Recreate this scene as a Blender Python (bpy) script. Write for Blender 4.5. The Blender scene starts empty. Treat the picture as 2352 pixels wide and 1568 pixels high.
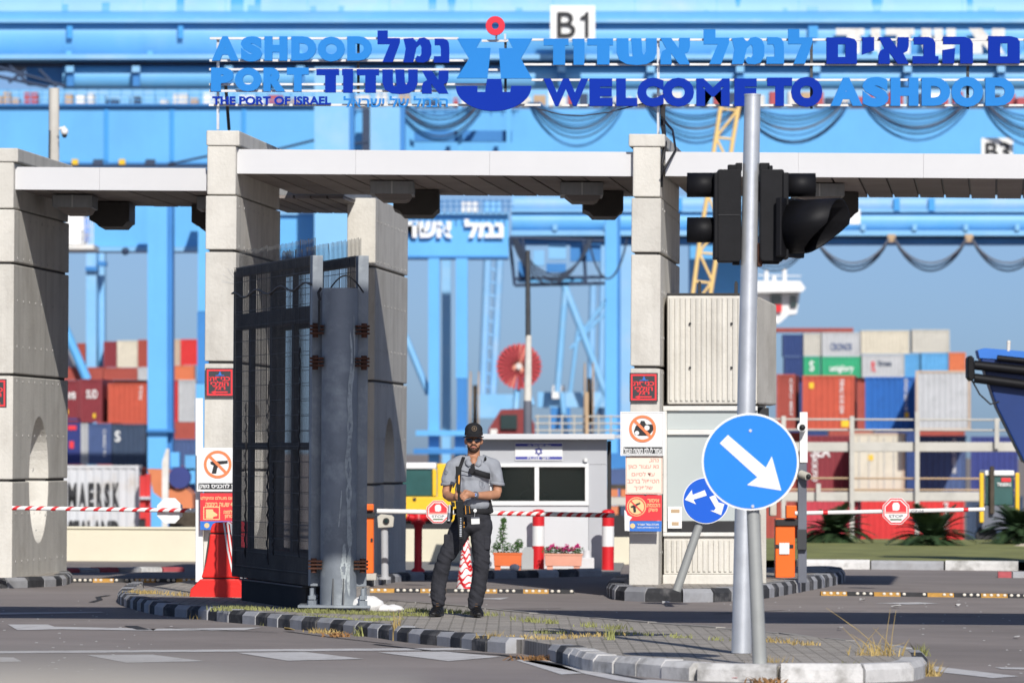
import bpy, math, random
from mathutils import Vector, Matrix, noise
R = math.radians
random.seed(7)
sc = bpy.context.scene
col = sc.collection

# ------------------------------------------------------------------ camera
F, CX, CY, H = 14112.0, 1176.0, 1042.0, 1.60      # focal length in survey pixels, principal point, eye height
ROLL = R(0.40)
cam = bpy.data.cameras.new('camera')
cam_ob = bpy.data.objects.new('camera', cam)
col.objects.link(cam_ob)
cam.sensor_width = 36.0
cam.lens = F / 2352.0 * 36.0
cam.shift_y = (CY - 784.0) / 2352.0
cam.clip_start = 0.5
cam.clip_end = 30000
cam_ob.matrix_world = Matrix.Translation((0, 0, H)) @ Matrix.Rotation(R(90), 4, 'X') @ Matrix.Rotation(ROLL, 4, 'Z')
cam.dof.use_dof = True
cam.dof.focus_distance = 57.2
cam.dof.aperture_fstop = 4.9
sc.camera = cam_ob

# ------------------------------------------------------------------ sky and sun
SUN_AZ, SUN_EL = R(12.0), R(31.6)       # azimuth: to the right of straight behind the camera
world = bpy.data.worlds.new('World')
sc.world = world
world.use_nodes = True
wn = world.node_tree.nodes
bg = wn['Background']
sky = wn.new('ShaderNodeTexSky')
sky.sky_type = 'NISHITA'
sky.sun_disc = False
sky.sun_elevation = SUN_EL
sky.sun_rotation = R(180) - SUN_AZ
sky.air_density = 0.4
sky.dust_density = 0.8
sky.ozone_density = 4.5
sky.altitude = 0
world.node_tree.links.new(sky.outputs[0], bg.inputs[0])
bg.inputs[1].default_value = 0.105
sun = bpy.data.lights.new('sun', 'SUN')
sun.energy = 4.3
sun.angle = R(0.53)
sun.color = (1.0, 0.96, 0.905)
sun_ob = bpy.data.objects.new('sun', sun)
col.objects.link(sun_ob)
sd = Vector((math.sin(SUN_AZ) * math.cos(SUN_EL), -math.cos(SUN_AZ) * math.cos(SUN_EL), math.sin(SUN_EL)))
sun_ob.rotation_euler = sd.to_track_quat('Z', 'Y').to_euler()
sun_ob.location = sd * 100
sc.view_settings.view_transform = 'Standard'
sc.view_settings.look = 'None'
sc.view_settings.exposure = 0.0
sc.view_settings.gamma = 1.0
sc.view_settings.use_curve_mapping = False
sc.cycles.max_bounces = 6
sc.cycles.use_denoising = True

# ------------------------------------------------------------------ helpers
CR, SR = math.cos(ROLL), math.sin(ROLL)
def P(x, y, D):
    dx, dy = x - CX, y - CY
    u, w = dx * CR + dy * SR, -dx * SR + dy * CR
    return Vector((u * D / F, D, H - w * D / F))
def G(x, y, z=0.0):
    dx, dy = x - CX, y - CY
    w = -dx * SR + dy * CR
    return P(x, y, (H - z) * F / w)
def lerp(a, b, t): return a + (b - a) * t
ORG = {}
class MB:
    def __init__(s): s.v = []; s.f = []; s.sm = []
    def add(s, vs, fs, smooth=False):
        o = len(s.v)
        s.v += [Vector(p) for p in vs]
        s.f += [tuple(i + o for i in f) for f in fs]
        s.sm += [smooth] * len(fs)
        return s
    def obox(s, o, a, b, c):
        o = Vector(o); a = Vector(a); b = Vector(b); c = Vector(c)
        vs = [o, o+a, o+a+b, o+b, o+c, o+a+c, o+a+b+c, o+b+c]
        fs = [(0,3,2,1), (4,5,6,7), (0,1,5,4), (1,2,6,5), (2,3,7,6), (3,0,4,7)]
        if a.cross(b).dot(c) < 0: fs = [f[::-1] for f in fs]
        return s.add(vs, fs)
    def box(s, lo, hi):
        lo = Vector(lo); hi = Vector(hi)
        return s.obox(lo, (hi.x-lo.x,0,0), (0,hi.y-lo.y,0), (0,0,hi.z-lo.z))
    def pbox(s, x0, x1, y0, y1, D, dep, skew=0.0):
        a = P(x0, y1, D)
        return s.obox(a, P(x1, y1, D)-a, (skew*dep, dep, 0), P(x0, y0, D)-a)
    def prism(s, pts, d, smooth=False):
        n = len(pts); d = Vector(d)
        pts = [Vector(p) for p in pts]
        nr = Vector((0,0,0))
        for i in range(n): nr += pts[i].cross(pts[(i+1) % n])
        if nr.dot(d) > 0: pts = pts[::-1]
        vs = pts + [p + d for p in pts]
        s.add(vs, [tuple(range(n)), tuple(range(2*n-1, n-1, -1))])
        o = len(s.v) - 2*n
        for i in range(n):
            j = (i+1) % n
            s.f.append((o+j, o+i, o+n+i, o+n+j)); s.sm.append(smooth)
        return s
    def pprism(s, px, D, dep):
        return s.prism([P(x, y, D) for x, y in px], (0, dep, 0))
    def cyl(s, p0, p1, r0, r1=None, n=12, cap=True, smooth=True):
        p0 = Vector(p0); p1 = Vector(p1); r1 = r0 if r1 is None else r1
        d = (p1-p0).normalized()
        a = d.orthogonal().normalized(); b = d.cross(a)
        vs = []
        for p, r in ((p0, r0), (p1, r1)):
            for i in range(n):
                t = 2*math.pi*i/n
                vs.append(p + a*(r*math.cos(t)) + b*(r*math.sin(t)))
        s.add(vs, [(i, (i+1) % n, n+(i+1) % n, n+i) for i in range(n)], smooth)
        if cap: s.add(vs, [tuple(range(n-1, -1, -1)), tuple(range(n, 2*n))])
        return s
    def tube(s, path, r, n=6, smooth=True):
        path = [Vector(p) for p in path]
        rs = r if isinstance(r, (list, tuple)) else [r]*len(path)
        vs = []; up = None
        for k, p in enumerate(path):
            d = (path[min(k+1, len(path)-1)] - path[max(k-1, 0)]).normalized()
            if up is None: a = d.orthogonal().normalized()
            else: a = (up - d*up.dot(d)).normalized()
            up = a; b = d.cross(a)
            vs += [p + a*(rs[k]*math.cos(2*math.pi*i/n)) + b*(rs[k]*math.sin(2*math.pi*i/n)) for i in range(n)]
        fs = []
        for k in range(len(path)-1):
            for i in range(n):
                j = (i+1) % n
                fs.append((k*n+i, k*n+j, (k+1)*n+j, (k+1)*n+i))
        s.add(vs, fs, smooth)
        m = (len(path)-1)*n
        return s.add(vs, [tuple(range(n-1, -1, -1)), tuple(m+i for i in range(n))])
    def lathe(s, base, prof, n=20, smooth=True):
        base = Vector(base); vs = []
        for r, z in prof:
            vs += [base + Vector((r*math.cos(2*math.pi*i/n), r*math.sin(2*math.pi*i/n), z)) for i in range(n)]
        fs = []
        for k in range(len(prof)-1):
            for i in range(n):
                j = (i+1) % n
                fs.append((k*n+i, k*n+j, (k+1)*n+j, (k+1)*n+i))
        s.add(vs, fs, smooth)
        m = (len(prof)-1)*n
        return s.add(vs, [tuple(range(n-1, -1, -1)), tuple(m+i for i in range(n))])
    def disc(s, c, r, dep, n=32, rin=0.0, x=1.0, z=1.0):
        """disc or ring facing the camera (axis along y)"""
        c = Vector(c)
        ring = lambda q, y: [c + Vector((q*x*math.cos(2*math.pi*i/n), y, q*z*math.sin(2*math.pi*i/n))) for i in range(n)]
        if rin <= 0:
            return s.prism(ring(r, 0), (0, dep, 0), True)
        vs = ring(r, 0) + ring(rin, 0) + ring(r, dep) + ring(rin, dep)
        fs = []
        for i in range(n):
            j = (i+1) % n
            fs += [(i, j, n+j, n+i), (2*n+j, 2*n+i, 3*n+i, 3*n+j), (j, i, 2*n+i, 2*n+j), (n+i, n+j, 3*n+j, 3*n+i)]
        return s.add(vs, fs)
    def ball(s, c, r, n=10, m=7, sx=1, sy=1, sz=1, rot=None):
        c = Vector(c); vs = []
        for k in range(m+1):
            t = math.pi*k/m
            for i in range(n):
                q = Vector((r*sx*math.sin(t)*math.cos(2*math.pi*i/n), r*sy*math.sin(t)*math.sin(2*math.pi*i/n), r*sz*math.cos(t)))
                if rot: q = rot @ q
                vs.append(c+q)
        fs = []
        for k in range(m):
            for i in range(n):
                j = (i+1) % n
                if k == 0: fs.append((0, n+i, n+j))
                elif k == m-1: fs.append((k*n+i, (k+1)*n, k*n+j))
                else: fs.append((k*n+i, (k+1)*n+i, (k+1)*n+j, k*n+j))
        return s.add(vs, fs, True)
    def build(s, name, mat, parent=None, label=None, cat=None, group=None, kind=None, bev=0, plabel=None):
        me = bpy.data.meshes.new(name)
        if parent is not None: o = ORG[parent.name]
        else:
            xs = [p.x for p in s.v]; ys = [p.y for p in s.v]
            o = Vector(((min(xs)+max(xs))/2, (min(ys)+max(ys))/2, min(p.z for p in s.v)))
        me.from_pydata([tuple(p-o) for p in s.v], [], s.f)
        me.polygons.foreach_set('use_smooth', s.sm)
        me.update()
        ob = bpy.data.objects.new(name, me)
        me.materials.append(MAT[mat] if isinstance(mat, str) else mat)
        col.objects.link(ob)
        ORG[ob.name] = o
        if parent is None: ob.location = o
        else: ob.parent = parent
        if bev:
            b = ob.modifiers.new('bevel', 'BEVEL'); b.width = bev; b.segments = 2; b.limit_method = 'ANGLE'; b.angle_limit = R(40)
        tag(ob, label, cat, group, kind)
        if plabel: ob['label'] = plabel
        return ob
def tag(o, label=None, cat=None, group=None, kind=None):
    if label: o['label'] = label
    if cat: o['category'] = cat
    if group: o['group'] = group
    if kind: o['kind'] = kind
    return o
def thing(name, loc, label, cat, group=None, kind=None):
    e = bpy.data.objects.new(name, None)
    e.empty_display_size = 0.2
    col.objects.link(e)
    e.location = loc
    ORG[e.name] = Vector(loc)
    return tag(e, label, cat, group, kind)

# ------------------------------------------------------------------ materials
MAT = {}
def srgb(r, g, b):
    f = lambda c: (c/255/12.92) if c/255 <= 0.04045 else ((c/255+0.055)/1.055)**2.4
    return (f(r), f(g), f(b))
def mat(name, c, rough=0.6, var=0.10, scale=3.0, bump=0.0, metal=0.0, streak=0.0, c2=None, c2amt=0.0, spec=0.4, bscale=None, emit=0, detail=5, coat=0, c2scale=None, rnd=0.0):
    m = bpy.data.materials.new(name); m.use_nodes = True
    nt = m.node_tree; n = nt.nodes; L = nt.links
    b = n['Principled BSDF']
    b.inputs['Roughness'].default_value = rough
    b.inputs['Metallic'].default_value = metal
    b.inputs['Specular IOR Level'].default_value = spec
    if coat: b.inputs['Coat Weight'].default_value = coat
    tc = n.new('ShaderNodeTexCoord')
    nz = n.new('ShaderNodeTexNoise'); nz.inputs['Scale'].default_value = scale; nz.inputs['Detail'].default_value = detail; nz.inputs['Roughness'].default_value = 0.62
    L.new(tc.outputs['Object'], nz.inputs['Vector'])
    ramp = n.new('ShaderNodeMapRange'); ramp.inputs[1].default_value = 0.3; ramp.inputs[2].default_value = 0.7
    L.new(nz.outputs['Fac'], ramp.inputs[0])
    mix = n.new('ShaderNodeMix'); mix.data_type = 'RGBA'
    mix.inputs[6].default_value = tuple(max(0, k*(1-var)) for k in c) + (1,)
    mix.inputs[7].default_value = tuple(min(1, k*(1+var)) for k in c) + (1,)
    L.new(ramp.outputs[0], mix.inputs[0])
    out = mix.outputs[2]
    def over(out, vec_scale, amt, cc, lo, hi, nscale):
        mp = n.new('ShaderNodeMapping'); mp.inputs['Scale'].default_value = vec_scale
        L.new(tc.outputs['Object'], mp.inputs[0])
        z = n.new('ShaderNodeTexNoise'); z.inputs['Scale'].default_value = nscale; z.inputs['Detail'].default_value = 6; z.inputs['Roughness'].default_value = 0.65
        L.new(mp.outputs[0], z.inputs['Vector'])
        r = n.new('ShaderNodeMapRange'); r.inputs[1].default_value = lo; r.inputs[2].default_value = hi; r.inputs[4].default_value = amt
        L.new(z.outputs['Fac'], r.inputs[0])
        x = n.new('ShaderNodeMix'); x.data_type = 'RGBA'
        x.inputs[7].default_value = tuple(cc) + (1,)
        L.new(r.outputs[0], x.inputs[0]); L.new(out, x.inputs[6])
        return x.outputs[2]
    if streak: out = over(out, (1, 1, 0.10), streak, tuple(k*0.35 for k in c), 0.48, 0.75, scale*2.2)
    if c2: out = over(out, (1, 1, 1), min(1, c2amt*2), c2, 0.50, 0.72, (c2scale or scale*0.8))
    if rnd:
        oi = n.new('ShaderNodeObjectInfo'); mr = n.new('ShaderNodeMapRange'); mr.inputs[3].default_value = 1-rnd; mr.inputs[4].default_value = 1+rnd*.6
        L.new(oi.outputs['Random'], mr.inputs[0])
        hs = n.new('ShaderNodeHueSaturation'); L.new(mr.outputs[0], hs.inputs['Value']); L.new(out, hs.inputs['Color']); out = hs.outputs[0]
    L.new(out, b.inputs['Base Color'])
    if bump:
        bz = n.new('ShaderNodeTexNoise'); bz.inputs['Scale'].default_value = bscale or scale*12; bz.inputs['Detail'].default_value = 6
        L.new(tc.outputs['Object'], bz.inputs['Vector'])
        bp = n.new('ShaderNodeBump'); bp.inputs['Strength'].default_value = bump; bp.inputs['Distance'].default_value = 0.02
        L.new(bz.outputs['Fac'], bp.inputs['Height']); L.new(bp.outputs[0], b.inputs['Normal'])
    if emit: pass
    MAT[name] = m
    return m
mat('asphalt', (0.285, 0.252, 0.235), 0.9, 0.14, 0.35, 0.5, c2=(0.205, 0.183, 0.172), c2amt=0.4, spec=0.25, bscale=45, c2scale=0.22)
mat('yard', (0.22, 0.21, 0.19), 0.9, 0.15, 0.05, 0)
mat('concrete', (0.63, 0.605, 0.545), 0.85, 0.08, 1.6, 0.3, streak=0.34, c2=(0.42, 0.39, 0.34), c2amt=0.32, bscale=30, spec=0.25, rnd=0.10)
mat('concrete_dark', (0.30, 0.29, 0.27), 0.9, 0.12, 2.0, 0.3, streak=0.3)
mat('joint', (0.10, 0.095, 0.09), 0.95, 0.1)
mat('fascia', (0.62, 0.62, 0.625), 0.45, 0.035, 0.8, 0.0, spec=0.45)
mat('fascia_edge', (0.45, 0.45, 0.45), 0.5, 0.05)
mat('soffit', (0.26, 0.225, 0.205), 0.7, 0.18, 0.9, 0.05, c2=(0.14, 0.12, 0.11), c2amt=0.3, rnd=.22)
mat('housing', (0.24, 0.245, 0.25), 0.5, 0.12, 3, 0.05, streak=0.3, metal=0.3)
mat('housing_dark', (0.05, 0.045, 0.042), 0.6, 0.2, 3)
mat('rail_white', (0.72, 0.71, 0.68), 0.5, 0.08, 4, c2=(0.3, 0.25, 0.2), c2amt=0.15)
mat('steel_dark', (0.055, 0.058, 0.062), 0.55, 0.2, 5, 0.1, metal=0.2)
mat('sign_blue', (0.030, 0.22, 0.60), 0.7, 0.03, 1.0, spec=0.06)
mat('sign_navy', (0.007, 0.033, 0.33), 0.7, 0.03, 1.0, spec=0.05)
mat('sign_red', (0.72, 0.03, 0.055), 0.5, 0.03, spec=.25)
mat('crane_blue', (0.12, 0.42, 0.78), 0.5, 0.07, 0.25, 0, streak=0.12, c2=(0.10, 0.34, 0.68), c2amt=0.2, c2scale=0.12)
mat('crane_pale', (0.20, 0.46, 0.73), 0.45, 0.06, 0.3, 0, streak=0.0, c2=(0.34, 0.53, 0.70), c2amt=0.4, c2scale=0.2)
mat('crane_tube', (0.14, 0.42, 0.73), 0.45, 0.06, 0.25, 0, c2=(0.24, 0.48, 0.71), c2amt=0.35, c2scale=0.15)
mat('crane_top', (0.23, 0.46, 0.72), 0.5, 0.08, 0.25, 0, streak=0.0, c2=(0.38, 0.50, 0.62), c2amt=0.35, c2scale=0.3)
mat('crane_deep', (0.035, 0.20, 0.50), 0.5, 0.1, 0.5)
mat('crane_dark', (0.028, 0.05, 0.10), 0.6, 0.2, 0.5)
mat('patch_blue', (0.05, 0.31, 0.70), 0.4, 0.05, 0.5)
mat('cable_dark', (0.03, 0.045, 0.075), 0.6, 0.2, 1)
mat('cable_blue', (0.05, 0.19, 0.42), 0.6, 0.2, 1)
mat('cable_grey', (0.13, 0.14, 0.17), 0.6, 0.2, 1)
mat('white', (0.80, 0.80, 0.78), 0.5, 0.04, 2)
mat('white_dirty', (0.68, 0.67, 0.63), 0.6, 0.10, 2, 0.05, c2=(0.40, 0.30, 0.2), c2amt=0.2)
mat('black', (0.018, 0.018, 0.02), 0.55, 0.2, 4)
mat('text_black', (0.02, 0.02, 0.022), 0.6, 0.05, 4)
mat('gate_steel', (0.055, 0.058, 0.062), 0.6, 0.25, 3, 0.15, c2=(0.10, 0.10, 0.10), c2amt=0.3, c2scale=6)
mat('post_steel', (0.22, 0.245, 0.27), 0.5, 0.16, 2.0, 0.12, metal=0.15, c2=(0.42, 0.46, 0.47), c2amt=0.4, c2scale=2.6, streak=0.2)
mat('rust', (0.085, 0.034, 0.02), 0.85, 0.35, 12, 0.4)
mat('galv', (0.62, 0.64, 0.66), 0.36, 0.08, 6, 0.03, metal=0.55, c2=(0.45, 0.46, 0.47), c2amt=0.2)
mat('pole_grey', (0.34, 0.35, 0.335), 0.5, 0.07, 4, 0.05, metal=0.15)
mat('signal_black', (0.008, 0.008, 0.0095), 0.55, 0.2, 8, 0.05, spec=0.18)
mat('signal_lens', (0.05, 0.02, 0.015), 0.15, 0.1, 8)
mat('road_sign_blue', srgb(28, 128, 228), 0.35, 0.03, 1.5)
mat('road_sign_blue2', srgb(14, 92, 205), 0.35, 0.03, 1.5)
mat('red_plastic', (0.80, 0.022, 0.016), 0.45, 0.06, 3, 0.08)
mat('red_paint', (0.66, 0.018, 0.025), 0.45, 0.07, 3)
mat('orange', (0.90, 0.145, 0.010), 0.45, 0.05, 3)
mat('terracotta', (0.72, 0.16, 0.045), 0.7, 0.08, 4)
mat('pink_clay', (0.72, 0.34, 0.24), 0.75, 0.08, 4)
mat('cream', (0.70, 0.65, 0.50), 0.85, 0.05, 1.0, 0.1)
mat('kiosk_grey', (0.45, 0.46, 0.48), 0.55, 0.04, 1.0)
mat('kiosk_light', (0.62, 0.63, 0.64), 0.55, 0.04, 1.0)
mat('kiosk_trim', (0.40, 0.42, 0.42), 0.5, 0.05, 1)
mat('blind', (0.45, 0.49, 0.48), 0.35, 0.03, 1.0)
mat('room_dark', (0.11, 0.125, 0.115), 0.7, 0.3, 1.5); mat('silhouette', (0.012, 0.012, 0.014), 0.8, 0.2)
mat('kerb_black', (0.045, 0.046, 0.05), 0.8, 0.3, 8, 0.3, c2=(0.24, 0.23, 0.22), c2amt=0.4, c2scale=4, rnd=.25)
mat('kerb_grey', (0.40, 0.405, 0.42), 0.8, 0.14, 8, 0.3, c2=(0.20, 0.19, 0.18), c2amt=0.35, c2scale=4, rnd=.2)
mat('kerb_white', (0.62, 0.61, 0.59), 0.8, 0.14, 8, 0.35, c2=(0.22, 0.21, 0.19), c2amt=0.45, c2scale=3.5, rnd=.12)
mat('kerb_plain', (0.34, 0.32, 0.29), 0.85, 0.15, 6, 0.3)
mat('kerb_red', (0.42, 0.09, 0.10), 0.8, 0.2, 8)
mat('road_paint', (0.62, 0.61, 0.60), 0.75, 0.1, 3, 0.05, c2=(0.28, 0.25, 0.235), c2amt=0.4, c2scale=5)
mat('bump_yellow', (0.48, 0.26, 0.06), 0.75, 0.2, 10)
mat('bump_black', (0.04, 0.04, 0.042), 0.8, 0.2, 10)
mat('stud', (0.75, 0.7, 0.6), 0.4, 0.1)
mat('yellow', (0.80, 0.50, 0.02), 0.45, 0.06, 2)
mat('boom_yellow', (0.80, 0.56, 0.22), 0.5, 0.06, 2)
mat('tan', (0.48, 0.34, 0.21), 0.8, 0.15, 1)
mat('glass_dark', (0.015, 0.035, 0.035), 0.12, 0.1, 1, spec=0.6)
mat('grass', (0.24, 0.25, 0.085), 0.9, 0.3, 1.2, 0.3)
mat('blade', (0.27, 0.28, 0.10), 0.8, 0.35, 3)
mat('blade_dry', (0.42, 0.31, 0.12), 0.85, 0.3, 3)
mat('leaf', (0.055, 0.12, 0.03), 0.6, 0.35, 6)
mat('frond', (0.04, 0.075, 0.03), 0.55, 0.35, 2)
mat('trunk', (0.07, 0.055, 0.04), 0.9, 0.3, 5, 0.5)
mat('petal', (0.55, 0.02, 0.18), 0.6, 0.2, 6)
mat('soil', (0.08, 0.06, 0.045), 0.95, 0.2, 6, 0.4)
mat('rock', (0.46, 0.40, 0.31), 0.9, 0.15, 3, 0.5)
mat('cloth_white', (0.78, 0.77, 0.75), 0.8, 0.04, 6, 0.2)
mat('litter', (0.62, 0.61, 0.58), 0.8, 0.15, 9)
mat('litter_brown', (0.28, 0.15, 0.06), 0.9, 0.3, 14)
mat('paper_cream', (0.80, 0.73, 0.60), 0.7, 0.03, 2)
mat('print_red', (0.78, 0.035, 0.045), 0.55, 0.04, 2)
mat('print_salmon', (0.74, 0.28, 0.24), 0.6, 0.03, 2)
mat('print_blue', (0.03, 0.17, 0.58), 0.55, 0.04, 2)
mat('print_orange', (0.88, 0.22, 0.08), 0.5, 0.03, 2)
mat('print_yellow', (0.80, 0.56, 0.26), 0.6, 0.05, 2)
mat('print_grey', (0.04, 0.042, 0.047), 0.6, 0.05, 2)
mat('flag_blue', (0.06, 0.07, 0.35), 0.6, 0.05, 2)
def pave_mat():
    m = mat('paving', (0.42, 0.39, 0.35), 0.9, 0.12, 3.0, 0.2)
    nt = m.node_tree; n = nt.nodes; L = nt.links
    b = n['Principled BSDF']
    src = b.inputs['Base Color'].links[0].from_socket
    tc = n.new('ShaderNodeTexCoord')
    br = n.new('ShaderNodeTexBrick'); br.inputs['Scale'].default_value = 1.0
    br.inputs['Brick Width'].default_value = 0.21; br.inputs['Row Height'].default_value = 0.11; br.inputs['Mortar Size'].default_value = 0.008
    br.inputs['Color1'].default_value = (0.75, 0.74, 0.73, 1); br.inputs['Color2'].default_value = (1.1, 1.08, 1.05, 1); br.inputs['Mortar'].default_value = (0.32, 0.32, 0.28, 1)
    L.new(tc.outputs['Object'], br.inputs['Vector'])
    x = n.new('ShaderNodeMix'); x.data_type = 'RGBA'; x.blend_type = 'MULTIPLY'; x.inputs[0].default_value = 1
    L.new(src, x.inputs[6]); L.new(br.outputs['Color'], x.inputs[7]); L.new(x.outputs[2], b.inputs['Base Color'])
pave_mat()

# ------------------------------------------------------------------ lettering
_gl = {}
def glyph(txt, bold=0.0, heb=False):
    key = (txt, bold)
    if key in _gl: return _gl[key]
    cu = bpy.data.curves.new('t', 'FONT'); cu.body = txt; cu.offset = bold; cu.extrude = 0.5; cu.resolution_u = 4
    ob = bpy.data.objects.new('t', cu); col.objects.link(ob)
    bpy.context.view_layer.update()
    dg = bpy.context.evaluated_depsgraph_get()
    me = ob.evaluated_get(dg).to_mesh()
    vs = [v.co.copy() for v in me.vertices]; fs = [tuple(p.vertices) for p in me.polygons]
    ob.evaluated_get(dg).to_mesh_clear()
    bpy.data.objects.remove(ob); bpy.data.curves.remove(cu)
    x0 = min(v.x for v in vs); x1 = max(v.x for v in vs); y0 = min(v.y for v in vs); y1 = max(v.y for v in vs)
    vs = [Vector(((v.x-x0)/(x1-x0), (v.y-y0)/(y1-y0), v.z)) for v in vs]
    _gl[key] = (vs, fs)
    return _gl[key]
def text(mb, txt, x0, x1, y0, y1, D, dep=0.03, bold=0.02, lean=0.0, flat=False):
    """write txt fitted in the rectangle of a plane at distance D; dep = thickness towards the viewer"""
    vs, fs = glyph(txt, bold)
    a = P(x0, y1, D); ux = P(x1, y1, D)-a; uz = P(x0, y0, D)-a
    out = [a + ux*v.x + uz*v.y + Vector((0, -dep*(v.z+0.5), 0)) for v in vs]
    mb.add(out, fs)
    return mb
def rtl(s): return s[::-1]
def pane_mat():
    m = bpy.data.materials.new('pane'); m.use_nodes = True
    nt = m.node_tree; n = nt.nodes; L = nt.links
    b = n['Principled BSDF']; b.inputs['Base Color'].default_value = (.02, .03, .03, 1); b.inputs['Roughness'].default_value = .05
    tr = n.new('ShaderNodeBsdfTransparent'); tr.inputs[0].default_value = (.75, .8, .78, 1)
    mx = n.new('ShaderNodeMixShader'); mx.inputs[0].default_value = .30
    L.new(tr.outputs[0], mx.inputs[1]); L.new(b.outputs[0], mx.inputs[2]); L.new(mx.outputs[0], n['Material Output'].inputs[0])
    MAT['pane'] = m
pane_mat()
mat('c_white', (.60, .61, .62), 0.65, 0.06, 0.6, 0, streak=.25, c2=(.40, .30, .18), c2amt=.22, c2scale=1.2)
mat('orange_dull', (.62, .20, .08), .55, .1, 1)
mat('maroon', (.20,.025,.025), .5, .1); mat('red_faded', (.50,.05,.06), .6, .1); mat('pink_faded', (.55,.22,.22), .6, .1)
mat('glass_teal', (.03,.10,.095), .12, .2, 2, spec=.6); mat('boom_navy', (.008,.035,.16), .4, .1, 1)

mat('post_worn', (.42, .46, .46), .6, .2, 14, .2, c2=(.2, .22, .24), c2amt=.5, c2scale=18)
# ------------------------------------------------------------------ ground
def sheet(name, pts, mat_, kind='structure', parent=None):
    mb = MB(); mb.add(pts, [tuple(range(len(pts)))])
    return mb.build(name, mat_, parent, kind=None if parent else kind)
mb = MB()       # road terrace, then a slope down to the yard, then flat to the horizon
xs = [-6000, -400, -60, -20, -8, 0, 8, 20, 60, 400, 6000]
ys = [-30, 20, 40, 60, 80, 100, 108, 150, 200, 290, 320, 600, 2000, 9000, 25000]
def gz(y): return 0.0 if y <= 108 else (-3.2*(y-108)/182 if y < 290 else -3.2)
vs = [Vector((x, y, gz(y))) for y in ys for x in xs]
fs = [(j*11+i, j*11+i+1, (j+1)*11+i+1, (j+1)*11+i) for j in range(len(ys)-1) for i in range(10)]
mb.add(vs, fs); mb.build('ground', 'asphalt', kind='structure')

def offset_line(pts, d):
    out = []
    for i, p in enumerate(pts):
        t = (pts[min(i+1, len(pts)-1)] - pts[max(i-1, 0)]); t.z = 0; t.normalize()
        out.append(p + Vector((-t.y, t.x, 0))*d)
    return out
def resample(pts, step):
    out = [pts[0].copy()]; acc = 0.0; need = step
    for a, b in zip(pts, pts[1:]):
        L = (b-a).length; t = 0.0
        while acc + (L - t) >= need:
            t += need - acc; acc = 0.0
            out.append(a + (b-a)*(t/L))
        acc += L - t
    return out
def smooth_line(pts, k=2):
    for _ in range(k):
        q = [pts[0]]
        for a, b in zip(pts, pts[1:]):
            q += [a*0.75+b*0.25, a*0.25+b*0.75]
        q.append(pts[-1]); pts = q
    return pts
def kerb(parent, line, mats, step=0.42, h=0.12, w=0.16, side=1, seq=None, start=0):
    """kerb stones along a ground line; side=+1: island lies on the left of the walking direction"""
    pts = resample(line, step)
    inn = offset_line(pts, w*side); mid = offset_line(pts, 0.035*side)
    for i in range(len(pts)-1):
        a, b, c, d, e, f = pts[i], pts[i+1], mid[i], mid[i+1], inn[i], inn[i+1]
        g = (b-a)*(0.012/max((b-a).length, 0.01))
        hh = h + random.uniform(-0.006, 0.006)
        j = Vector((random.uniform(-.006, .006), random.uniform(-.006, .006), 0))
        z1 = Vector((0, 0, hh*0.68)); z2 = Vector((0, 0, hh)); z0 = Vector((0, 0, -0.05))
        L0 = [a+g+z0, a+g+z1, c+g+z2, e+g+z2, e+g+z0]; L1 = [b-g+z0, b-g+z1, d-g+z2, f-g+z2, f-g+z0]
        m = MB(); vs = [p+j for p in L0+L1]
        fs = [(0, 1, 2, 3, 4), (9, 8, 7, 6, 5)] + [(k+1, k, 5+k, 6+k) for k in range(4)] + [(0, 4, 9, 5)]
        if side < 0: fs = [q[::-1] for q in fs]
        m.add(vs, fs)
        if seq: mm = seq[(i+start) % len(seq)] if i < len(seq) else mats[(i+start) % len(mats)]
        else: mm = mats[(i+start) % len(mats)]
        m.build('kerb_stone', mm, parent)
BW = ['kerb_black', 'kerb_grey']

# main traffic island (gate post, guard, signs)
isl = thing('traffic_island', (0, 55, 0), 'long paved traffic island with black and grey kerb under the open gate', 'traffic island', kind='structure')
near_px = [(299,1357),(284,1366),(273,1375),(270,1383),(278,1389),(292,1394),(325,1404),(361,1412),(444,1419),(512,1428),(588,1434),(671,1444),(770,1453),(868,1464),(940,1476),(1030,1484),(1073,1491),(1113,1496),(1177,1501)]
near = smooth_line([G(x, y) for x, y in near_px], 1)
kerb(isl, near, BW, 0.40, 0.12, 0.16, 1)
near2_px = [(1258,1516),(1285,1522),(1312,1531),(1345,1541),(1420,1549),(1500,1556),(1599,1563)]
near2 = smooth_line([G(x, y) for x, y in near2_px], 1)
kerb(isl, near2, ['kerb_grey','kerb_black','kerb_white','kerb_white','kerb_white'], 0.42, 0.13, 0.18, 1, seq=['kerb_grey','kerb_black','kerb_white','kerb_white','kerb_white','kerb_white','kerb_white','kerb_white'])
near3_px = [(1599,1563),(1760,1567),(1950,1568),(2080,1566),(2122,1558),(2132,1545)]
near3 = smooth_line([G(x, y) for x, y in near3_px], 1)
kerb(isl, near3, ['kerb_white'], 0.62, 0.13, 0.18, 1)
tip_px = [(2132,1545),(2130,1534),(2118,1524),(2085,1514),(1990,1504),(1900,1494)]
tip = smooth_line([G(x, y) for x, y in tip_px], 1)
kerb(isl, tip, ['kerb_grey','kerb_plain'], 0.6, 0.11, 0.12, 1, seq=['kerb_black','kerb_black','kerb_grey'])
back_px = [(1895,1494),(1828,1480),(1763,1475),(1673,1466),(1562,1458),(1382,1442),(1220,1429),(1141,1420),(1080,1413),(980,1405),(880,1397)]
back = smooth_line([G(x, y) for x, y in back_px], 1)
kerb(isl, back, ['kerb_plain'], 0.8, 0.10, 0.12, 1)
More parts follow.
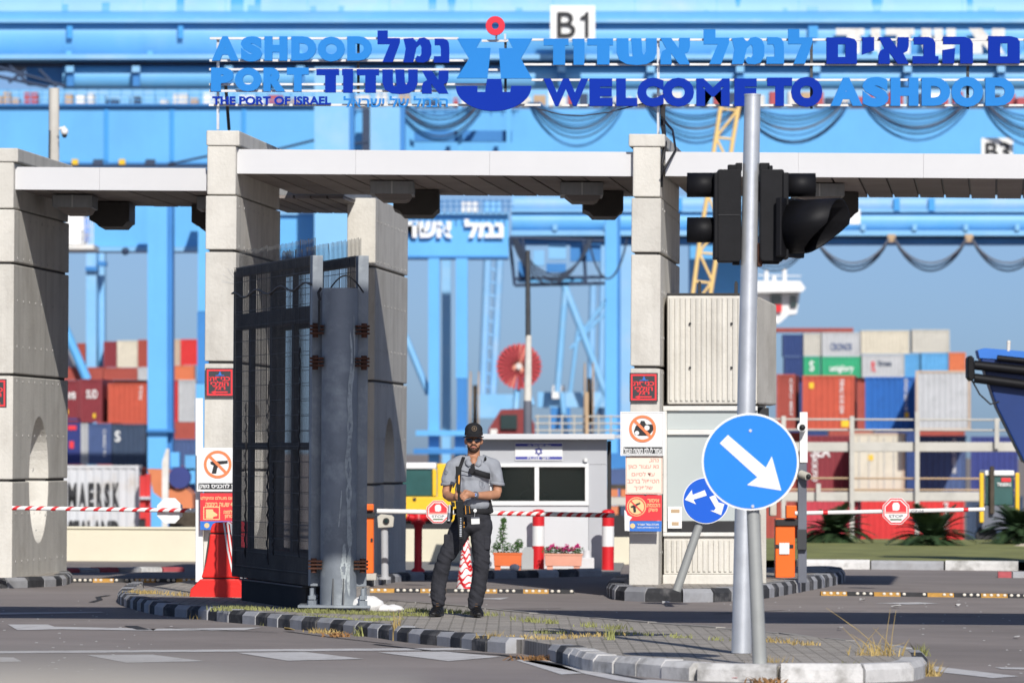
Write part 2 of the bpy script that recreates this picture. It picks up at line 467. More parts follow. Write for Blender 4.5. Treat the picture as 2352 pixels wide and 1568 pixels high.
top = [p + Vector((0,0,0.112)) for p in offset_line(near + [G(1215,1508)] + near2 + near3[1:] + tip[1:], 0.10)] + \
      [p + Vector((0,0,0.092)) for p in offset_line(back, 0.06)] + [G(850,1390,.1), G(850,1345,.11), G(700,1325,.11), G(480,1325,.11), G(330,1350,.11)]
mb = MB(); cen = G(900,1430,.11)
def fan(name, top, mat_, parent, z=-0.02):
    """flat cap of an island, as one n-gon sheet with a skirt"""
    n = len(top); mb = MB()
    mb.add(top, [tuple(range(n))])
    mb.add(top + [Vector((p.x, p.y, z)) for p in top], [(i, n+i, n+(i+1) % n, (i+1) % n) for i in range(n)])
    return mb.build(name, mat_, parent)
fan('paving', top, 'paving', isl)

# island of the left wall
i1 = thing('traffic_island', (-6, 70, 0), 'kerbed island under the leftmost concrete wall', 'traffic island', kind='structure')
l1 = smooth_line([G(x, y) for x, y in [(-60,1351),(0,1351),(69,1349),(134,1346),(160,1341),(167,1335),(160,1329),(140,1322),(120,1316)]], 1)
kerb(i1, l1, BW, 0.45, 0.12, 0.16, 1)
fan('paving', [p+Vector((0,0,.115)) for p in offset_line(l1, .12)] + [G(-60,1318,.115)], 'paving', i1)
# island of the right-hand booth and pillar
i4 = thing('traffic_island', (4, 70, 0), 'kerbed island under the concrete booth and leaning sign', 'traffic island', kind='structure')
l4 = smooth_line([G(x, y) for x, y in [(1440,1345),(1405,1352),(1392,1362),(1396,1371),(1419,1379),(1500,1382),(1599,1383),(1677,1381),(1756,1375),(1835,1360),(1883,1351),(1930,1341),(1945,1334),(1935,1328),(1900,1324)]], 1)
kerb(i4, l4, ['kerb_black','kerb_grey'], 0.45, 0.15, 0.2, 1, seq=['kerb_plain']*4+['kerb_black','kerb_white','kerb_white','kerb_white','kerb_black'])
fan('paving', [p+Vector((0,0,.145)) for p in offset_line(l4, .15)] + [G(1700,1305,.145), G(1450,1310,.145)], 'paving', i4)
# island of the middle back wall and the kiosk
i3 = thing('traffic_island', (0, 78, 0), 'kerbed island carrying the grey guard kiosk and bollards', 'traffic island', kind='structure')
l3 = smooth_line([G(x, y) for x, y in [(800,1350),(845,1346),(880,1342),(915,1335),(960,1332),(1033,1330),(1150,1328),(1280,1325),(1350,1323),(1440,1322)]], 1)
kerb(i3, l3, BW, 0.5, 0.10, 0.18, 1)
fan('paving', [p+Vector((0,0,.03)) for p in offset_line(l3, .14)] + [G(1440,1275,.03), G(800,1275,.03)], 'concrete_dark', i3)
# far green verge on the right
vg = thing('verge', (9, 95, 0), 'mown grass verge with white and grey kerb before the palms', 'verge', kind='structure')
lv = [G(x, y) for x, y in [(1830,1306),(2000,1307),(2200,1309),(2420,1311)]]
kerb(vg, lv, ['kerb_white','kerb_grey'], 1.05, 0.13, 0.25, 1)
p0, p1 = lv[0], lv[-1]
mb = MB()
for j in range(1):
    mb.add([p0+Vector((-1,.2,.12)), p1+Vector((1,.2,.12)), Vector((p1.x+3,107.5,.16)), Vector((p0.x-1.5,107.5,.16))], [(0,1,2,3)])
    mb.add([p0+Vector((-1,.2,-.02)), p0+Vector((-1,.2,.12)), Vector((p0.x-1.5,107.5,.16)), Vector((p0.x-1.5,107.5,-.02))], [(0,1,2,3)])
mb.build('lawn', 'grass', vg)
# far red and white kerb on the left
rk = thing('kerb_line', (-5, 84, 0), 'red and white far kerb beyond the left gateway', 'kerb', kind='structure')
kerb(rk, [G(140,1315), G(300,1313), G(450,1312)], ['kerb_red','kerb_grey','kerb_red','kerb_grey','kerb_white'], 0.35, 0.06, 0.2, 1)
rk2 = thing('kerb_line', (9, 80, 0), 'short red and white kerb at the far right road edge', 'kerb', kind='structure')
kerb(rk2, [G(2290,1326), G(2420,1327)], ['kerb_red','kerb_grey'], 0.2, 0.08, 0.2, 1)
# low cream walls
mb = MB(); a = G(80,1288); b = G(520,1290); mb.obox(a, b-a, (0,.25,0), (0,0,.47)); mb.obox(a+Vector((-.03,-.03,.47)), b-a+Vector((.06,0,0)), (0,.31,0), (0,0,.035))
mb.build('low_wall', 'cream', label='low cream wall beyond the left gateway', cat='wall', bev=.01)
mb = MB(); a = G(905,1293); b = G(1120,1294); mb.obox(a, b-a, (0,.25,0), (0,0,.50))
mb.build('low_wall', 'cream', label='low cream wall behind the red hydrant', cat='wall', bev=.01)
mb = MB(); a = G(1400,1296); b = G(1450,1296); mb.obox(a, b-a, (0,.25,0), (0,0,.40))
mb.build('low_wall', 'cream', label='short cream wall piece between the right bollard and the pillar', cat='wall', bev=.01)

# ------------------------------------------------------------------ road markings
def mark(name, px, z=0.004, m='road_paint'):
    pts = [G(x, y, z) for x, y in px]
    nr = (pts[1]-pts[0]).cross(pts[2]-pts[1])
    if nr.z < 0: pts = pts[::-1]
    mb = MB(); mb.add(pts, [tuple(range(len(pts)))])
    return mb.build(name, m, kind='structure')
mark('lane_line', [(-40,1494),(1180,1486),(1180,1491),(-40,1499)])
mark('lane_line', [(340,1443),(600,1440),(560,1446),(355,1447)])
mark('lane_arrow', [(18,1433),(110,1433),(125,1438),(360,1443),(350,1447),(140,1444),(40,1446)])
mark('crossing_stripe', [(200,1503),(350,1502),(470,1517),(290,1520)])
mark('crossing_stripe', [(545,1498),(700,1496),(835,1512),(660,1516)])
mark('crossing_stripe', [(868,1497),(1020,1495),(1150,1507),(1030,1517)])
mark('crossing_stripe', [(1185,1515),(1250,1512),(1340,1545),(1290,1548)])
mark('crossing_stripe', [(-60,1508),(30,1508),(50,1517),(-60,1520)])
mark('lane_line', [(1200,1516),(1240,1516),(1460,1557),(1700,1575),(1600,1580),(1420,1562)])
mark('lane_line', [(0,1406),(230,1404),(240,1406),(0,1410)])
mark('lane_arrow', [(2010,1384),(2110,1382),(2160,1385),(2085,1387)])
mark('lane_line', [(2140,1528),(2340,1552),(2280,1556),(2140,1540)])
mark('lane_line', [(2285,1531),(2420,1533),(2420,1538),(2300,1535)])
mark('lane_arrow', [(1095,1374),(1170,1371),(1150,1376)])

def seam(px, w=.02):
    pts = [G(x, y, .005) for x, y in px]; l = offset_line(pts, w); r = offset_line(pts, -w); mb = MB()
    n = len(pts); mb.add(l + r, [(i, n+i, n+i+1, i+1) for i in range(n-1)]); mb.build('tar_seam', 'bump_black', kind='structure')
mat('tyre_mark', (0.12, 0.105, 0.098), 0.85, 0.2, 2)
seam([(380,1441),(470,1446),(560,1449),(660,1449),(760,1462),(900,1478)], .015); seam([(210,1382),(230,1376),(225,1370),(250,1366)], .03); seam([(860,1478),(980,1492),(1150,1502),(1320,1530),(1480,1560)], .03)
seam([(380,1439),(480,1444),(640,1452)], .012); seam([(1020,1400),(1180,1397),(1290,1396)], .03)
seam([(1640,1409),(1800,1400),(1990,1402)], .02); seam([(330,1445),(300,1436)], .06)
# ------------------------------------------------------------------ concrete gate walls
GD_ = 69.0; SK = 0.0767; WD = 4.3
def wall(label, xl, xr, D, cap, neck, blocks, hole_y, base_y, caplr, hole_r=.75, hole_c=2.0, zb=.0):
    """xl,xr: front edges in survey pixels; levels are survey rows at distance D"""
    zx = lambda y: P((xl+xr)/2, y, D).z
    X0, X1 = P(xl, 900, D).x, P(xr, 900, D).x
    t = thing('gate_wall', ((X0+X1)/2, D, zb), label, 'gate wall', 'concrete walls of the gate')
    dv = Vector((SK*WD, WD, 0))
    def slab(name, z0, z1, gx0=0, gx1=0, gy=0.0, m='concrete', bev=.015):
        mb = MB(); mb.obox((X0-gx0, D-gy, z0), (X1-X0+gx0+gx1, 0, 0), dv*(1+2*gy/WD), (0, 0, z1-z0))
        return mb.build(name, m, t, bev=bev)
    if cap: slab('cap', zx(cap[1]), zx(cap[0]), caplr[0], caplr[1], .02)
    if neck: slab('neck', zx(neck[1]), zx(neck[0])-.002)
    g = 0.03
    for i, (ya, yb) in enumerate(blocks):
        z1, z0 = zx(ya)-g/2, (zx(yb)+g/2)
        if yb == base_y: z0 = zb
        hz = zx(hole_y)
        # profile in (depth, z) with a round notch when the block meets the round opening
        prof = [(0, z0), (WD, z0), (WD, z1), (0, z1)]
        if z1 > hz - hole_r and z0 < hz + hole_r:
            if z0 > hz - 0.1:        # upper half
                a0 = math.asin(min(1, max(-1, (z0-hz)/hole_r)))
                arc = [(hole_c + hole_r*math.cos(a), hz + hole_r*math.sin(a)) for a in [math.pi - a0 - (math.pi-2*a0)*k/20 for k in range(21)]]
                prof = [(0, z0)] + arc + [(WD, z0), (WD, z1), (0, z1)]
            else:
                a0 = math.asin(min(1, max(-1, (hz-z1)/hole_r)))
                arc = [(hole_c + hole_r*math.cos(a), hz - hole_r*math.sin(a)) for a in [a0 + (math.pi-2*a0)*k/20 for k in range(21)]]
                prof = [(0, z0), (WD, z0), (WD, z1)] + arc + [(0, z1)]
        mb = MB(); mb.prism([Vector((X1 + .012 + SK*d, D + d - .012, z)) for d, z in prof], (-(X1-X0+.024), 0, 0))
        mb.build('block', 'concrete', t, bev=.012)
        # recessed joint below
        if yb != base_y:
            zj = zx(yb); e = .03
            mb = MB()
            if abs(zj-hz) < hole_r:
                w = math.sqrt(hole_r**2-(zj-hz)**2) + .02
                spans = [(e, hole_c-w), (hole_c+w, WD-e)]
            else: spans = [(e, WD-e)]
            for d0, d1 in spans:
                mb.obox((X0+e+SK*d0, D+d0, zj-g*.6), (X1-X0-2*e, 0, 0), ((d1-d0)*SK, d1-d0, 0), (0, 0, g*1.2))
            mb.build('joint', 'joint', t)
    return t
def tie_holes(t, xr, D, ys):
    mb = MB(); X1 = P(xr, 900, D).x + .0135
    for y in ys:
        for k in range(9):
            d = .25 + k*.46
            c = Vector((X1+SK*d, D+d-.012, P(xr, y, D).z))
            mb.cyl(c, c+Vector((.004,0,0)), .017, n=8)
    mb.build('form_tie', 'kerb_white', t, kind='stuff')
w1 = wall('leftmost concrete gate wall with a round opening in its side', -34, 28, 71.7, (340,372), (372,478), [(478,604),(604,860),(860,1103),(1103,1335)], 1103, 1335, (.02,.05))
w2 = wall('concrete gate wall with pistol ban sign, behind the open gate', 472, 538, GD_, (300,335), (335,447), [(447,576),(576,832),(832,1080),(1080,1340)], 1080, 1340, (.01,.04))
w4 = wall('concrete gate wall with photography ban sign beside the booth', 1450, 1513, GD_, (308,337), (337,452), [(452,582),(582,843),(843,1090),(1090,1340)], 1090, 1340, (.05,.05))
w3 = wall('set-back concrete gate wall with arched opening behind the gate post', 797, 858, 76.4, None, None, [(452,612),(612,874),(874,1112),(1112,1330)], 1095, 1330, (0,0))

for t_, x_, D_, o_ in ((w1,28,71.7,0),(w2,538,GD_,-27),(w3,858,76.4,8),(w4,1513,GD_,-20)): tie_holes(t_, x_, D_, [y+o_ for y in (500,592,690,795,875,1000,1180,1290)])
# ------------------------------------------------------------------ roof slabs between the walls
def roof(label, x0, x1, yt, yb, D, dep, npan, nf, left_in=.0):
    a = P(x0, yb, D+.12); b = P(x1, yb, D+.12); zt = P((x0+x1)/2, yt, D+.12).z; zb = (a.z+b.z)/2
    t = thing('gate_roof', ((a.x+b.x)/2, D+.12, zb), label, 'gate roof', 'roof slabs of the gate')
    mb = MB(); mb.obox((a.x, D+.17, zb+.05), (b.x-a.x, 0, 0), (SK*dep, dep-.1, 0), (0, 0, zt-zb-.07)); mb.build('slab', 'housing', t)
    cuts = [0] + sorted(random.uniform(.15, .85)*0 + (k+random.uniform(-.15, .15))/nf for k in range(1, nf)) + [1]
    for k in range(nf):
        xa, xb = lerp(a.x, b.x, cuts[k])+.0006, lerp(a.x, b.x, cuts[k+1])-.0006
        za, zb2 = lerp(a.z, b.z, cuts[k]), lerp(a.z, b.z, cuts[k+1])
        mb = MB(); jt = random.uniform(0, .006)
        mb.obox((xa, D+.12+jt, zb-.0), (xb-xa, 0, 0), (0, .05, 0), (0, 0, zt-zb)); mb.build('fascia_panel', 'fascia', t, bev=.002)
    w = (b.x-a.x)/npan
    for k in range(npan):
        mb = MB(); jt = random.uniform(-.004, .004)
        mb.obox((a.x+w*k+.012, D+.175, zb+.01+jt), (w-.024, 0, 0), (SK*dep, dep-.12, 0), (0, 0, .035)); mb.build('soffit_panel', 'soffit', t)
    return t, zb
r1, z1 = roof('lower roof slab of the left gateway', 32, 474, 385, 437, 71.7, 5.0, 7, 2)
r2, z2 = roof('long middle roof slab with white fascia above the guard', 543, 1455, 346, 402, GD_, 5.7, 15, 3)
r4, z4 = roof('right roof slab with white fascia behind the traffic light', 1528, 2480, 352, 408, GD_, 5.6, 15, 3)
# rear slab between the second wall and the set-back wall
zr = z2 - .03
t = thing('gate_roof', (-2.5, 75.5, zr), 'dark rear roof slab behind the middle gateway', 'gate roof', 'roof slabs of the gate')
xa, xb = P(560, 470, 75).x, P(790, 470, 75).x
for k in range(6):
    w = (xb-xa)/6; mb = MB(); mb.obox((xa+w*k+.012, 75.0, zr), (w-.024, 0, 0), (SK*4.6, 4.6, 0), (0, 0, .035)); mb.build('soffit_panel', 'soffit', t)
mb = MB(); mb.obox((xa, 75.0, zr+.037), (xb-xa, 0, 0), (SK*4.6, 4.6, 0), (0, 0, .35)); mb.build('slab', 'housing', t)

def housing(label, xa, xb, xc, xd, zs, D1, D2):
    a = P(xa, 430, D1).x; b = P(xb, 430, D1).x; c = P(xc, 460, D2).x; d = P(xd, 460, D2).x
    t = thing('ceiling_housing', ((a+b)/2, D1, zs), label, 'ceiling housing', 'dark boxes hanging under the gate roofs')
    mb = MB(); mb.box((a, D1, zs-.15), (b, D1+1.0, zs-.002)); mb.build('box', 'housing', t, bev=.006)
    mb = MB(); mb.box(((a+b)/2-.008, D1-.004, zs-.148), ((a+b)/2+.008, D1, zs-.004)); mb.build('seam', 'fascia_edge', t)
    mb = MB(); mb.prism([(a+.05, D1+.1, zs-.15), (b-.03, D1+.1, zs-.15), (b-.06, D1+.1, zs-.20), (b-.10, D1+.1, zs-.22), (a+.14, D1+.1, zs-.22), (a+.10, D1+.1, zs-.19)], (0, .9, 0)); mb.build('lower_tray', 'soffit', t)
    e = zs-.30
    mb = MB(); mb.prism([(c, D2, zs-.002), (d, D2, zs-.002), (d, D2, e+.07), (d-.03, D2, e+.055), (d-.08, D2, e), (c+.12, D2, e), (c+.07, D2, e+.05), (c, D2, e+.08)], (0, 1.2, 0)); mb.build('rear_box', 'housing_dark', t)
housing('dark box hanging under the lower left gateway roof', 120, 212, 205, 297, z1, 73.1, 75.2)
housing('dark box under the middle roof, nearest the gate', 850, 950, 903, 1008, z2, 70.6, 73.0)
housing('dark box under the middle roof, beside the photography ban pillar', 1288, 1386, 1340, 1432, z2, 70.6, 73.0)
housing('dark box under the right roof behind the traffic light', 1825, 1940, 1880, 1972, z4, 70.6, 73.0)
housing('dark box under the lower left roof against the second wall', 452, 500, 440, 500, z1, 73.3, 75.7)

# ------------------------------------------------------------------ big letters over the gate
LD = 71.0
Lx = lambda zx: 451.6 + zx*.336
Mx = lambda zx: 1204.2 + zx*.336
Rx = lambda zx: 1749.9 + zx*.336
Yy = lambda zy: zy*.336
sg = thing('gate_sign', (P(760,300,LD).x, LD, P(760,300,LD).z), 'free-standing blue letters and anchor emblem over the gate roof', 'sign')
def letter(ch, x0, x1, y0, y1, m, bold=.035, name='letter'):
    mb = MB(); text(mb, ch, x0, x1, y0, y1, LD, .07, bold); mb.build(name, m, sg)
EN = 0.08
for ch, a, b in [('A',105,290),('S',303,450),('H',465,622),('D',648,820),('O',828,1015),('D',1030,1200)]:
    letter(ch, Lx(a), Lx(b), Yy(252 if ch != 'O' else 255), Yy(418 if ch not in 'SO' else 424), 'sign_blue', EN)
for ch, a, b in [('P',100,255),('O',262,445),('R',458,608),('T',618,768)]:
    letter(ch, Lx(a), Lx(b), Yy(466), Yy(629), 'sign_blue', EN)
# heavy square Hebrew letters, drawn as outlines on a unit square (x right, y up)
HB = {
 'ל': [[(0,1),(.46,1),(.46,.76),(1,.76),(1,.62),(.68,0),(.22,0),(.55,.57),(0,.57)]],
 'מ': [[(.02,.95),(.36,.98),(.48,.82),(.58,.97),(.75,1),(.93,.9),(1,.68),(1,.3),(.88,.05),(.72,-.01),(.5,.01),(.43,.13),(.50,.27),(.60,.24),(.65,.34),(.65,.62),(.60,.72),(.48,.60),(.42,.3),(.37,0),(.02,0),(.10,.55)]],
 'נ': [[(.05,1),(.62,1),(.85,.95),(.97,.82),(1,.6),(1,0),(0,0),(0,.27),(.45,.27),(.45,.6),(.38,.73),(.05,.73)]],
 'ד': [[(0,1),(1,1),(1,.74),(.86,.74),(.86,0),(.38,0),(.38,.74),(0,.74)]],
 'ו': [[(0,1),(1,1),(1,.25),(.96,0),(.10,0),(.10,.74),(0,.74)]],
 'ש': [[(0,1),(.30,1),(.30,.45),(.32,.30),(.40,.30),(.36,1),(.62,1),(.64,.45),(.68,.36),(.73,.5),(.73,1),(1,1),(1,.45),(.93,.16),(.75,0),(.5,-.04),(.25,0),(.07,.16),(0,.45)]],
 'א': [[(0,1),(.36,1),(.62,.60),(.64,1),(1,1),(1,.66),(.95,.48),(.82,.40),(1,0),(.64,0),(.36,.42),(.38,0),(0,0),(0,.32),(.06,.5),(.20,.58)]],
 'י': [[(.02,1),(1,1),(1,.25),(0,0),(.04,.74)]],
 'ב': [[(.05,1),(.62,1),(.80,.93),(.88,.78),(.88,.28),(1,.28),(1,0),(0,0),(0,.28),(.42,.28),(.42,.72),(.05,.72)]],
 'ה': [[(.02,1),(.72,1),(.92,.92),(1,.75),(1,0),(.58,0),(.58,.72),(.02,.72)],[(0,.5),(.42,.58),(.38,0),(0,0)]],
 'ר': [[(0,1),(.62,1),(.9,.9),(1,.68),(1,0),(.52,0),(.52,.72),(0,.72)]],
 'ם': [[(0,1),(.70,1),(.92,.94),(1,.80),(1,0),(0,0),(0,.5),(.36,.5),(.36,.28),(.62,.28),(.62,.72),(.56,.74),(.36,.74),(.36,.5),(0,.5)]],
}
def heb_letter(ch, x0, x1, y0, y1, m, D=None, dep=.07, parent=None, mb=None):
    D = D or LD; own = mb is None; mb = mb or MB()
    a = P(x0, y1, D); ux = P(x1, y1, D)-a; uz = P(x0, y0, D)-a
    if ch == 'ם':
        for q in ([(0,1),(.70,1),(.92,.94),(1,.80),(1,.74),(0,.74)], [(0,.74),(.38,.74),(.38,.26),(0,.26)], [(.62,.74),(1,.74),(1,.26),(.62,.26)], [(0,.26),(1,.26),(1,0),(0,0)]):
            mb.prism([a+ux*u+uz*v for u, v in q], (0, -dep, 0))
    else:
        for q in HB[ch]: mb.prism([a+ux*u+uz*v for u, v in q], (0, -dep, 0))
    if own: mb.build('letter', m, parent or sg)
for ch, a, b, c, d in [('ל',1237,1390,213,428),('מ',1410,1605,260,430),('נ',1622,1728,268,432),('ד',820,975,475,635),('ו',995,1070,475,637),('ד',1095,1248,476,637),('ש',1270,1512,478,640),('א',1540,1722,485,643)]:
    heb_letter(ch, Lx(a), Lx(b), Yy(c), Yy(d), 'sign_navy')
mb = MB(); text(mb, 'THE PORT OF ISRAEL', Lx(108), Lx(920), Yy(661), Yy(719), LD-.02, .06, .04); mb.build('small_lettering', 'sign_navy', sg)
mb = MB(); text(mb, rtl('הנמל של ישראל'), Lx(1005), Lx(1718), Yy(660), Yy(735), LD-.02, .06, .018); mb.build('small_lettering', 'sign_blue', sg)
for ch, a, b, c, d in [('ד',132,303,268,447),('ו',328,412,268,447),('ד',430,607,267,445),('ש',630,905,266,442),('א',930,1132,263,444),('ל',1225,1400,205,442),('מ',1412,1640,256,442)]:
    heb_letter(ch, Mx(a), Mx(b), Yy(c), Yy(d), 'sign_blue')
for ch, a, b, c, d, m in [('נ',30,150,258,440,'sign_blue'),('ל',178,345,203,440,'sign_blue'),('ם',440,648,260,440,'sign_navy'),('י',682,766,258,378,'sign_navy'),('א',795,1002,258,440,'sign_navy'),('ב',1028,1205,257,438,'sign_navy'),('ה',1232,1440,255,438,'sign_navy'),('ם',1545,1760,251,437,'sign_navy'),('י',1795,1880,252,370,'sign_navy')]:
    heb_letter(ch, Rx(a), Rx(b), Yy(c), Yy(d), m)
for ch, a, b in [('W',130,438),('E',445,603),('L',628,772),('C',772,952),('O',945,1160),('M',1175,1403),('E',1435,1590)]:
    letter(ch, Mx(a), Mx(b), Yy(540 if ch not in 'CO' else 535), Yy(728 if ch not in 'CO' else 732), 'sign_navy', EN if ch not in 'MW' else .045)
for ch, a, b, m in [('T',35,205,'sign_navy'),('O',198,412,'sign_navy'),('A',467,685,'sign_blue'),('S',685,865,'sign_blue'),('H',878,1068,'sign_blue'),('D',1090,1285,'sign_blue'),('O',1292,1510,'sign_blue'),('D',1525,1725,'sign_blue'),('P',1800,1980,'sign_blue')]:
    letter(ch, Rx(a), Rx(b), Yy(534 if ch not in 'OS' else 529), Yy(727 if ch not in 'OS' else 734), m, EN)
# anchor emblem
def emb(px, m, D=LD-.03, dep=-.08):
    mb = MB(); mb.pprism([(Lx(x), Yy(y)) for x, y in px], D, dep); mb.build('emblem', m, sg)
emb([(1782,268),(1948,268),(1912,332),(2010,332),(2000,440),(1988,538),(1778,538),(1862,405)], 'sign_blue')
emb([(2130,268),(2295,268),(2217,405),(2292,540),(2080,540),(2066,335),(2162,333)], 'sign_blue')
arc = [(2030+259*math.cos(a), 592+170*math.sin(a)) for a in [math.pi*k/24 for k in range(25)]]
emb([(1772,592),(1920,590),(1920,632),(1972,632),(1985,543),(2083,543),(2092,632),(2143,632),(2150,590),(2288,590)] + arc[1:-1], 'sign_navy')
mb = MB(); c = P(Lx(2042), Yy(180), LD-.03); s_ = LD/F*.336
mb.disc(c + Vector((0,-.08,0)), 65*s_, .08, 32, 24*s_); mb.build('emblem_ring', 'sign_red', sg)
# rails and posts
def rail(x0, x1, y, h=5.0, m='rail_white'):
    mb = MB(); mb.pbox(x0, x1, y-h/2, y+h/2, LD+.01, .05); mb.build('rail', m, sg)
for y, x0, x1 in [(Yy(263),Lx(90),Lx(1790)),(Yy(414),Lx(88),Lx(1850)),(Yy(475),Lx(86),Lx(1800)),(Yy(577),Lx(86),Lx(1980)),(Yy(622),Lx(86),Lx(1700)),(Yy(718),Lx(84),Lx(2352)),
                  (Yy(272),Lx(2290),2400),(Yy(441),Lx(2230),2400),(Yy(547),Lx(2290),2400),(Yy(720),1290,2400),(Yy(280),Lx(1950),Lx(2130)),(Yy(478),Lx(1990),Lx(2080))]:
    rail(x0, x1, y)
for x, y0, y1 in [(500.5,88,298),(823,88,214),(1161,90,250),(1512,88,308),(1864,92,250),(2223,92,250)]:
    mb = MB(); mb.pbox(x-3, x+3, y0, y1, LD+.06, .06); mb.build('post', 'galv' if y1 > 290 else 'steel_dark', sg)
mb = MB(); mb.tube([P(518,190,LD+.1), P(521,230,LD+.5), P(526,297,LD+1.0)], .02); mb.build('brace', 'steel_dark', sg)
for x in (1140, 1160): 
    mb = MB(); mb.pbox(x-2.5, x+2.5, 78, 92, LD, .03); mb.build('bracket', 'galv', sg)
mb = MB()
for k in range(3):
    mb.tube([P(1519+k*3, 240, LD), P(1521+k*2, 290, LD), P(1527+k, 330, LD-1.9), P(1520, 380, LD-1.95), P(1519, 430, LD-1.9)], .018)
mb.tube([P(1520,270,LD), P(1545,300,LD-.5), P(1552,345,LD-1.9), P(1528,385,LD-2.2), P(1521,400,LD-2.1)], .014)
mb.build('cable', 'black', sg)
mb = MB(); mb.tube([P(1235,250,LD), P(1290,264,LD), P(1340,266,LD), P(1400,258,LD), P(1500,232,LD)], .008); mb.build('wire', 'cable_dark', sg)
# ------------------------------------------------------------------ steel gate leaves and their post
pc = P(779, 1042, 57.9); PX, PY = pc.x, 57.9
zt = P(779, 662, 57.9).z
gp = thing('gate_post', (PX, PY, .1), 'thick weathered steel gate post on a bolted base plate', 'gate post')
mb = MB(); mb.lathe((PX, PY, .17), [(.172,0),(.171,1.5),(.171,zt-.18),(.171,zt-.17)], 32); mb.build('shaft', 'post_steel', gp)
mb = MB(); mb.box((PX-.37, PY-.33, .145), (PX+.31, PY+.33, .17)); mb.build('base_plate', 'post_steel', gp, bev=.004)
for dx, dy in ((-.24,-.26),(.24,-.26),(-.24,.26),(.24,.26)):
    mb = MB(); mb.cyl((PX+dx, PY+dy, .09), (PX+dx, PY+dy, .33), .022, n=8); mb.cyl((PX+dx, PY+dy, .17), (PX+dx, PY+dy, .215), .045, n=6, smooth=False); mb.cyl((PX+dx, PY+dy, .225), (PX+dx, PY+dy, .26), .04, n=6, smooth=False)
    mb.build('anchor_bolt', 'post_steel', gp)
for a in (-1, 1):
    mb = MB(); mb.prism([(PX+.05*a, PY-.17, .17), (PX+.05*a, PY-.24, .17), (PX+.05*a, PY-.17, .42)], (.012, 0, 0)); mb.build('gusset', 'steel_dark', gp)
for y in (757, 831, 1296):
    z = P(779, y, PY).z
    for s_ in (-1, 1):
        h = MB()
        for k in (-.035, .0, .032):
            h.box((PX+s_*.15-(.13 if s_ < 0 else 0), PY-.12, z+k-.009), (PX+s_*.15+(.13 if s_ > 0 else 0), PY+.06, z+k+.009))
        h.build('hinge_plate', 'rust', gp, bev=.003)
        h = MB(); h.cyl((PX+s_*.23, PY-.06, z-.075), (PX+s_*.23, PY-.06, z+.06), .028, n=10); h.build('hinge_pin', 'rust', gp)
mb = MB(); r_ = .17; mb.tube([Vector((PX-.12+.34*k/12, PY-.02, zt-.04+.16*math.sin(math.pi*k/12))) for k in range(13)], .008); mb.tube([P(735,690,57.7), P(731,672,57.7), P(738,661,57.7)], .014); mb.tube([P(733,690,57.7), P(733,760,57.7)], .012); mb.build('cable', 'black', gp)

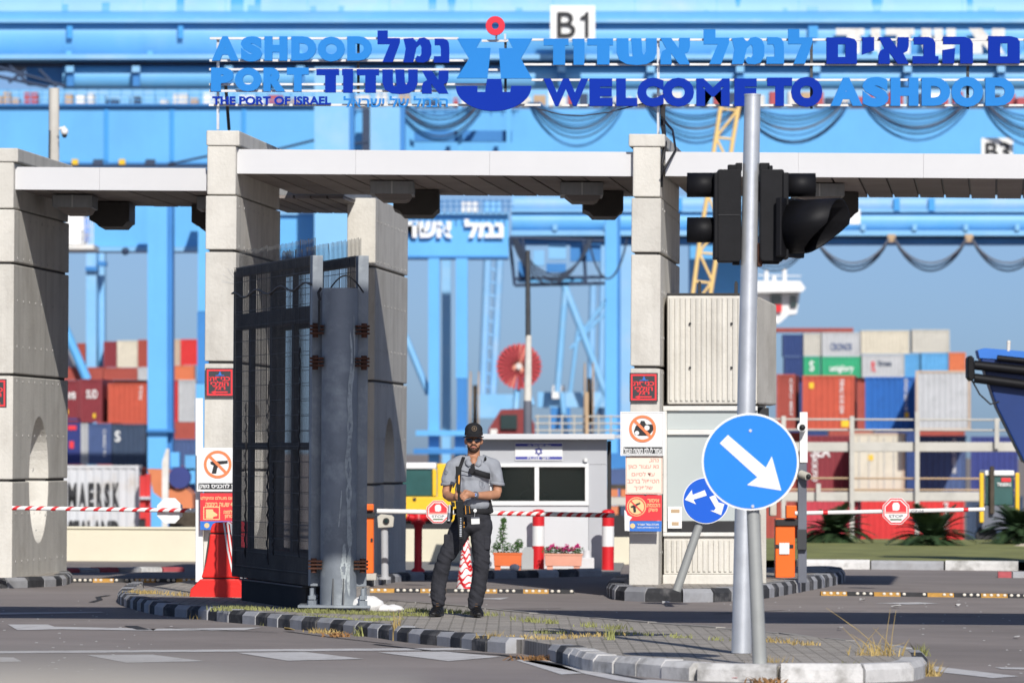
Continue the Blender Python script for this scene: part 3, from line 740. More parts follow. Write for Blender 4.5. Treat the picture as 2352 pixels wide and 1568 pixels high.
rw = random.Random(9)
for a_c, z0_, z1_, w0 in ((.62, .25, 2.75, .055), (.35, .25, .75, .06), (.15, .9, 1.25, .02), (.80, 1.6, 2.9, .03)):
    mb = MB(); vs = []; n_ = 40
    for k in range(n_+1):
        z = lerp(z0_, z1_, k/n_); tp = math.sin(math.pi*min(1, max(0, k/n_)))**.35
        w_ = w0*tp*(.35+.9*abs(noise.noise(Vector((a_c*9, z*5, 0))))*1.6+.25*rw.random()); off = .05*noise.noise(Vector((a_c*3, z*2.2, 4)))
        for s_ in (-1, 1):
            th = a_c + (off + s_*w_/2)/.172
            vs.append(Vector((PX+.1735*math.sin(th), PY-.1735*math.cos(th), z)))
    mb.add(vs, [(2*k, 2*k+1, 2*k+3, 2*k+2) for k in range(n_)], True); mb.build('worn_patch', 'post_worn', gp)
def leaf(label, A, Bv, spikes_seed, closed=True):
    """gate leaf from hinge stile A=(x,y) along direction Bv"""
    A = Vector((A[0], A[1], 0)); d = Vector((Bv[0], Bv[1], 0)); L = d.length; u = d/L; nrm = Vector((u.y, -u.x, 0))
    if nrm.x > 0: nrm = -nrm
    t = thing('gate_leaf', (A.x, A.y, .3), label, 'gate', 'open steel gate leaves')
    zb, zm, zr, ztp = .34, 1.66, 2.93, 3.46
    def bar(name, s0, s1, z0, z1, th=.08, off=0.0, m='gate_steel'):
        mb = MB(); mb.obox(A + u*s0 + nrm*(off-th/2) + Vector((0,0,z0)), u*(s1-s0), nrm*th, (0,0,z1-z0)); mb.build(name, m, t, bev=.004)
    bar('hinge_stile', 0, .12, zb, ztp, .10, 0, 'post_steel')
    bar('end_stile', L-.10, L, zb, ztp-.03)
    bar('bottom_rail', .12, L-.1, zb, zb+.10); bar('middle_rail', .12, L-.1, zm-.035, zm+.035, .07)
    bar('band', .12, L-.1, zr-.10, zr+.06, .07); bar('top_rail', .12, L-.1, ztp-.09, ztp, .07)
    bar('kick_plate', .12, L-.1, zb+.10, zb+.30, .03)
    for f in ((.26, .53, .80) if closed else (.5,)):
        bar('upright', L*f-.07, L*f+.07, zb+.3, zm-.035, .05); bar('upright', L*f-.07, L*f+.07, zm+.035, zr-.1, .05); bar('upright', L*f-.05, L*f+.05, zr+.06, ztp-.09, .05)
    rnd = random.Random(spikes_seed)
    w = MB(); n = 84
    for k in range(n):
        s = .14 + (L-.2)*k/n; o = A + u*s + nrm*.05
        e = -.01; ln = rnd.gauss(0, .012) if rnd.random() < .25 else 0
        q = .0026
        w.obox(o + Vector((-q,-q,zb)), (2*q,0,0), (0,2*q,0), (u.x*ln, u.y*ln, ztp+e-zb))
    z = zb+.12
    while z < ztp:
        w.obox(A + u*.12 + nrm*.048 + Vector((0,0,z-.0025)), u*(L-.2), nrm*.005, (0,0,.005)); z += .15
    w.build('wire_mesh', 'gate_steel', t, kind='stuff')
    w = MB()
    for k in range(64):
        s = .14 + (L-.2)*k/64; o = A + u*s + nrm*.0
        ln = rnd.gauss(0, .025) if rnd.random() < .12 else 0; q = .0028
        w.obox(o + Vector((-q,-q,ztp)), (2*q,0,0), (0,2*q,0), (u.x*ln, u.y*ln, .17+rnd.uniform(-.012,.012)))
    w.build('spike_row', 'gate_steel', t, kind='stuff')
    if not closed: return t
    c = MB()
    for s, z0, z1 in ((.5, .6, 2.6), (1.9, .6, 1.5), (2.2, .5, 2.3), (3.5, .55, 2.1)):
        nn = 26
        c.tube([A + u*(s+rnd.gauss(0,.02)) + nrm*(.07+.01*(k % 2)) + Vector((0,0,lerp(z0, z1, k/nn))) for k in range(nn+1)], [.006+.006*(k % 2) for k in range(nn+1)], 5)
    c.tube([A + u*(L*k/30) + nrm*.06 + Vector((0,0,3.18+.03*math.sin(k*.7))) for k in range(31)], [.008+.006*(k % 2) for k in range(31)], 5)
    c.build('chain', 'black', t)
    return t
ax = P(727, 1042, 58.0).x; bx_ = P(543, 1042, 62.4).x
dirv = (bx_-ax, 4.4)
leaf('open wire gate leaf, left of the post, with spikes on top', (ax, 58.0), dirv, 3)
leaf('second open gate leaf, mostly hidden behind the gate post', (P(832, 1042, 58.0).x, 58.0), dirv, 5, False)
# loose barbed wire ends at the far corner
mb = MB()
far = Vector((bx_, 62.4, 3.3))
for dx, dz in ((-.10,.16),(-.15,.10),(-.17,.04),(-.06,.15),(-.16,.02)):
    mb.tube([far, far+Vector((dx,-.05,dz))], .0022, 4)
mb.build('barbed_wire', 'galv', label='loose wire ends at the far corner of the gate', cat='wire')
# corrugated black base under the leaf
u = Vector((dirv[0], dirv[1], 0)).normalized(); a = Vector((P(706,1042,58.6).x, 58.4, .10))
sk = thing('gate_ballast', a, 'black corrugated ballast box under the gate leaf', 'ballast')
pts = []
n = 44; Lk = 3.5
nr = Vector((u.y, -u.x, 0)); nr = -nr if nr.x > 0 else nr
for k in range(n*2):
    pts.append(a + u*(Lk*k/(n*2-1)) + nr*(.02 if k % 2 else .0) + Vector((0,0,0)))
prof = pts + [a + u*Lk - nr*.30, a - nr*.30]
mb = MB(); mb.prism(prof, (0,0,.215)); mb.build('corrugated_shell', 'black', sk)
mb = MB(); mb.obox(a - u*.03 + nr*.04 + Vector((0,0,.216)), u*(Lk+.06), -nr*.38, (0,0,.015)); mb.build('lid', 'gate_steel', sk)

# ------------------------------------------------------------------ red water-filled barrier
bd = 63.2
jb = thing('road_barrier', (P(498,1373,bd).x, bd, .11), 'red plastic road barrier with white stripes beside the gate', 'barrier')
zs = lambda p, D: p
prof = [(435,1373),(437,1353),(462,1327),(473,1290),(479,1255),(483,1215),(487,1203),(495,1199),(518,1199),(526,1204),(530,1230),(534,1262),(542,1300),(562,1340),(566,1373)]
lo = [(435,1374),(437,1353),(461,1328)]; hi = [(541,1328),(562,1350),(566,1374)]
vec = Vector((.16, 1.25, 0))
def bpr(px, name, m, D=bd, v=vec, bev=.012):
    mb = MB(); mb.prism([P(x, y, D) for x, y in px], v); return mb.build(name, m, jb, bev=bev)
bpr([(435,1374),(437,1353),(460,1329),(548,1329),(562,1350),(566,1374)], 'foot', 'red_plastic')
bpr([(462,1326),(473,1290),(479,1255),(482,1226),(528,1226),(534,1262),(542,1300),(549,1326)], 'body', 'red_plastic')
bpr([(482,1223),(484,1212),(488,1203),(495,1199),(518,1199),(525,1204),(528,1223)], 'head', 'red_plastic')
bpr([(465,1330),(480,1223),(526,1223),(540,1330)], 'core', 'housing_dark', bd+.02, vec*.97, 0)
for d0, d1 in ((.02,.13),(.20,.31)):
    f0 = (d0, d0*.128); mb = MB()
    edge = [(519.2,1198.2),(526.4,1203.5),(529,1223),(530.6,1228),(535,1262),(543,1300),(550,1326),(551,1329)]
    vs = [P(x+.6, y, bd) + vec*d0 for x, y in edge] + [P(x+.6, y, bd) + vec*d1 for x, y in edge]
    m_ = len(edge)
    mb.add(vs, [(i+1, i, m_+i, m_+i+1) for i in range(m_-1)]); mb.build('stripe', 'white', jb)
# the same two stripes folded over on to the end face
for x0, x1 in ((512,516),(520,524)):
    mb = MB(); mb.pprism([(x0,1200),(x1,1200),(x1+9,1262),(x1+22,1322),(x0+22,1322),(x0+9,1262)], bd-.006, .004); mb.build('stripe', 'white', jb)

# ------------------------------------------------------------------ traffic light
TD = 46.2
tl = thing('traffic_light', (P(1703,1497,TD).x, TD, .11), 'tall grey traffic light pole seen from behind with black signal heads', 'traffic light')
p0, p1 = P(1703, 1499, TD), P(1728.5, 220, TD)
mb = MB(); mb.cyl(p0, p1, 23*TD/F, 18.5*TD/F, 28); mb.build('pole', 'galv', tl)
mb = MB(); mb.cyl(p1, p1+Vector((0,0,.012)), 19.5*TD/F, 19.5*TD/F, 28); mb.build('cap', 'galv', tl)
def head(x0, x1, y0, y1, D, name):
    mb = MB()
    mb.pprism([(x0,y0+3),(x0+3,y0),(x1-3,y0),(x1,y0+3),(x1,y1-8),(x1-4,y1),(x0+4,y1),(x0,y1-8)], D, .30)
    return mb.build(name, 'signal_black', tl, bev=.012)
head(1648, 1703, 389, 601, TD-.10, 'signal_head')
head(1746, 1801, 389, 600, TD-.10, 'signal_head')
for xa, xb in ((1640,1650),(1798,1812)):
    mb = MB(); mb.pbox(xa, xb, 396, 594, TD-.12, .34); mb.build('front_plate', 'signal_black', tl, bev=.008)
mb = MB(); mb.pbox(1650, 1701, 492.5, 495, TD-.107, .02); mb.build('seam', 'black', tl)
def visor(xa, xb, yc, r, D, ext=.75, drop=.0):
    """tube visor with the lower front cut back, axis along x"""
    n = 20; vs = []; fs = []
    a = P(xa, yc, D); b = P(xb, yc+drop, D); rr = r*D/F
    ax = (b-a)
    for j in range(2):
        for i in range(n+1):
            th = -math.pi/2 + 2*math.pi*i/n
            up = math.sin(th)
            t = 1.0 if j == 1 else 0.0
            vs.append(a + ax*t + Vector((0, rr*math.cos(th), rr*up)))
    for i in range(n): fs.append((i, i+1, n+2+i, n+1+i))
    mb = MB(); mb.add(vs, fs, True)
    ob = mb.build('visor', 'signal_black', tl)
    s = ob.modifiers.new('solid', 'SOLIDIFY'); s.thickness = .008; s.offset = 0
    return ob
visor(1650, 1578, 425, 27, TD+.05); visor(1650, 1578, 528, 28, TD+.05)
visor(1804, 1873, 425, 26, TD+.02)
# big visor turned towards the road on the right
def big_visor(xa, xb, yc, r, D):
    n = 24; a = P(xa, yc, D-.02); b = P(xb, yc-6, D-.20); rr = r*D/F; ax = b-a
    side = Vector((ax.y, -ax.x, 0)).normalized(); vs = []
    for j in range(2):
        for i in range(n+1):
            th = -math.pi*.47 + 2*math.pi*.97*i/n
            up = math.sin(th)
            t = 0 if j == 0 else (1.0 if up > .1 else 1.0 + .72*(up-.1)/1.1)
            vs.append(a + ax*t + side*(rr*math.cos(th)) + Vector((0,0,rr*up)))
    mb = MB(); mb.add(vs, [(i, i+1, n+2+i, n+1+i) for i in range(n)], True)
    ob = mb.build('visor', 'signal_black', tl); s = ob.modifiers.new('solid', 'SOLIDIFY'); s.thickness = .01; s.offset = 0
    mb = MB(); d = ax.normalized(); mb.cyl(a, a+d*.02, rr*.9, rr*.9, 24); mb.build('lens', 'signal_lens', tl)
    # square backing of the lower lamp
    mb = MB(); mb.obox(a - side*rr*1.05 - Vector((0,0,rr*1.15)) - d*.05, side*rr*2.1, d*.05, (0,0,rr*2.25)); mb.build('front_plate', 'signal_black', tl, bev=.01)
big_visor(1822, 1928, 522, 60, TD)
for x0, x1, y0, y1, m in ((1742,1752,418,462,'signal_black'),(1750,1778,432,441,'galv'),(1775,1800,436,446,'signal_black'),(1740,1752,558,592,'rust'),(1748,1780,578,588,'galv'),(1740,1751,592,612,'rust'),(1690,1705,374,392,'signal_black'),(1745,1768,374,392,'signal_black'),(1672,1692,378,392,'signal_black'),(1762,1775,380,392,'signal_black'),(1683,1700,598,608,'signal_black'),(1752,1790,596,606,'signal_black')):
    mb = MB(); mb.pbox(x0, x1, y0, y1, TD-.05, .12); mb.build('bracket', m, tl, bev=.006)

# ------------------------------------------------------------------ round blue sign, pass right
SD = 43.6
rs = thing('road_sign', (P(1744,1523,SD).x, SD, .11), 'large round blue sign with one white arrow pointing down right', 'road sign')
mb = MB(); mb.cyl(P(1745,1524,SD), P(1722,1000,SD), 16.5*SD/F, 14*SD/F, 20); mb.build('pole', 'pole_grey', rs)
sk_ = SD/F; c = P(1723.5, 1060, SD-.075)
mb = MB(); mb.disc(c, 111.5*sk_, .006, 64); mb.build('rim', 'white', rs)
mb = MB(); mb.disc(c+Vector((0,-.004,0)), 107*sk_, .004, 64); mb.build('plate', 'road_sign_blue', rs)
mb = MB(); mb.disc(c+Vector((0,.007,0)), 111.5*sk_, .012, 64); mb.build('back', 'pole_grey', rs)
# arrow: in survey pixels
Q = lambda zx, zy: ((1480+zx/3.1365)*.9408, (980+zy/3.1365)*.9408)
mb = MB(); mb.pprism([Q(*p) for p in [(932,255),(1222,505),(1268,418),(1340,680),(1078,637),(1158,578),(870,318)]], SD-.0825, .003); mb.build('arrow', 'white', rs)
for q in [(1104,222),(1122,800)]:
    x, y = Q(*q); mb = MB(); mb.disc(P(x, y, SD-.086), 3.6*sk_, .006, 12); mb.build('rivet', 'galv', rs)
for y in (1010, 1110):
    mb = MB(); mb.pbox(1704, 1742, y-5, y+5, SD-.05, .03); mb.build('clamp', 'galv', rs)
# small leaning sign
SD2 = 64.6
ls = thing('road_sign', (P(1555,1354,SD2).x, SD2, .14), 'smaller leaning round blue sign with two white arrows by the booth', 'road sign')
mb = MB(); mb.cyl(P(1554,1356,SD2), P(1625,1150,SD2), 10*SD2/F, 9.5*SD2/F, 16); mb.build('pole', 'pole_grey', ls)
s2 = SD2/F; c = P(1621.5, 1149, SD2-.075)
mb = MB(); mb.disc(c, 53.5*s2, .006, 48); mb.build('rim', 'white', ls)
mb = MB(); mb.disc(c+Vector((0,-.004,0)), 51.5*s2, .004, 48); mb.build('plate', 'road_sign_blue2', ls)
for pts in ([(755,676),(770,718),(668,750),(688,785),(602,750),(655,674),(662,712)], [(790,730),(832,713),(860,770),(905,782),(880,868),(797,833),(826,832),(838,815)]):
    mb = MB(); mb.pprism([Q(*p) for p in pts], SD2-.0825, .003); mb.build('arrow', 'white', ls)

# ------------------------------------------------------------------ signs on the walls
WDn = 68.94
def panel(t, x0, x1, y0, y1, D, m, name='plate', dep=.012):
    mb = MB(); mb.pbox(x0, x1, y0, y1, D, dep); return mb.build(name, m, t)
def words(t, s, x0, x1, y0, y1, D, m, bold=.015, name='lettering'):
    mb = MB(); text(mb, s, x0, x1, y0, y1, D, .0015, bold); return mb.build(name, m, t)
def sthing(label, x0, x1, y1, D): 
    p = P((x0+x1)/2, y1, D); return thing('sign', p, label, 'sign')
def black_sign(label, x0, y0, D=WDn):
    x1, y1 = x0+65, y0+66
    t = sthing(label, x0, x1, y1, D)
    panel(t, x0, x1, y0, y1, D, 'print_grey')
    for a in ((x0+3,x1-3,y0+3,y0+7),(x0+3,x1-3,y1-7,y1-3),(x0+3,x0+7,y0+7,y1-7),(x1-7,x1-3,y0+7,y1-7)):
        panel(t, *a, D-.003, 'print_red', 'border', .002)
    w, h = x1-x0, y1-y0
    for s, a, b, c, d in (('כניסת',.13,.87,.30,.45),('הולכי',.18,.82,.45,.62),('רגל',.27,.70,.60,.76)):
        words(t, rtl(s), x0+a*w, x0+b*w, y0+c*h, y0+d*h, D-.002, 'print_red', .035)
    mb = MB(); mb.pprism([(x0+.18*w,y0+.84*h),(x0+.36*w,y0+.77*h),(x0+.36*w,y0+.81*h),(x0+.78*w,y0+.81*h),(x0+.78*w,y0+.86*h),(x0+.36*w,y0+.86*h),(x0+.36*w,y0+.91*h)], D-.003, .002); mb.build('arrow', 'print_red', t)
    mb = MB(); mb.pprism([(x0+.45*w,y0+.24*h),(x0+.57*w,y0+.24*h),(x0+.51*w,y0+.10*h)], D-.003, .002); mb.pbox(x0+.36*w, x0+.66*w, y0+.245*h, y0+.27*h, D-.003, .002); mb.build('emblem', 'print_blue', t)
    return t
black_sign('black and red pedestrian sign on the wall behind the gate', 472, 845)
black_sign('black and red pedestrian sign on the pillar above the photography ban', 1446, 856)
black_sign('black and red sign on the leftmost wall, cut by the picture edge', -50, 870)
def ring_ban(t, x, y, r, D, m='print_orange'):
    s = D/F; mb = MB(); mb.disc(P(x, y, D), r*s, .002, 36, r*.80*s); mb.build('ban_ring', m, t)
    k = r*.86*math.sqrt(.5); w = r*.10
    mb = MB(); mb.pprism([(x-k-w*.7,y-k+w*.7),(x-k+w*.7,y-k-w*.7),(x+k+w*.7,y+k-w*.7),(x+k-w*.7,y+k+w*.7)], D-.001, .002); mb.build('ban_bar', m, t)
def pistol(t, x, y, s, D, m='text_black', flip=1, rot=0.0):
    pts = [(-1,-.42),(1,-.55),(1,-.22),(.05,-.10),(-.20,.35),(-.32,.95),(-.85,.95),(-.62,0),(-.95,-.12)]
    c, q = math.cos(rot), math.sin(rot)
    mb = MB(); mb.pprism([(x+flip*s*(a*c-b*q), y+s*(a*q+b*c)) for a, b in pts], D, .002); mb.build('pistol_symbol', m, t)
# pistol ban sign
t = sthing('white no-weapons sign with orange ban ring, partly behind the gate', 452, 553, 1128, 68.75)
panel(t, 452, 553, 1028, 1128, 68.75, 'white'); panel(t, 456, 549, 1109, 1123, 68.746, 'text_black', 'strip', .003)
words(t, rtl('אין להכניס נשק'), 458, 547, 1110, 1123, 68.745, 'white', .03)
pistol(t, 503, 1068, 20, 68.746, flip=1); ring_ban(t, 500, 1066, 32, 68.744)
t = sthing('red and blue security camera notice under the no-weapons sign', 460, 548, 1216, 68.78)
panel(t, 460, 548, 1132, 1216, 68.78, 'print_red'); panel(t, 460, 548, 1196, 1216, 68.776, 'print_blue', 'strip', .003)
words(t, rtl('מקום מצולם ומוקלט'), 461, 546, 1139, 1149, 68.777, 'print_yellow', .02); words(t, rtl('24 שעות ביממה'), 472, 540, 1152, 1163, 68.777, 'print_yellow', .02)
words(t, rtl('מצלמות'), 513, 545, 1170, 1179, 68.777, 'print_yellow', .02); words(t, rtl('בטחון'), 516, 540, 1181, 1191, 68.777, 'print_yellow', .02)
for a in ((467,505,1163,1165),(467,505,1191,1193),(467,469,1165,1191),(503,505,1165,1191)): panel(t, *a, 68.776, 'print_yellow', 'border', .003)
mb = MB(); mb.pprism([(473,1169),(489,1169),(490,1174),(499,1180),(499,1184),(490,1186),(489,1190),(473,1190)], 68.776, .003); mb.build('camera_symbol', 'print_yellow', t)
mb = MB(); mb.disc(P(475,1206,68.774), 6*68.7/F, .003, 10); mb.build('emblem', 'print_yellow', t)
# white sign post
mb = MB(); mb.pbox(449, 466, 914, 1336, 68.9, .08); mb.build('sign_post', 'white', label='slim white post carrying the no-weapons sign', cat='post', bev=.006)
# right-hand signs
t = sthing('white photography ban sign with orange ring on the pillar', 1425, 1526, 1046, 68.7)
panel(t, 1425, 1526, 945, 1046, 68.7, 'white'); panel(t, 1432, 1521, 1026, 1041, 68.696, 'text_black', 'strip', .003)
words(t, rtl('אסור לצלם בשטח הנמל'), 1433, 1520, 1027, 1041, 68.695, 'white', .03)
for a in ((1428,1523,947.5,948.5),(1428,1523,1043,1044),(1428,1429,948,1043),(1522,1523,948,1043)): panel(t, *a, 68.697, 'fascia_edge', 'border', .002)
mb = MB(); mb.pprism([(1456,990),(1460,978),(1470,972),(1472,966),(1480,966),(1484,974),(1500,974),(1502,986),(1490,1000),(1466,1000),(1458,998)], 68.696, .003); mb.build('camera_symbol', 'text_black', t)
mb = MB(); mb.disc(P(1463,994,68.694), 5*68.7/F, .002, 14); mb.disc(P(1486,982,68.694), 6*68.7/F, .002, 14); mb.build('camera_lens', 'white', t)
ring_ban(t, 1476, 984, 31, 68.690)
t = sthing('cream paper notice with red Hebrew lines on the pillar', 1437, 1522, 1133, 68.74)
panel(t, 1437, 1522, 1047, 1134, 68.74, 'paper_cream')
for a in ((1438.5,1520.5,1049,1050),(1438.5,1520.5,1131,1132),(1438.5,1439.5,1050,1131),(1519.5,1520.5,1050,1131)): panel(t, *a, 68.737, 'print_salmon', 'border', .002)
for s, x0, x1, y0, y1 in (('נהג,',1491,1513,1053,1062),('נא עצור כאן',1443,1513,1067,1078),('עד לסיום',1451,1504,1083,1093),('הטיפול ברכב',1441,1514,1098,1109),('שלפניך',1456,1499,1114,1126)):
    words(t, rtl(s), x0, x1, y0, y1, 68.738, 'print_salmon', .012)
t = sthing('torn red and blue no-weapons notice at the bottom of the pillar signs', 1437, 1520, 1218, 68.76)
mb = MB(); mb.pprism([(1437,1134),(1478,1136),(1482,1139),(1488,1135),(1520,1137),(1520,1195),(1446,1195),(1452,1187),(1441,1182),(1437,1170)], 68.76, .004); mb.build('red_field', 'print_red', t)
mb = MB(); mb.pprism([(1446,1196),(1520,1196),(1519,1220),(1446,1219)], 68.76, .004); mb.build('blue_field', 'print_blue', t)
mb = MB(); mb.pprism([(1434,1170),(1441,1176),(1452,1187),(1447,1196),(1447,1219),(1435,1218)], 68.762, .004); mb.build('torn_paper', 'white', t)
mb = MB(); mb.disc(P(1462,1163,68.757), 22*68.7/F, .002, 28); mb.build('roundel', 'print_yellow', t)
mb = MB(); mb.disc(P(1462,1163,68.754), 20*68.7/F, .002, 28, 17.8*68.7/F); mb.pprism([(1447,1150),(1449,1148),(1477,1176),(1475,1178)], 68.752, .002); mb.build('ban_ring', 'print_red', t)
pistol(t, 1461, 1163, 12, 68.756, rot=-.35)
for s, x0, x1, y0, y1 in (('איסור',1487,1514,1145,1153),('הכנסת',1485,1516,1156,1164),('נשק',1490,1510,1167,1176)): words(t, rtl(s), x0, x1, y0, y1, 68.757, 'print_yellow', .02)
words(t, rtl('חברת נמל אשדוד'), 1463, 1513, 1201, 1206, 68.757, 'white', .02); words(t, 'www.ashdodport.co.il', 1463, 1513, 1209, 1213, 68.757, 'white', .02)
mb = MB(); mb.disc(P(1453,1207,68.755), 6*68.7/F, .002, 10); mb.build('emblem', 'print_yellow', t)

# ------------------------------------------------------------------ grey guard kiosk
KD = 84.4
kb = thing('guard_kiosk', (P(1250,1310,KD).x, KD, .125), 'grey prefabricated guard kiosk with sliding windows and flag banner', 'kiosk')
kz = .13; kdep = 2.2
def kbox(x0, x1, y0, y1, D, dep, m, name, bev=.004):
    mb = MB(); mb.pbox(x0, x1, y0, y1, D, dep); return mb.build(name, m, kb, bev=bev)
kbox(1082, 1412, 996, 1009, KD-.25, kdep+.5, 'kiosk_light', 'roof', .01)
kbox(1088, 1394, 1009.5, 1066, KD, .06, 'kiosk_grey', 'upper_panel')
kbox(1088, 1130, 1066.5, 1156, KD, .06, 'kiosk_light', 'side_panel'); 
kbox(1352, 1394, 1066.5, 1309, KD, .06, 'kiosk_grey', 'corner_panel')
kbox(1088, 1351.5, 1160, 1309, KD, .06, 'kiosk_light', 'lower_panel')
kbox(1388, 1394.5, 1010, 1308, KD+.07, kdep, 'kiosk_trim', 'side_wall'); kbox(1088, 1094, 1010, 1308, KD+.07, kdep, 'kiosk_trim', 'side_wall'); kbox(1094, 1388, 1010, 1308, KD+kdep, .06, 'room_dark', 'rear_wall')
kbox(1395.5, 1404, 1012, 1306, KD+.12, .3, 'black', 'side_recess_shade')  # black strip standing in for the shade of the side recess
fr = kbox(1112, 1352, 1064, 1072, KD-.03, .10, 'white', 'window_frame')
for a in ((1112,1352,1150,1160),(1112,1120,1072.3,1149.7),(1344,1352,1072.3,1149.7),(1228,1238,1072.3,1149.7)): 
    mb = MB(); mb.pbox(*a, KD-.03, .10); mb.build('window_frame', 'white', kb)
mb = MB(); mb.cyl(P(1345,1060,KD-.05), P(1345,1052,KD-.05), .03, n=10); mb.build('lamp', 'white', kb)
for k, (x0, x1) in enumerate(((1120.3,1227.7),(1238.3,1343.7))):
    mb = MB(); mb.pbox(x0, x1, 1072.5, 1149.5, KD+.03+.012*k, .006); mb.build('window_pane', 'pane', kb)
bn = thing('flag_banner', P(1238,1056,KD-.03), 'white and blue flag banner fixed above the kiosk windows', 'banner')
mb = MB(); mb.pbox(1183, 1292, 1016, 1057, KD-.02, .012); mb.build('cloth', 'white', bn)
for a in ((1184,1291,1018,1024.5),(1184,1291,1048,1054.5)):
    mb = MB(); mb.pbox(*a, KD-.024, .003); mb.build('stripe', 'flag_blue', bn)
mb = MB(); sq = KD/F; c = P(1237.5, 1036, KD-.024)
for rot in (0, 1):
    tri = [c + Vector((9*sq*math.sin(2*math.pi*k/3+math.pi*rot), 0, 9*sq*math.cos(2*math.pi*k/3+math.pi*rot))) for k in range(3)]
    for a, b in zip(tri, tri[1:]+tri[:1]): mb.tube([a, b], .007, 4)
mb.build('star', 'flag_blue', bn)
mb = MB(); text(mb, rtl('עם ישראל חי'), 1212, 1265, 1019, 1024, KD-.026, .001, .02); text(mb, rtl('יחד ננצח'), 1212, 1262, 1049, 1054, KD-.026, .001, .02); mb.build('lettering', 'white', bn)

# ------------------------------------------------------------------ concrete booth with ribbed panels
BD = 69.6
bt = thing('gate_booth', (P(1650,1340,BD).x, BD, .145), 'ribbed concrete gate booth with shaded windows beside the pillar', 'booth')
def bbox(x0, x1, y0, y1, D, dep, m, name, bev=.006):
    mb = MB(); mb.pbox(x0, x1, y0, y1, D, dep); return mb.build(name, m, bt, bev=bev)
bbox(1533, 1740, 679, 928, BD, 2.4, 'concrete', 'upper_block', .02)
# slanted right flank
mb = MB(); mb.prism([P(1740.5,680,BD), P(1783,700,BD+.9), P(1783,930,BD+.9), P(1740.5,928,BD)], (0, 1.4, 0)); mb.build('flank', 'concrete', bt, bev=.02)
for k in range(17):
    x = 1538 + k*12.1
    if x < 1732: bbox(x, x+6.2, 684, 920, BD-.022, .03, 'concrete', 'rib', .004)
for x in (1585, 1680):
    for y in (743, 844):
        mb = MB(); mb.disc(P(x, y, BD-.03), .014, .03, 10); mb.build('tie_hole', 'black', bt)
bbox(1525, 1740, 1232, 1318, BD+.05, 2.3, 'concrete', 'lower_block', .01); bbox(1522, 1745, 1318.5, 1350, BD+.02, 2.4, 'concrete', 'plinth', .015)
for k in range(13):
    x = 1530 + k*12.1
    bbox(x, x+6.2, 1240, 1312, BD+.03, .03, 'concrete', 'rib', .004)
for a in ((1523,1740,932,943),(1523,1740,1222,1231),(1523,1532,943.3,1221.7),(1532.3,1740,986,998)):
    bbox(*a, BD+.0, .08, 'white_dirty', 'window_frame')
bbox(1532.3, 1740, 943.4, 985.7, BD+.05, .01, 'blind', 'upper_blind'); bbox(1532.3, 1740, 998.3, 1196, BD+.05, .01, 'blind', 'lower_blind'); bbox(1532.3, 1740, 1196.5, 1221.5, BD+.06, .02, 'black', 'hatch')
for a in ((1534,1566,1163,1213),):
    pp = bbox(*a, BD+.03, .006, 'white', 'notice')
for a in ((1541,1561,1169,1177),(1543,1559,1198,1206)): 
    mb = MB(); mb.pbox(*a, BD+.026, .003); mb.build('tape', 'tan', bt)
bbox(1735, 1760, 930, 1340, BD+.5, 1.8, 'concrete', 'right_wall', .01)
bbox(1741, 1766, 936, 975, BD+.42, .06, 'black', 'side_window')
bbox(1505, 1702, 673, 679, BD+.6, .05, 'black', 'parapet_bar')
for x in (1607, 1691):
    mb = MB(); mb.pprism([(x-4,673),(x-4,652),(x-2,646),(x+2,646),(x+4,652),(x+4,673)], BD+.6, .05); mb.build('parapet_fin', 'black', bt)
bbox(1738, 1748, 1180, 1330, BD+.2, .1, 'concrete_dark', 'conduit_box')
# ------------------------------------------------------------------ harbour cranes
def cbx(t, x0, x1, y0, y1, D, dep, m, name, bev=0):
    mb = MB(); mb.pbox(x0, x1, y0, y1, D, dep); return mb.build(name, m, t)
def htube(t, x0, x1, yc, r, D, m, name, n=28):
    mb = MB(); a, b = P(x0, yc, D), P(x1, yc, D); mb.cyl(a, b, r*D/F, n=n); return mb.build(name, m, t)
def loop(mb, x0, x1, y0, y1, D, r, n=14):
    mb.tube([P(lerp(x0, x1, k/n), y0 + (y1-y0)*(1-(2*k/n-1)**2)**.85, D) for k in range(n+1)], r*D/F, 5)
AD = 335.0
ca = thing('harbour_crane', P(1176, 1150, AD), 'huge pale blue crane boom across the top, board reading B1', 'crane', 'blue harbour cranes')
htube(ca, -120, 2480, 44, 80, AD+3.5, 'crane_top', 'upper_tube', 40)
htube(ca, -120, 2480, 88, 62, AD+1.8, 'crane_tube', 'main_tube', 40)
cbx(ca, -120, 2480, 44, 52, AD-.2, 3, 'crane_pale', 'upper_flange')
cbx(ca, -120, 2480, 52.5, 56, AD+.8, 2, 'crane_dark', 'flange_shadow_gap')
cbx(ca, -120, 2480, 125, 136, AD-.6, 4, 'crane_pale', 'lower_flange')
cbx(ca, -120, 2480, 137, 154, AD+1.2, 4, 'crane_dark', 'underside_shade')  # dark band: shadow under the flange put into its colour
htube(ca, 146, 2480, 178, 27, AD+1.15, 'crane_tube', 'lower_tube', 28)
for x in (160, 312, 525, 690, 1010, 1290, 1495, 1700, 1875, 2085, 2300):
    cbx(ca, x-9, x+9, 152, 166, AD-.4, 2, 'crane_pale', 'hanger'); cbx(ca, x-7, x+9, 166.5, 198, AD-.1, .6, 'crane_deep', 'hanger_plate')
for x in (158, 345, 690, 1400, 1640, 2010, 2350): cbx(ca, x-6, x+6, 117, 125, AD-.4, .5, 'crane_blue', 'cleat')
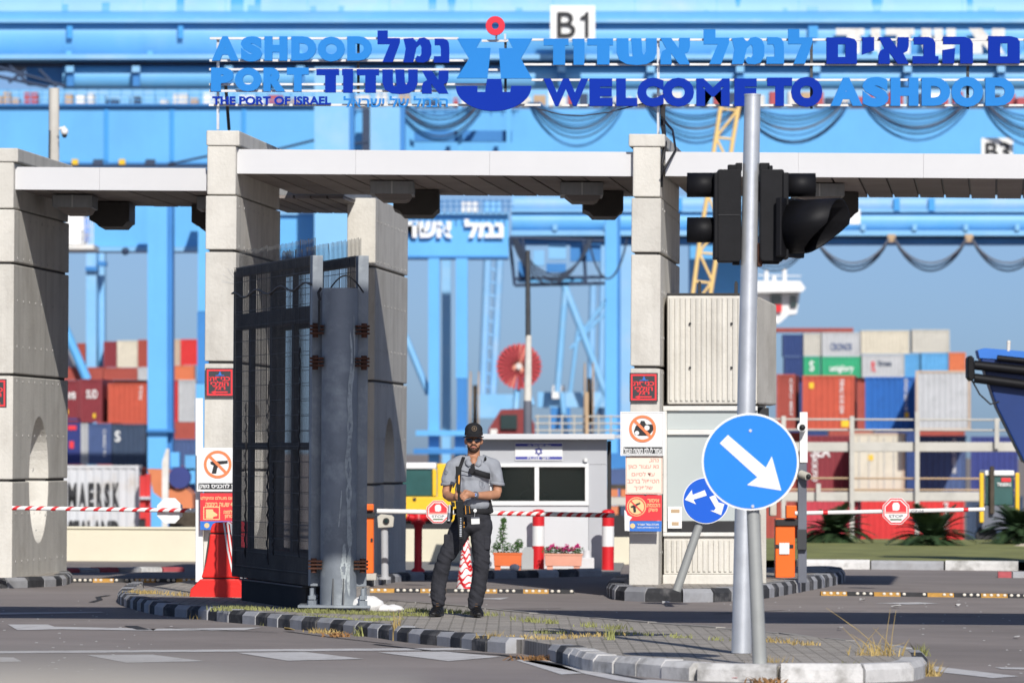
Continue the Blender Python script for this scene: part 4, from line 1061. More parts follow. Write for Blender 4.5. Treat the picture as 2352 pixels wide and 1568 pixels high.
for x, w, y0, y1 in ((155,14,16,40),(248,18,12,40),(205,12,34,42),(418,18,0,42),(548,30,0,44),(580,16,18,44),(595,14,-5,36),(722,14,20,46),(786,14,20,46),(994,18,-5,28),(1038,22,-5,36),(1192,16,24,48),(1620,12,30,50),(1692,14,2,22),(1800,12,24,50),(1862,26,20,50),(2010,28,0,48),(2222,14,-5,46),(2260,40,22,46)):
    # touch-up paint follows the curve of the tube
    mb = MB(); rr = 80.4*(AD+3.5)/F; c0 = P(x, 44, AD+3.5)
    ang = lambda y: math.asin(max(-1, min(1, (y-44)/80)))
    vs = []
    for k in range(5):
        a = lerp(ang(y0), ang(y1), k/4)
        for s_ in (-1, 1): vs.append(c0 + Vector((s_*w/2*AD/F*(1-.12*k*(x % 3 == 0)), -rr*math.cos(a), -rr*math.sin(a))))
    mb.add(vs, [(2*k+1, 2*k, 2*k+2, 2*k+3) for k in range(4)], True); mb.build('paint_patch', 'patch_blue', ca)
for x, w in ((160,13),(415,12),(1868,22)):
    cbx(ca, x-w/2, x+w/2, 60, 88, AD-.05, .15, 'patch_blue', 'paint_patch')
for x in range(-40, 2420, 187):
    for yc, r in ((44, 80.3), (88, 62.3)):
        mb = MB(); a_, b_ = P(x, yc, AD+(3.5 if yc < 50 else 1.8)), P(x+2.2, yc, AD+(3.5 if yc < 50 else 1.8)); mb.cyl(a_, b_, r*(AD+3.5)/F, n=40, cap=False); mb.build('weld_seam', 'crane_tube', ca)
# dark lattice at the left end
mb = MB()
for a, b in (((-20,150),(150,198)),((-20,172),(110,200)),((20,150),(60,185)),((60,160),(20,190)),((90,160),(130,200))): mb.tube([P(*a, AD), P(*b, AD)], 4*AD/F, 5)
mb.build('lattice_end', 'crane_dark', ca)
cbx(ca, 60, 146, 154, 194, AD+1.5, 1.5, 'crane_deep', 'end_plate')
bn = cbx(ca, 1264, 1367, 13, 95, AD-3.2, .3, 'white', 'number_board')
mb = MB(); text(mb, 'B', 1280, 1322, 28, 86, AD-3.3, .05, .004); mb.build('board_lettering', 'text_black', ca); mb = MB(); mb.pprism([(1352,86),(1352,28),(1346,28),(1341,36),(1333,40),(1333,46),(1344,45),(1344,86)], AD-3.3, -.05); mb.build('board_lettering', 'text_black', ca)
for ch, x0, x1 in (('ד',1920,1985),('ו',2000,2022),('ד',2034,2100),('ש',2116,2195),('א',2225,2308),('ל',2362,2430)):
    heb_letter(ch, x0, x1, 66, 124, 'white_dirty', AD-.2, .05, ca)

BDn = 365.0
cb = thing('harbour_crane', P(1300, 1150, BDn), 'blue box girder crane with hanging cable loops, board reading B3', 'crane', 'blue harbour cranes')
cbx(cb, -60, 725, 244, 373, BDn, 4, 'crane_blue', 'girder'); cbx(cb, 726, 2460, 252, 372, BDn+1, 4, 'crane_blue', 'girder')
cbx(cb, -60, 725, 238, 243.6, BDn-.4, 4.5, 'crane_deep', 'walkway_edge')
cbx(cb, -60, 480, 373.5, 378, BDn-.2, 4, 'crane_deep', 'lower_edge')
for x in (244, 395, 560): cbx(cb, x-5, x+5, 246, 370, BDn-.1, .1, 'patch_blue', 'stiffener')
for x in (172, 280): cbx(cb, x-7, x+7, 366, 378, BDn-.6, .5, 'yellow', 'buffer')
for x in (225, 345): cbx(cb, x-11, x+11, 366, 380, BDn-.6, .5, 'crane_dark', 'bracket')
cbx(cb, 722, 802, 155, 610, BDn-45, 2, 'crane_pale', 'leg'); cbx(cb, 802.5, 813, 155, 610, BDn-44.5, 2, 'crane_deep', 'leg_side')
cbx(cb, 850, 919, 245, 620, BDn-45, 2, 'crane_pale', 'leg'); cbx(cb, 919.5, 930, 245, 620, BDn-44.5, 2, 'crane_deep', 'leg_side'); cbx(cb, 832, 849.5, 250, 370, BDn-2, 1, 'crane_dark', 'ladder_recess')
for a, b in (((630,345),(722,322)),((385,378),(480,358)),((802,332),(850,326))):
    mb = MB(); mb.tube([P(*a, BDn-3), P(*b, BDn-3)], 3*BDn/F, 5); mb.build('stay_rod', 'crane_dark', cb)
for x in (946, 1057, 1168): cbx(cb, x-5, x+5, 245, 350, BDn-3, .6, 'crane_blue', 'hanger_post')
cbx(cb, 942, 1176, 300, 325, BDn-2, .8, 'crane_deep', 'service_beam')
for x, x2 in ((930,1046),(1046,1170)):
    pass
for cx, w, dp in ((1010,105,70),(1325,112,78),(1600,120,74),(1822,130,80),(2106,125,68),(2375,120,82)):
    for k in range(7):
        mb = MB(); loop(mb, cx-w+4*k, cx+w-5*k, 235, 258+dp*(1-.14*k)*random.uniform(.9, 1.05)-4, BDn-4-.3*k, 2.0 if k % 3 else 3.2); mb.build('cable_loop', ['cable_blue','cable_dark','cable_blue','cable_grey'][k % 4], cb)
cbx(cb, 2254, 2327, 317, 380, BDn-3.2, .2, 'white', 'number_board'); mb = MB(); text(mb, 'B3', 2264, 2319, 327, 366, BDn-3.3, .05, .01); mb.build('board_lettering', 'text_black', cb)
# handrails and deck clutter above the girder
mb = MB()
for y in (207, 218, 230):
    mb.tube([P(-60, y, BDn), P(1200, y, BDn)], 1.4*BDn/F, 4)
for x in range(-60, 1200, 26): mb.tube([P(x, 205, BDn), P(x, 240, BDn)], 1.4*BDn/F, 4)
mb.build('handrail', 'crane_blue', cb)
# deck cargo seen through the rails
DK = 470.0
dk = thing('ship_deck', P(600, 240, DK), 'distant deck with white and red fittings seen over the blue girder', 'ship')
rnd = random.Random(4)
cbx(dk, -60, 2460, 206, 246, DK+8, 2, 'crane_pale', 'bulwark')
x = -50
while x < 2420:
    w = rnd.uniform(10, 34); h = rnd.uniform(14, 32)
    cbx(dk, x, x+w, 242-h, 243, DK+rnd.uniform(0, 5), 2, rnd.choice(['white_dirty','white','crane_pale','white_dirty','kerb_red','crane_dark','tan']), 'deck_fitting'); x += w + rnd.uniform(2, 14)
# concrete mast with dome camera
mp = thing('camera_mast', P(124, 372, 120), 'concrete mast with a white dome camera above the left roof', 'mast')
mb = MB(); mb.cyl(P(124,1180,120), P(124,203,120), 12.5*120/F, 12*120/F, 16); mb.build('mast', 'concrete', mp)
mb = MB(); mb.ball(P(148,302,119.6), 9*120/F); mb.cyl(P(136,296,119.7), P(150,292,119.7), 3*120/F, n=8); mb.build('dome_camera', 'white', mp)
mb = MB(); mb.ball(P(148,311,119.6), 6*120/F); mb.build('lens', 'black', mp)
mb = MB(); mb.tube([P(114,300,119.8), P(113,370,119.8)], 2.5*120/F, 5); mb.build('conduit', 'steel_dark', mp)

# left lower crane
CD = 325.0
cc = thing('harbour_crane', P(300, 1200, CD), 'blue crane portal seen through the left gateway', 'crane', 'blue harbour cranes')
cbx(cc, 120, 560, 440, 566, CD, 3, 'crane_blue', 'girder'); cbx(cc, 120, 560, 566.5, 577, CD-.4, 3, 'crane_pale', 'girder_flange')
cbx(cc, 339, 384, 440, 1238, CD-6, 2, 'crane_blue', 'leg'); cbx(cc, 384.5, 396, 440, 1238, CD-5.5, 2, 'crane_deep', 'leg_side')  # shaded side face of the leg put in as a deeper blue box
cbx(cc, 337, 398, 985, 992, CD-6.4, 2, 'crane_deep', 'leg_joint')
cbx(cc, 455, 480, 440, 715, CD-5, 2, 'crane_blue', 'leg'); cbx(cc, 453, 480, 716, 880, CD-5, 2, 'crane_deep', 'leg_section'); cbx(cc, 450, 480, 881, 1238, CD-5, 2, 'crane_blue', 'leg_section')
for y in (545,): 
    mb = MB(); mb.ball(P(288, 577, CD-1), 9*CD/F); mb.build('floodlight', 'crane_dark', cc)
cab = thing('crane_cabin', P(182, 575, CD-8), 'white crane cabin with railing behind the left wall', 'cabin')
cbx(cab, 150, 192, 490, 560, CD-8, 3, 'white', 'body'); cbx(cab, 140, 216, 561, 572, CD-9, 4, 'white_dirty', 'platform')
mb = MB()
for k in range(5): mb.tube([P(194+5*k, 500, CD-9), P(194+5*k, 560, CD-9)], 1.2*CD/F, 4); 
for y in (502, 520, 540): mb.tube([P(192, y, CD-9), P(216, y, CD-9)], 1.2*CD/F, 4)
mb.build('railing', 'white', cab); cbx(cab, 194, 203, 500, 556, CD-7.8, 1, 'road_sign_blue', 'window')
FD = 460.0
cf = thing('harbour_crane', P(218, 1150, FD), 'distant pale crane legs with a slanting brace, left gateway', 'crane', 'blue harbour cranes')
cbx(cf, 198, 221, 560, 1189, FD, 2, 'crane_pale', 'leg'); cbx(cf, 226, 240, 560, 1189, FD+3, 2, 'crane_pale', 'leg'); cbx(cf, 221.5, 226, 575, 860, FD+2, 1, 'crane_blue', 'leg_side')
cbx(cf, 196, 223, 612, 622, FD-.5, 2, 'crane_deep', 'collar'); cbx(cf, 224, 243, 600, 610, FD-.5, 2, 'crane_deep', 'collar')
mb = MB(); mb.tube([P(120,690,FD-2), P(200,872,FD-2)], 11*FD/F, 8); mb.build('brace', 'crane_blue', cf)
# middle crane with Hebrew lettering
ED = 325.0
ce = thing('harbour_crane', P(1020, 1180, ED), 'blue crane portal with white Hebrew lettering, middle gateway', 'crane', 'blue harbour cranes')
cbx(ce, 560, 1168, 494, 588, ED, 3, 'crane_blue', 'girder'); cbx(ce, 560, 1168, 488, 493.5, ED-.3, 3, 'crane_pale', 'girder_flange'); cbx(ce, 560, 1168, 588.5, 593, ED-.2, 3, 'crane_deep', 'girder_edge')
mb = MB(); text(mb, rtl('נמל'), 1067, 1157, 503, 546, ED-.3, .05, .05); mb.build('painted_lettering', 'white', ce); mb = MB(); text(mb, rtl('אשדוד'), 884, 1040, 508, 546, ED-.3, .05, .05); mb.build('painted_lettering', 'white', ce)
for x in (1045, 985): pass
cbx(ce, 984, 1009, 593.5, 1236, ED-3, 2, 'crane_blue', 'leg'); cbx(ce, 1047, 1074, 593.5, 868, ED-3, 2, 'crane_blue', 'leg'); cbx(ce, 1049, 1073, 868.5, 990, ED-3, 2, 'crane_deep', 'leg_section'); cbx(ce, 1044, 1070, 990.5, 1236, ED-3, 2, 'crane_blue', 'leg_section')
cbx(ce, 955, 1100, 988, 1000, ED-4, 3, 'crane_blue', 'sill_beam'); cbx(ce, 950, 1080, 1030, 1042, ED-4, 3, 'crane_deep', 'sill_beam')
mb = MB(); mb.tube([P(930,770,ED-2), P(985,905,ED-2)], 8*ED/F, 8); mb.build('brace', 'crane_pale', ce)
mb = MB()
for y in (462, 474): mb.tube([P(930, y, ED-1), P(1180, y, ED-1)], 1.6*ED/F, 4)
for x in range(930, 1180, 14): mb.tube([P(x, 458, ED-1), P(x, 490, ED-1)], 1.6*ED/F, 4)
mb.build('handrail', 'crane_deep', ce)
for x0, x1, m in ((940,975,'crane_pale'),(985,1010,'crane_deep'),(1060,1100,'white_dirty'),(1110,1150,'crane_pale')): cbx(ce, x0, x1, 462, 487, ED+1, 1, m, 'walkway_unit')
cbx(ce, 1015, 1035, 593.5, 1216, ED+40, 2, 'crane_pale', 'rear_leg')
# right-hand lower boom with festoon
HD = 340.0
ch_ = thing('harbour_crane', P(1700, 1200, HD), 'blue tubular crane boom with festoon loops below, right of the guard', 'crane', 'blue harbour cranes')
htube(ch_, 1175, 2470, 470, 22, HD+.5, 'crane_top', 'upper_tube'); htube(ch_, 1175, 2470, 508, 24, HD+.55, 'crane_tube', 'main_tube')
cbx(ch_, 1175, 2470, 481, 487, HD-.2, 2, 'crane_pale', 'flange'); cbx(ch_, 1175, 2470, 529, 541, HD-.6, 2.5, 'crane_pale', 'lower_flange'); cbx(ch_, 1175, 2470, 541.5, 561, HD+.4, 2, 'crane_deep', 'rail_beam'); cbx(ch_, 1175, 2470, 542, 547, HD+.2, .1, 'crane_dark', 'rail')
for x in range(1275, 2470, 118): cbx(ch_, x-5, x+5, 515, 529, HD-.8, .5, 'crane_pale', 'cleat')
for x in (2060, 2140, 1560): cbx(ch_, x-7, x+7, 455, 484, HD-.3, .2, 'patch_blue', 'paint_patch')
for x0, x1 in ((1690,1868),(1868,2048),(2048,2226),(2226,2404)):
    cbx(ch_, x1-9, x1+9, 538, 556, HD-1.2, .6, 'tan', 'trolley')
    for k in range(3):
        mb = MB(); loop(mb, x0+6, x1-6, 548, 622-9*k, HD-1.2-.3*k, 2.4 if x0 > 1800 else 1.8); mb.build('festoon_loop', 'cable_dark' if k < 2 else 'cable_grey', ch_)
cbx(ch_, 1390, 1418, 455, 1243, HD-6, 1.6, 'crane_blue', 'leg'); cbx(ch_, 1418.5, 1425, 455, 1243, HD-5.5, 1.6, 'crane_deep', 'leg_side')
cbx(ch_, 1585, 1720, 560, 690, HD+6, 3, 'crane_blue', 'machinery_house')
cbx(ch_, 1425.5, 1470, 561.5, 1212, HD+60, 3, 'crane_top', 'rear_leg')
cbx(ch_, 1950, 1976, 480, 515, HD-3, .2, 'white', 'number_board')
# spreader frame with cables
sp = thing('spreader_frame', P(1280, 640, HD-10), 'dark cable-hung spreader platform in the middle gateway', 'spreader')
mb = MB()
for a, b in (((1170,545),(1390,553)),((1170,545),(1182,655)),((1182,655),(1390,650)),((1200,548),(1215,648)),((1340,552),(1345,648)),((1182,640),(1390,636))): mb.tube([P(*a, HD-10), P(*b, HD-10)], 4*HD/F, 5)
mb.build('frame', 'crane_dark', sp)
mb = MB()
for k in range(4): loop(mb, 1176+4*k, 1352+3*k, 548, 652-7*k, HD-11, 2.6)
loop(mb, 1352, 1440, 548, 640, HD-11, 2.4); mb.build('cable_loop', 'cable_dark', sp)
for x0, x1, y0, y1, m in ((1190,1210,600,640,'crane_deep'),(1225,1250,575,610,'crane_pale'),(1255,1300,605,625,'crane_deep'),(1310,1380,560,600,'crane_deep'),(1260,1300,560,595,'crane_pale'),(1190,1340,640,648,'crane_blue')): cbx(sp, x0, x1, y0, y1, HD-9.5, .8, m, 'winch_box')
# lattice gantry leg
lg = thing('lattice_crane', P(1330, 1000, 520), 'pale lattice crane legs behind the red cable reel', 'crane')
mb = MB()
for a, b, r in (((1290,640),(1392,905),9),((1300,640),(1280,900),8),((1392,690),(1340,760),5),((1330,740),(1310,900),5),((1392,900),(1340,990),4),((1310,800),(1390,720),4),((1290,900),(1300,1000),7)): mb.tube([P(*a, 520), P(*b, 520)], r*520/F, 6)
mb.build('lattice', 'crane_pale', lg)
for a, b, r in (((1120,590),(1108,905),10),((1148,590),(1132,905),10),((1362,655),(1355,1000),9),((1385,560),(1380,960),8)):
    mb = MB(); mb.tube([P(*a, 530), P(*b, 530)], r*530/F, 6); mb.build('column', 'crane_top', lg)
mb = MB()
for k in range(10): mb.tube([P(1114-k*.8, 610+k*30, 530), P(1146-k*1.2, 625+k*30, 530)], 3*530/F, 4)
mb.build('lacing', 'crane_pale', lg)
cbx(lg, 1085, 1180, 905, 960, 525, 4, 'crane_pale', 'bogie_beam'); cbx(lg, 1235, 1400, 900, 935, 525, 4, 'crane_pale', 'bogie_beam'); cbx(lg, 1265, 1310, 935, 985, 525, 4, 'crane_deep', 'bogie'); cbx(lg, 1268, 1298, 885, 915, 524, .4, 'white', 'name_plate')
# red cable reel
RD = 330.0
rr_ = thing('cable_reel', P(1192, 905, RD), 'large red spoked cable reel in the middle gateway', 'cable reel')
c = P(1192, 841, RD); s_ = RD/F
for k in range(28):
    a = 2*math.pi*k/28; d = Vector((math.cos(a), 0, math.sin(a))); q = Vector((-math.sin(a), 0, math.cos(a)))
    mb = MB(); mb.prism([c+d*14*s_-q*.5*s_, c+d*52*s_-q*3.6*s_, c+d*53*s_+q*3.6*s_, c+d*14*s_+q*.5*s_], (0, .3, 0)); mb.build('spoke', 'red_faded', rr_)
mb = MB(); mb.disc(c+Vector((0,.35,0)), 50*s_, .2, 40); mb.build('drum', 'pink_clay', rr_)
mb = MB(); mb.disc(c+Vector((0,-.2,0)), 7*s_, .2, 20); mb.build('hub', 'white_dirty', rr_)
mb = MB(); mb.tube([c+Vector((0,.6,0)), P(1180,1000,RD)], 8*s_, 6); mb.tube([c+Vector((0,.6,0)), P(1225,930,RD)], 5*s_, 6); mb.build('stand', 'crane_pale', rr_)
# lamp pole in front of it
lp = thing('lamp_pole', P(1212, 1110, 150), 'grey street lamp pole standing before the red cable reel', 'pole')
mb = MB(); mb.cyl(P(1212,1210,150), P(1212,920,150), 10.5*150/F, 10*150/F, 12); mb.build('base_section', 'cable_grey', lp)
mb = MB(); mb.cyl(P(1212,920,150), P(1214,770,150), 9.5*150/F, 7*150/F, 12); mb.build('middle_section', 'concrete', lp)
mb = MB(); mb.cyl(P(1213,775,150), P(1212,575,150), 6.5*150/F, 5.5*150/F, 12); mb.build('upper_section', 'steel_dark', lp)
# cable drums seen edge on, dark red machine
for x, y0, y1, lab in ((1090,852,1010,'brown cable drum seen edge-on left of the red reel'),(1352,832,1010,'tan cable drum seen edge-on beside the blue leg')):
    t = thing('cable_drum', P(x, y1, 300), lab, 'cable drum')
    for dx in (-11, 8):
        mb = MB(); r = (y1-y0)/2*300/F; cc_ = P(x+dx, (y0+y1)/2, 300); mb.cyl(cc_, cc_+Vector((3*300/F, .0, 0)), r, n=28); mb.build('flange', 'tan', t)
    mb = MB(); mb.cyl(P(x-4, (y0+y1)/2, 300), P(x+6, (y0+y1)/2, 300), (y1-y0)*.3*300/F, n=20); mb.build('core', 'trunk', t)
t = thing('port_machine', P(1172, 1060, 260), 'dark red port machine cab behind the kiosk roof', 'machine')
mb = MB(); mb.pprism([(1118,1060),(1122,985),(1150,940),(1210,938),(1228,975),(1230,1060)], 260, 3); mb.build('body', 'maroon', t)
cbx(t, 1150, 1188, 952, 985, 259.8, .3, 'glass_dark', 'windscreen'); cbx(t, 1126, 1142, 985, 1003, 259.5, .4, 'white_dirty', 'lamp')
# ship wheelhouse
t = thing('ship_bridge', P(1790, 780, 600), 'white ship wheelhouse wing above the container stacks', 'ship')
SHD = 600
mb = MB(); mb.pprism([(1690,645),(1838,645),(1850,662),(1842,670),(1690,672)], SHD, 8); mb.build('roof', 'white', t)
mb = MB(); mb.pprism([(1690,672.5),(1808,672.5),(1838,672.5),(1830,720),(1812,722),(1790,742),(1690,760)], SHD+2, 6); mb.build('wing', 'white', t)
cbx(t, 1770, 1795, 676, 700, SHD+1.6, .3, 'glass_dark', 'window'); cbx(t, 1815, 1830, 678, 705, SHD+1.6, .3, 'glass_dark', 'window'); cbx(t, 1778, 1796, 700, 716, SHD+1.4, .3, 'red_paint', 'lifebuoy_box')
mb = MB()
for x, y in ((1760,622),(1778,632),(1802,618)): mb.cyl(P(x,646,SHD+2), P(x,y,SHD+2), 5*SHD/F, n=8)
mb.tube([P(1740,632,SHD+2), P(1840,634,SHD+2)], 1.5*SHD/F, 4); mb.build('mast', 'white', t)
# yellow lattice boom
t = thing('lattice_boom', P(1600, 900, 240), 'pale yellow lattice crane boom leaning behind the traffic light', 'crane')
YD = 240.0
ch1 = [(1588,700),(1606,560),(1626,440),(1642,330),(1660,215)]; ch2 = [(1628,700),(1650,560),(1668,440),(1682,330),(1702,215)]
for cho in (ch1, ch2):
    mb = MB(); mb.tube([P(x, y, YD) for x, y in cho], 5.2*YD/F, 6); mb.build('chord', 'boom_yellow', t)
for k in range(7):
    ya, yb = 250+k*66, 316+k*66
    xa = lambda y: lerp(1657, 1588, (y-230)/470); xb = lambda y: lerp(1700, 1628, (y-230)/470)
    mb = MB(); mb.tube([P(xa(ya), ya, YD), P(xb(yb), yb, YD)] if k % 2 else [P(xb(ya), ya, YD), P(xa(yb), yb, YD)], 3.4*YD/F, 5); mb.tube([P(xa(ya), ya, YD), P(xb(ya), ya+4, YD)], 3*YD/F, 5); mb.build('brace', 'boom_yellow', t)

# ------------------------------------------------------------------ shipping containers
def ccol(name, c): return mat(name, c, 0.6, 0.10, 0.6, 0, c2=tuple(k*.6 for k in c), c2amt=0.22, c2scale=1.5)
for n_, c in (('c_red',(.50,.085,.045)),('c_maroon',(.23,.03,.04)),('c_brick',(.36,.07,.05)),('c_blue',(.015,.12,.42)),('c_navy',(.022,.05,.17)),('c_slate',(.06,.10,.23)),('c_indigo',(.03,.045,.20)),('c_grey',(.47,.48,.49)),('c_cream',(.60,.55,.44)),('c_beige',(.52,.50,.44)),('c_green',(.03,.36,.17)),('c_sky',(.10,.34,.62)),('c_orange',(.62,.17,.07)),('c_bright',(.60,.03,.03)),('c_pink',(.50,.05,.07)),('c_dark',(.035,.06,.11)),('c_tan',(.52,.40,.30))): ccol(n_, c)
CN = 0
def container(label, x0, x1, y0, y1, D, m, dep=6.06, skew=.085, frame=None, doors=False, txt=None, group='stacked shipping containers', name='shipping_container', lod=0):
    t = thing(name, P((x0+x1)/2, y1, D), label, 'container', group)
    w = x1-x0; e = max(1.6, w*.022); fr = frame or m
    a = P(x0, y1, D); ux = P(x1, y1, D)-a; uz = P(x0, y0, D)-a; dv = Vector((skew*dep, dep, 0))
    k = .10/ux.length; kz = .10/uz.length
    mb = MB()
    mb.obox(a, ux*k, dv, uz*.001+Vector((0,0,.1))); mb.obox(a+ux*(1-k), ux*k, dv, Vector((0,0,.1)))
    for u_ in (0, 1-k):
        mb.obox(a+ux*u_+Vector((0,0,.101)), ux*k, (0,.12,0), uz*(1-2*kz)-Vector((0,0,.002))); mb.obox(a+ux*u_+uz*(1-kz), ux*k, dv, uz*kz)
    mb.obox(a+ux*k, ux*(1-2*k), (0,.1,0), uz*kz); mb.obox(a+ux*k+uz*(1-kz), ux*(1-2*k), (0,.1,0), uz*kz)
    mb.build('frame', fr, t)
    n = max(6, int(ux.length/.28)); prof = []
    for i in range(n):
        for f, dd in ((0, .03), (.3, .03), (.5, .065), (.8, .065)):
            prof.append(((i+f)/n, dd))
    def corr(o, uu, vv, nn):
        mb = MB(); vs = []
        for f, dd in prof: vs += [o + uu*f + nn*dd, o + uu*f + vv + nn*dd]
        mb.add(vs, [(2*i, 2*i+2, 2*i+3, 2*i+1) for i in range(len(prof)-1)]); return mb
    if doors:
        for u_ in (k, .5+.005):
            mb = MB(); mb.obox(a+ux*u_+uz*kz+Vector((0,.03,0)), ux*(.5-k-.01), (0,.05,0), uz*(1-2*kz)); d_ = mb.build('door', m, t)
            for q in (.12, .3):
                mb = MB(); p = a+ux*(u_+q)+Vector((0,.0,0)); mb.tube([p+uz*.06, p+uz*.94], .02, 5); mb.build('lock_bar', 'galv', d_)
    else:
        corr(a+ux*k+uz*kz, ux*(1-2*k), uz*(1-2*kz), Vector((0,1,0))).build('end_panel', m, t)
    mb = MB(); mb.obox(a+ux*.01+uz*.02+Vector((0,.10,0)), ux*.98, dv*.98, uz*.97); mb.build('shell', m, t)
    if txt:
        for s, u0, u1, v0, v1, tm in txt:
            mb = MB()
            if s == '#': mb.obox(a+ux*u0+uz*v0+Vector((0,-.01,0)), ux*(u1-u0), (0,.008,0), uz*(v1-v0))
            elif s[0] == '|':      # text turned upright, reading downwards
                vs, fs = glyph(s[1:], .01); q = a+Vector((0,-.012,0))
                mb.add([q + ux*lerp(u0, u1, v.y) + uz*lerp(v1, v0, v.x) + Vector((0, v.z*.01, 0)) for v in vs], fs)
            else:
                vs, fs = glyph(s, .02); q = a+Vector((0,-.012,0))
                mb.add([q + ux*lerp(u0, u1, v.x) + uz*lerp(v0, v1, v.y) + Vector((0, v.z*.01, 0)) for v in vs], fs)
            mb.build('marking', tm, t, kind='stuff' if len(s) > 1 else None)
    return t
W = 'white'
R3 = 294.0
container('dark red container beside the booth, second tier of the near stack', 1783, 1826, 859, 986, R3, 'c_brick', txt=[('|CAPU 4827', .72, .86, .25, .92, W)])
container('bright orange-red container with yellow labels in the near right stack', 1843, 1962, 862, 986, R3, 'c_red', txt=[('|TRHU 510 334', .72, .80, .30, .94, W), ('#',.13,.22,.76,.87,'yellow'), ('#',.75,.90,.05,.20,'yellow')])
container('vivid blue container with upright white code in the near right stack', 1987, 2101, 865, 988, R3, 'c_blue', txt=[('|GVCU 205 118', .79, .86, .38, .96, W), ('#',.80,.88,.24,.34,'yellow')])
container('pale grey container with rusty orange frame in the near right stack', 2103, 2229, 851, 988, R3-6, 'c_grey', frame='c_tan')
container('dark red container with white lettering under the orange-red one', 1853, 1951, 1000, 1130, R3, 'c_maroon', txt=[('SEA', .10, .55, .62, .82, W), ('|KKFU', .12, .25, .2, .6, W)])
container('rusty cream container with double doors, lower right stack', 1954, 2077, 994, 1133, R3-3, 'c_cream', frame='c_tan', doors=True, txt=[('#',.32,.42,.55,.64,'yellow')])
container('slate blue container with upright white code, lower right stack', 2112, 2217, 1000, 1133, R3, 'c_slate', txt=[('|GVCU 533 90', .72, .80, .35, .95, W)])
container('indigo container behind the yellow truck, lower right', 2230, 2338, 1002, 1134, R3, 'c_indigo')
container('long bright red container behind the palms on the ground', 1978, 2214, 1142, 1266, R3-4, 'c_bright', dep=2.44, txt=[('|MAXU', .80, .85, .4, .9, W), ('#',.32,.36,.1,.2,'yellow')])
container('crimson container low behind the leftmost palm', 1848, 1972, 1140, 1268, R3-2, 'c_pink')
container('dark container at the bottom right under the indigo one', 2220, 2350, 1140, 1266, R3, 'c_dark')
container('dark brick container hidden low behind the barrier machine', 1740, 1842, 992, 1266, R3+2, 'c_brick')
T = 430.0
for lab, a in (
    ('navy container at the left end of the top tier', (1799,1844,768,818,'c_navy')), ('narrow off-white container end in the top tier', (1846,1885,765,817,'c_beige')),
    ('light grey container with blue lettering in the top tier', (1888,1976,763,818,'c_grey')), ('cream container in the middle of the top tier', (1978,2089,759,812,'c_cream')),
    ('beige container at the right end of the top tier', (2095,2181,757,809,'c_beige')), ('navy container below the top-tier navy one', (1802,1844,819,866,'c_navy')),
    ('small green container end with a white mark', (1846,1884,819,866,'c_green')), ('wide green container with white lettering', (1888,1977,819,866,'c_green')),
    ('pale grey container with dark lettering right of the green one', (1980,2077,814,866,'c_grey')), ('sky blue narrow container above the vivid blue one', (2078,2112,813,866,'c_sky')),
    ('wide sky blue container above the rusty framed one', (2116,2178,811,866,'c_sky')), ('orange container at the end of the second tier', (2180,2218,809,866,'c_orange'))):
    tx = {'light grey container with blue lettering in the top tier': [('CRONOS', .22, .78, .25, .55, 'c_slate')], 'wide green container with white lettering': [('uniglory', .2, .82, .2, .6, W)], 'small green container end with a white mark': [('S', .35, .62, .3, .8, W)], 'pale grey container with dark lettering right of the green one': [('PIL', .22, .32, .25, .7, 'print_red'), ('lines', .38, .7, .5, .75, 'c_dark')]}.get(lab)
    container(lab, *a[:4], T, a[4], txt=tx, dep=2.44, skew=0.0)
for k, (x0, x1) in enumerate(((1800,1900),(1904,2004),(2008,2108),(2112,2216))):
    container('%s container hidden low in the far right stack' % ('leftmost navy','left-hand brick red','right-hand navy','rightmost brick red')[k], x0, x1, 867, 1180, T+.5, 'c_brick' if k % 2 else 'c_navy', dep=2.44, skew=0)
container('long dull red container along the top left of the far stack', 1760, 1960, 753, 762, T+14, 'c_brick', dep=2.44, skew=0)
# left-hand stacks
L3 = 350.0
for lab, a, tx in (
    ('maroon container with white letters nearest the left wall', (140,182,873,969,'c_maroon'), [('HAMB', .15, .8, .55, .72, W), ('#',.2,.4,.2,.3,'yellow')]),
    ('maroon container with yellow label, second in the left stack', (183,234,870,969,'c_maroon'), [('SUD', .3, .8, .55, .75, W), ('#',.6,.72,.1,.2,'yellow')]),
    ('orange-red container left of the blue crane leg', (248,337,880,970,'c_red'), [('|TTN', .80, .88, .6, .95, W)]),
    ('red container just right of the blue crane leg', (393,409,875,968,'c_bright'), None), ('pale grey container beside the second blue leg', (410,449,872,968,'c_grey'), None),
    ('navy container with a red script mark behind the left wall', (146,185,960,1066,'c_indigo'), [('#',.25,.75,.75,.84,'print_red'), ('#',.35,.6,.35,.5,'print_red')]), ('narrow grey container between the blue ones, left stack', (186,202,972,1066,'c_grey'), None),
    ('slate blue container with white code, left stack', (203,256,972,1066,'c_slate'), [('|CAXU 93', .64, .76, .2, .85, W)]), ('dark navy container with a white mark, left stack', (258,334,974,1074,'c_dark'), [('S', .08, .24, .6, .85, W)]),
    ('slate container behind the orange reach stacker', (384,452,1008,1070,'c_slate'), None)):
    container(lab, *a[:4], L3, a[4], txt=tx, skew=.05)
for x0, x1, y0, y1, m in ((140,204,1067,1252,'c_navy'),(206,334,1075,1252,'c_brick'),(380,452,1071,1252,'c_slate')):
    container({'c_navy':'navy','c_brick':'brick red','c_slate':'slate blue'}[m]+' container hidden at the bottom of the left stack', x0, x1, y0, y1, L3+.3, m, skew=.0)
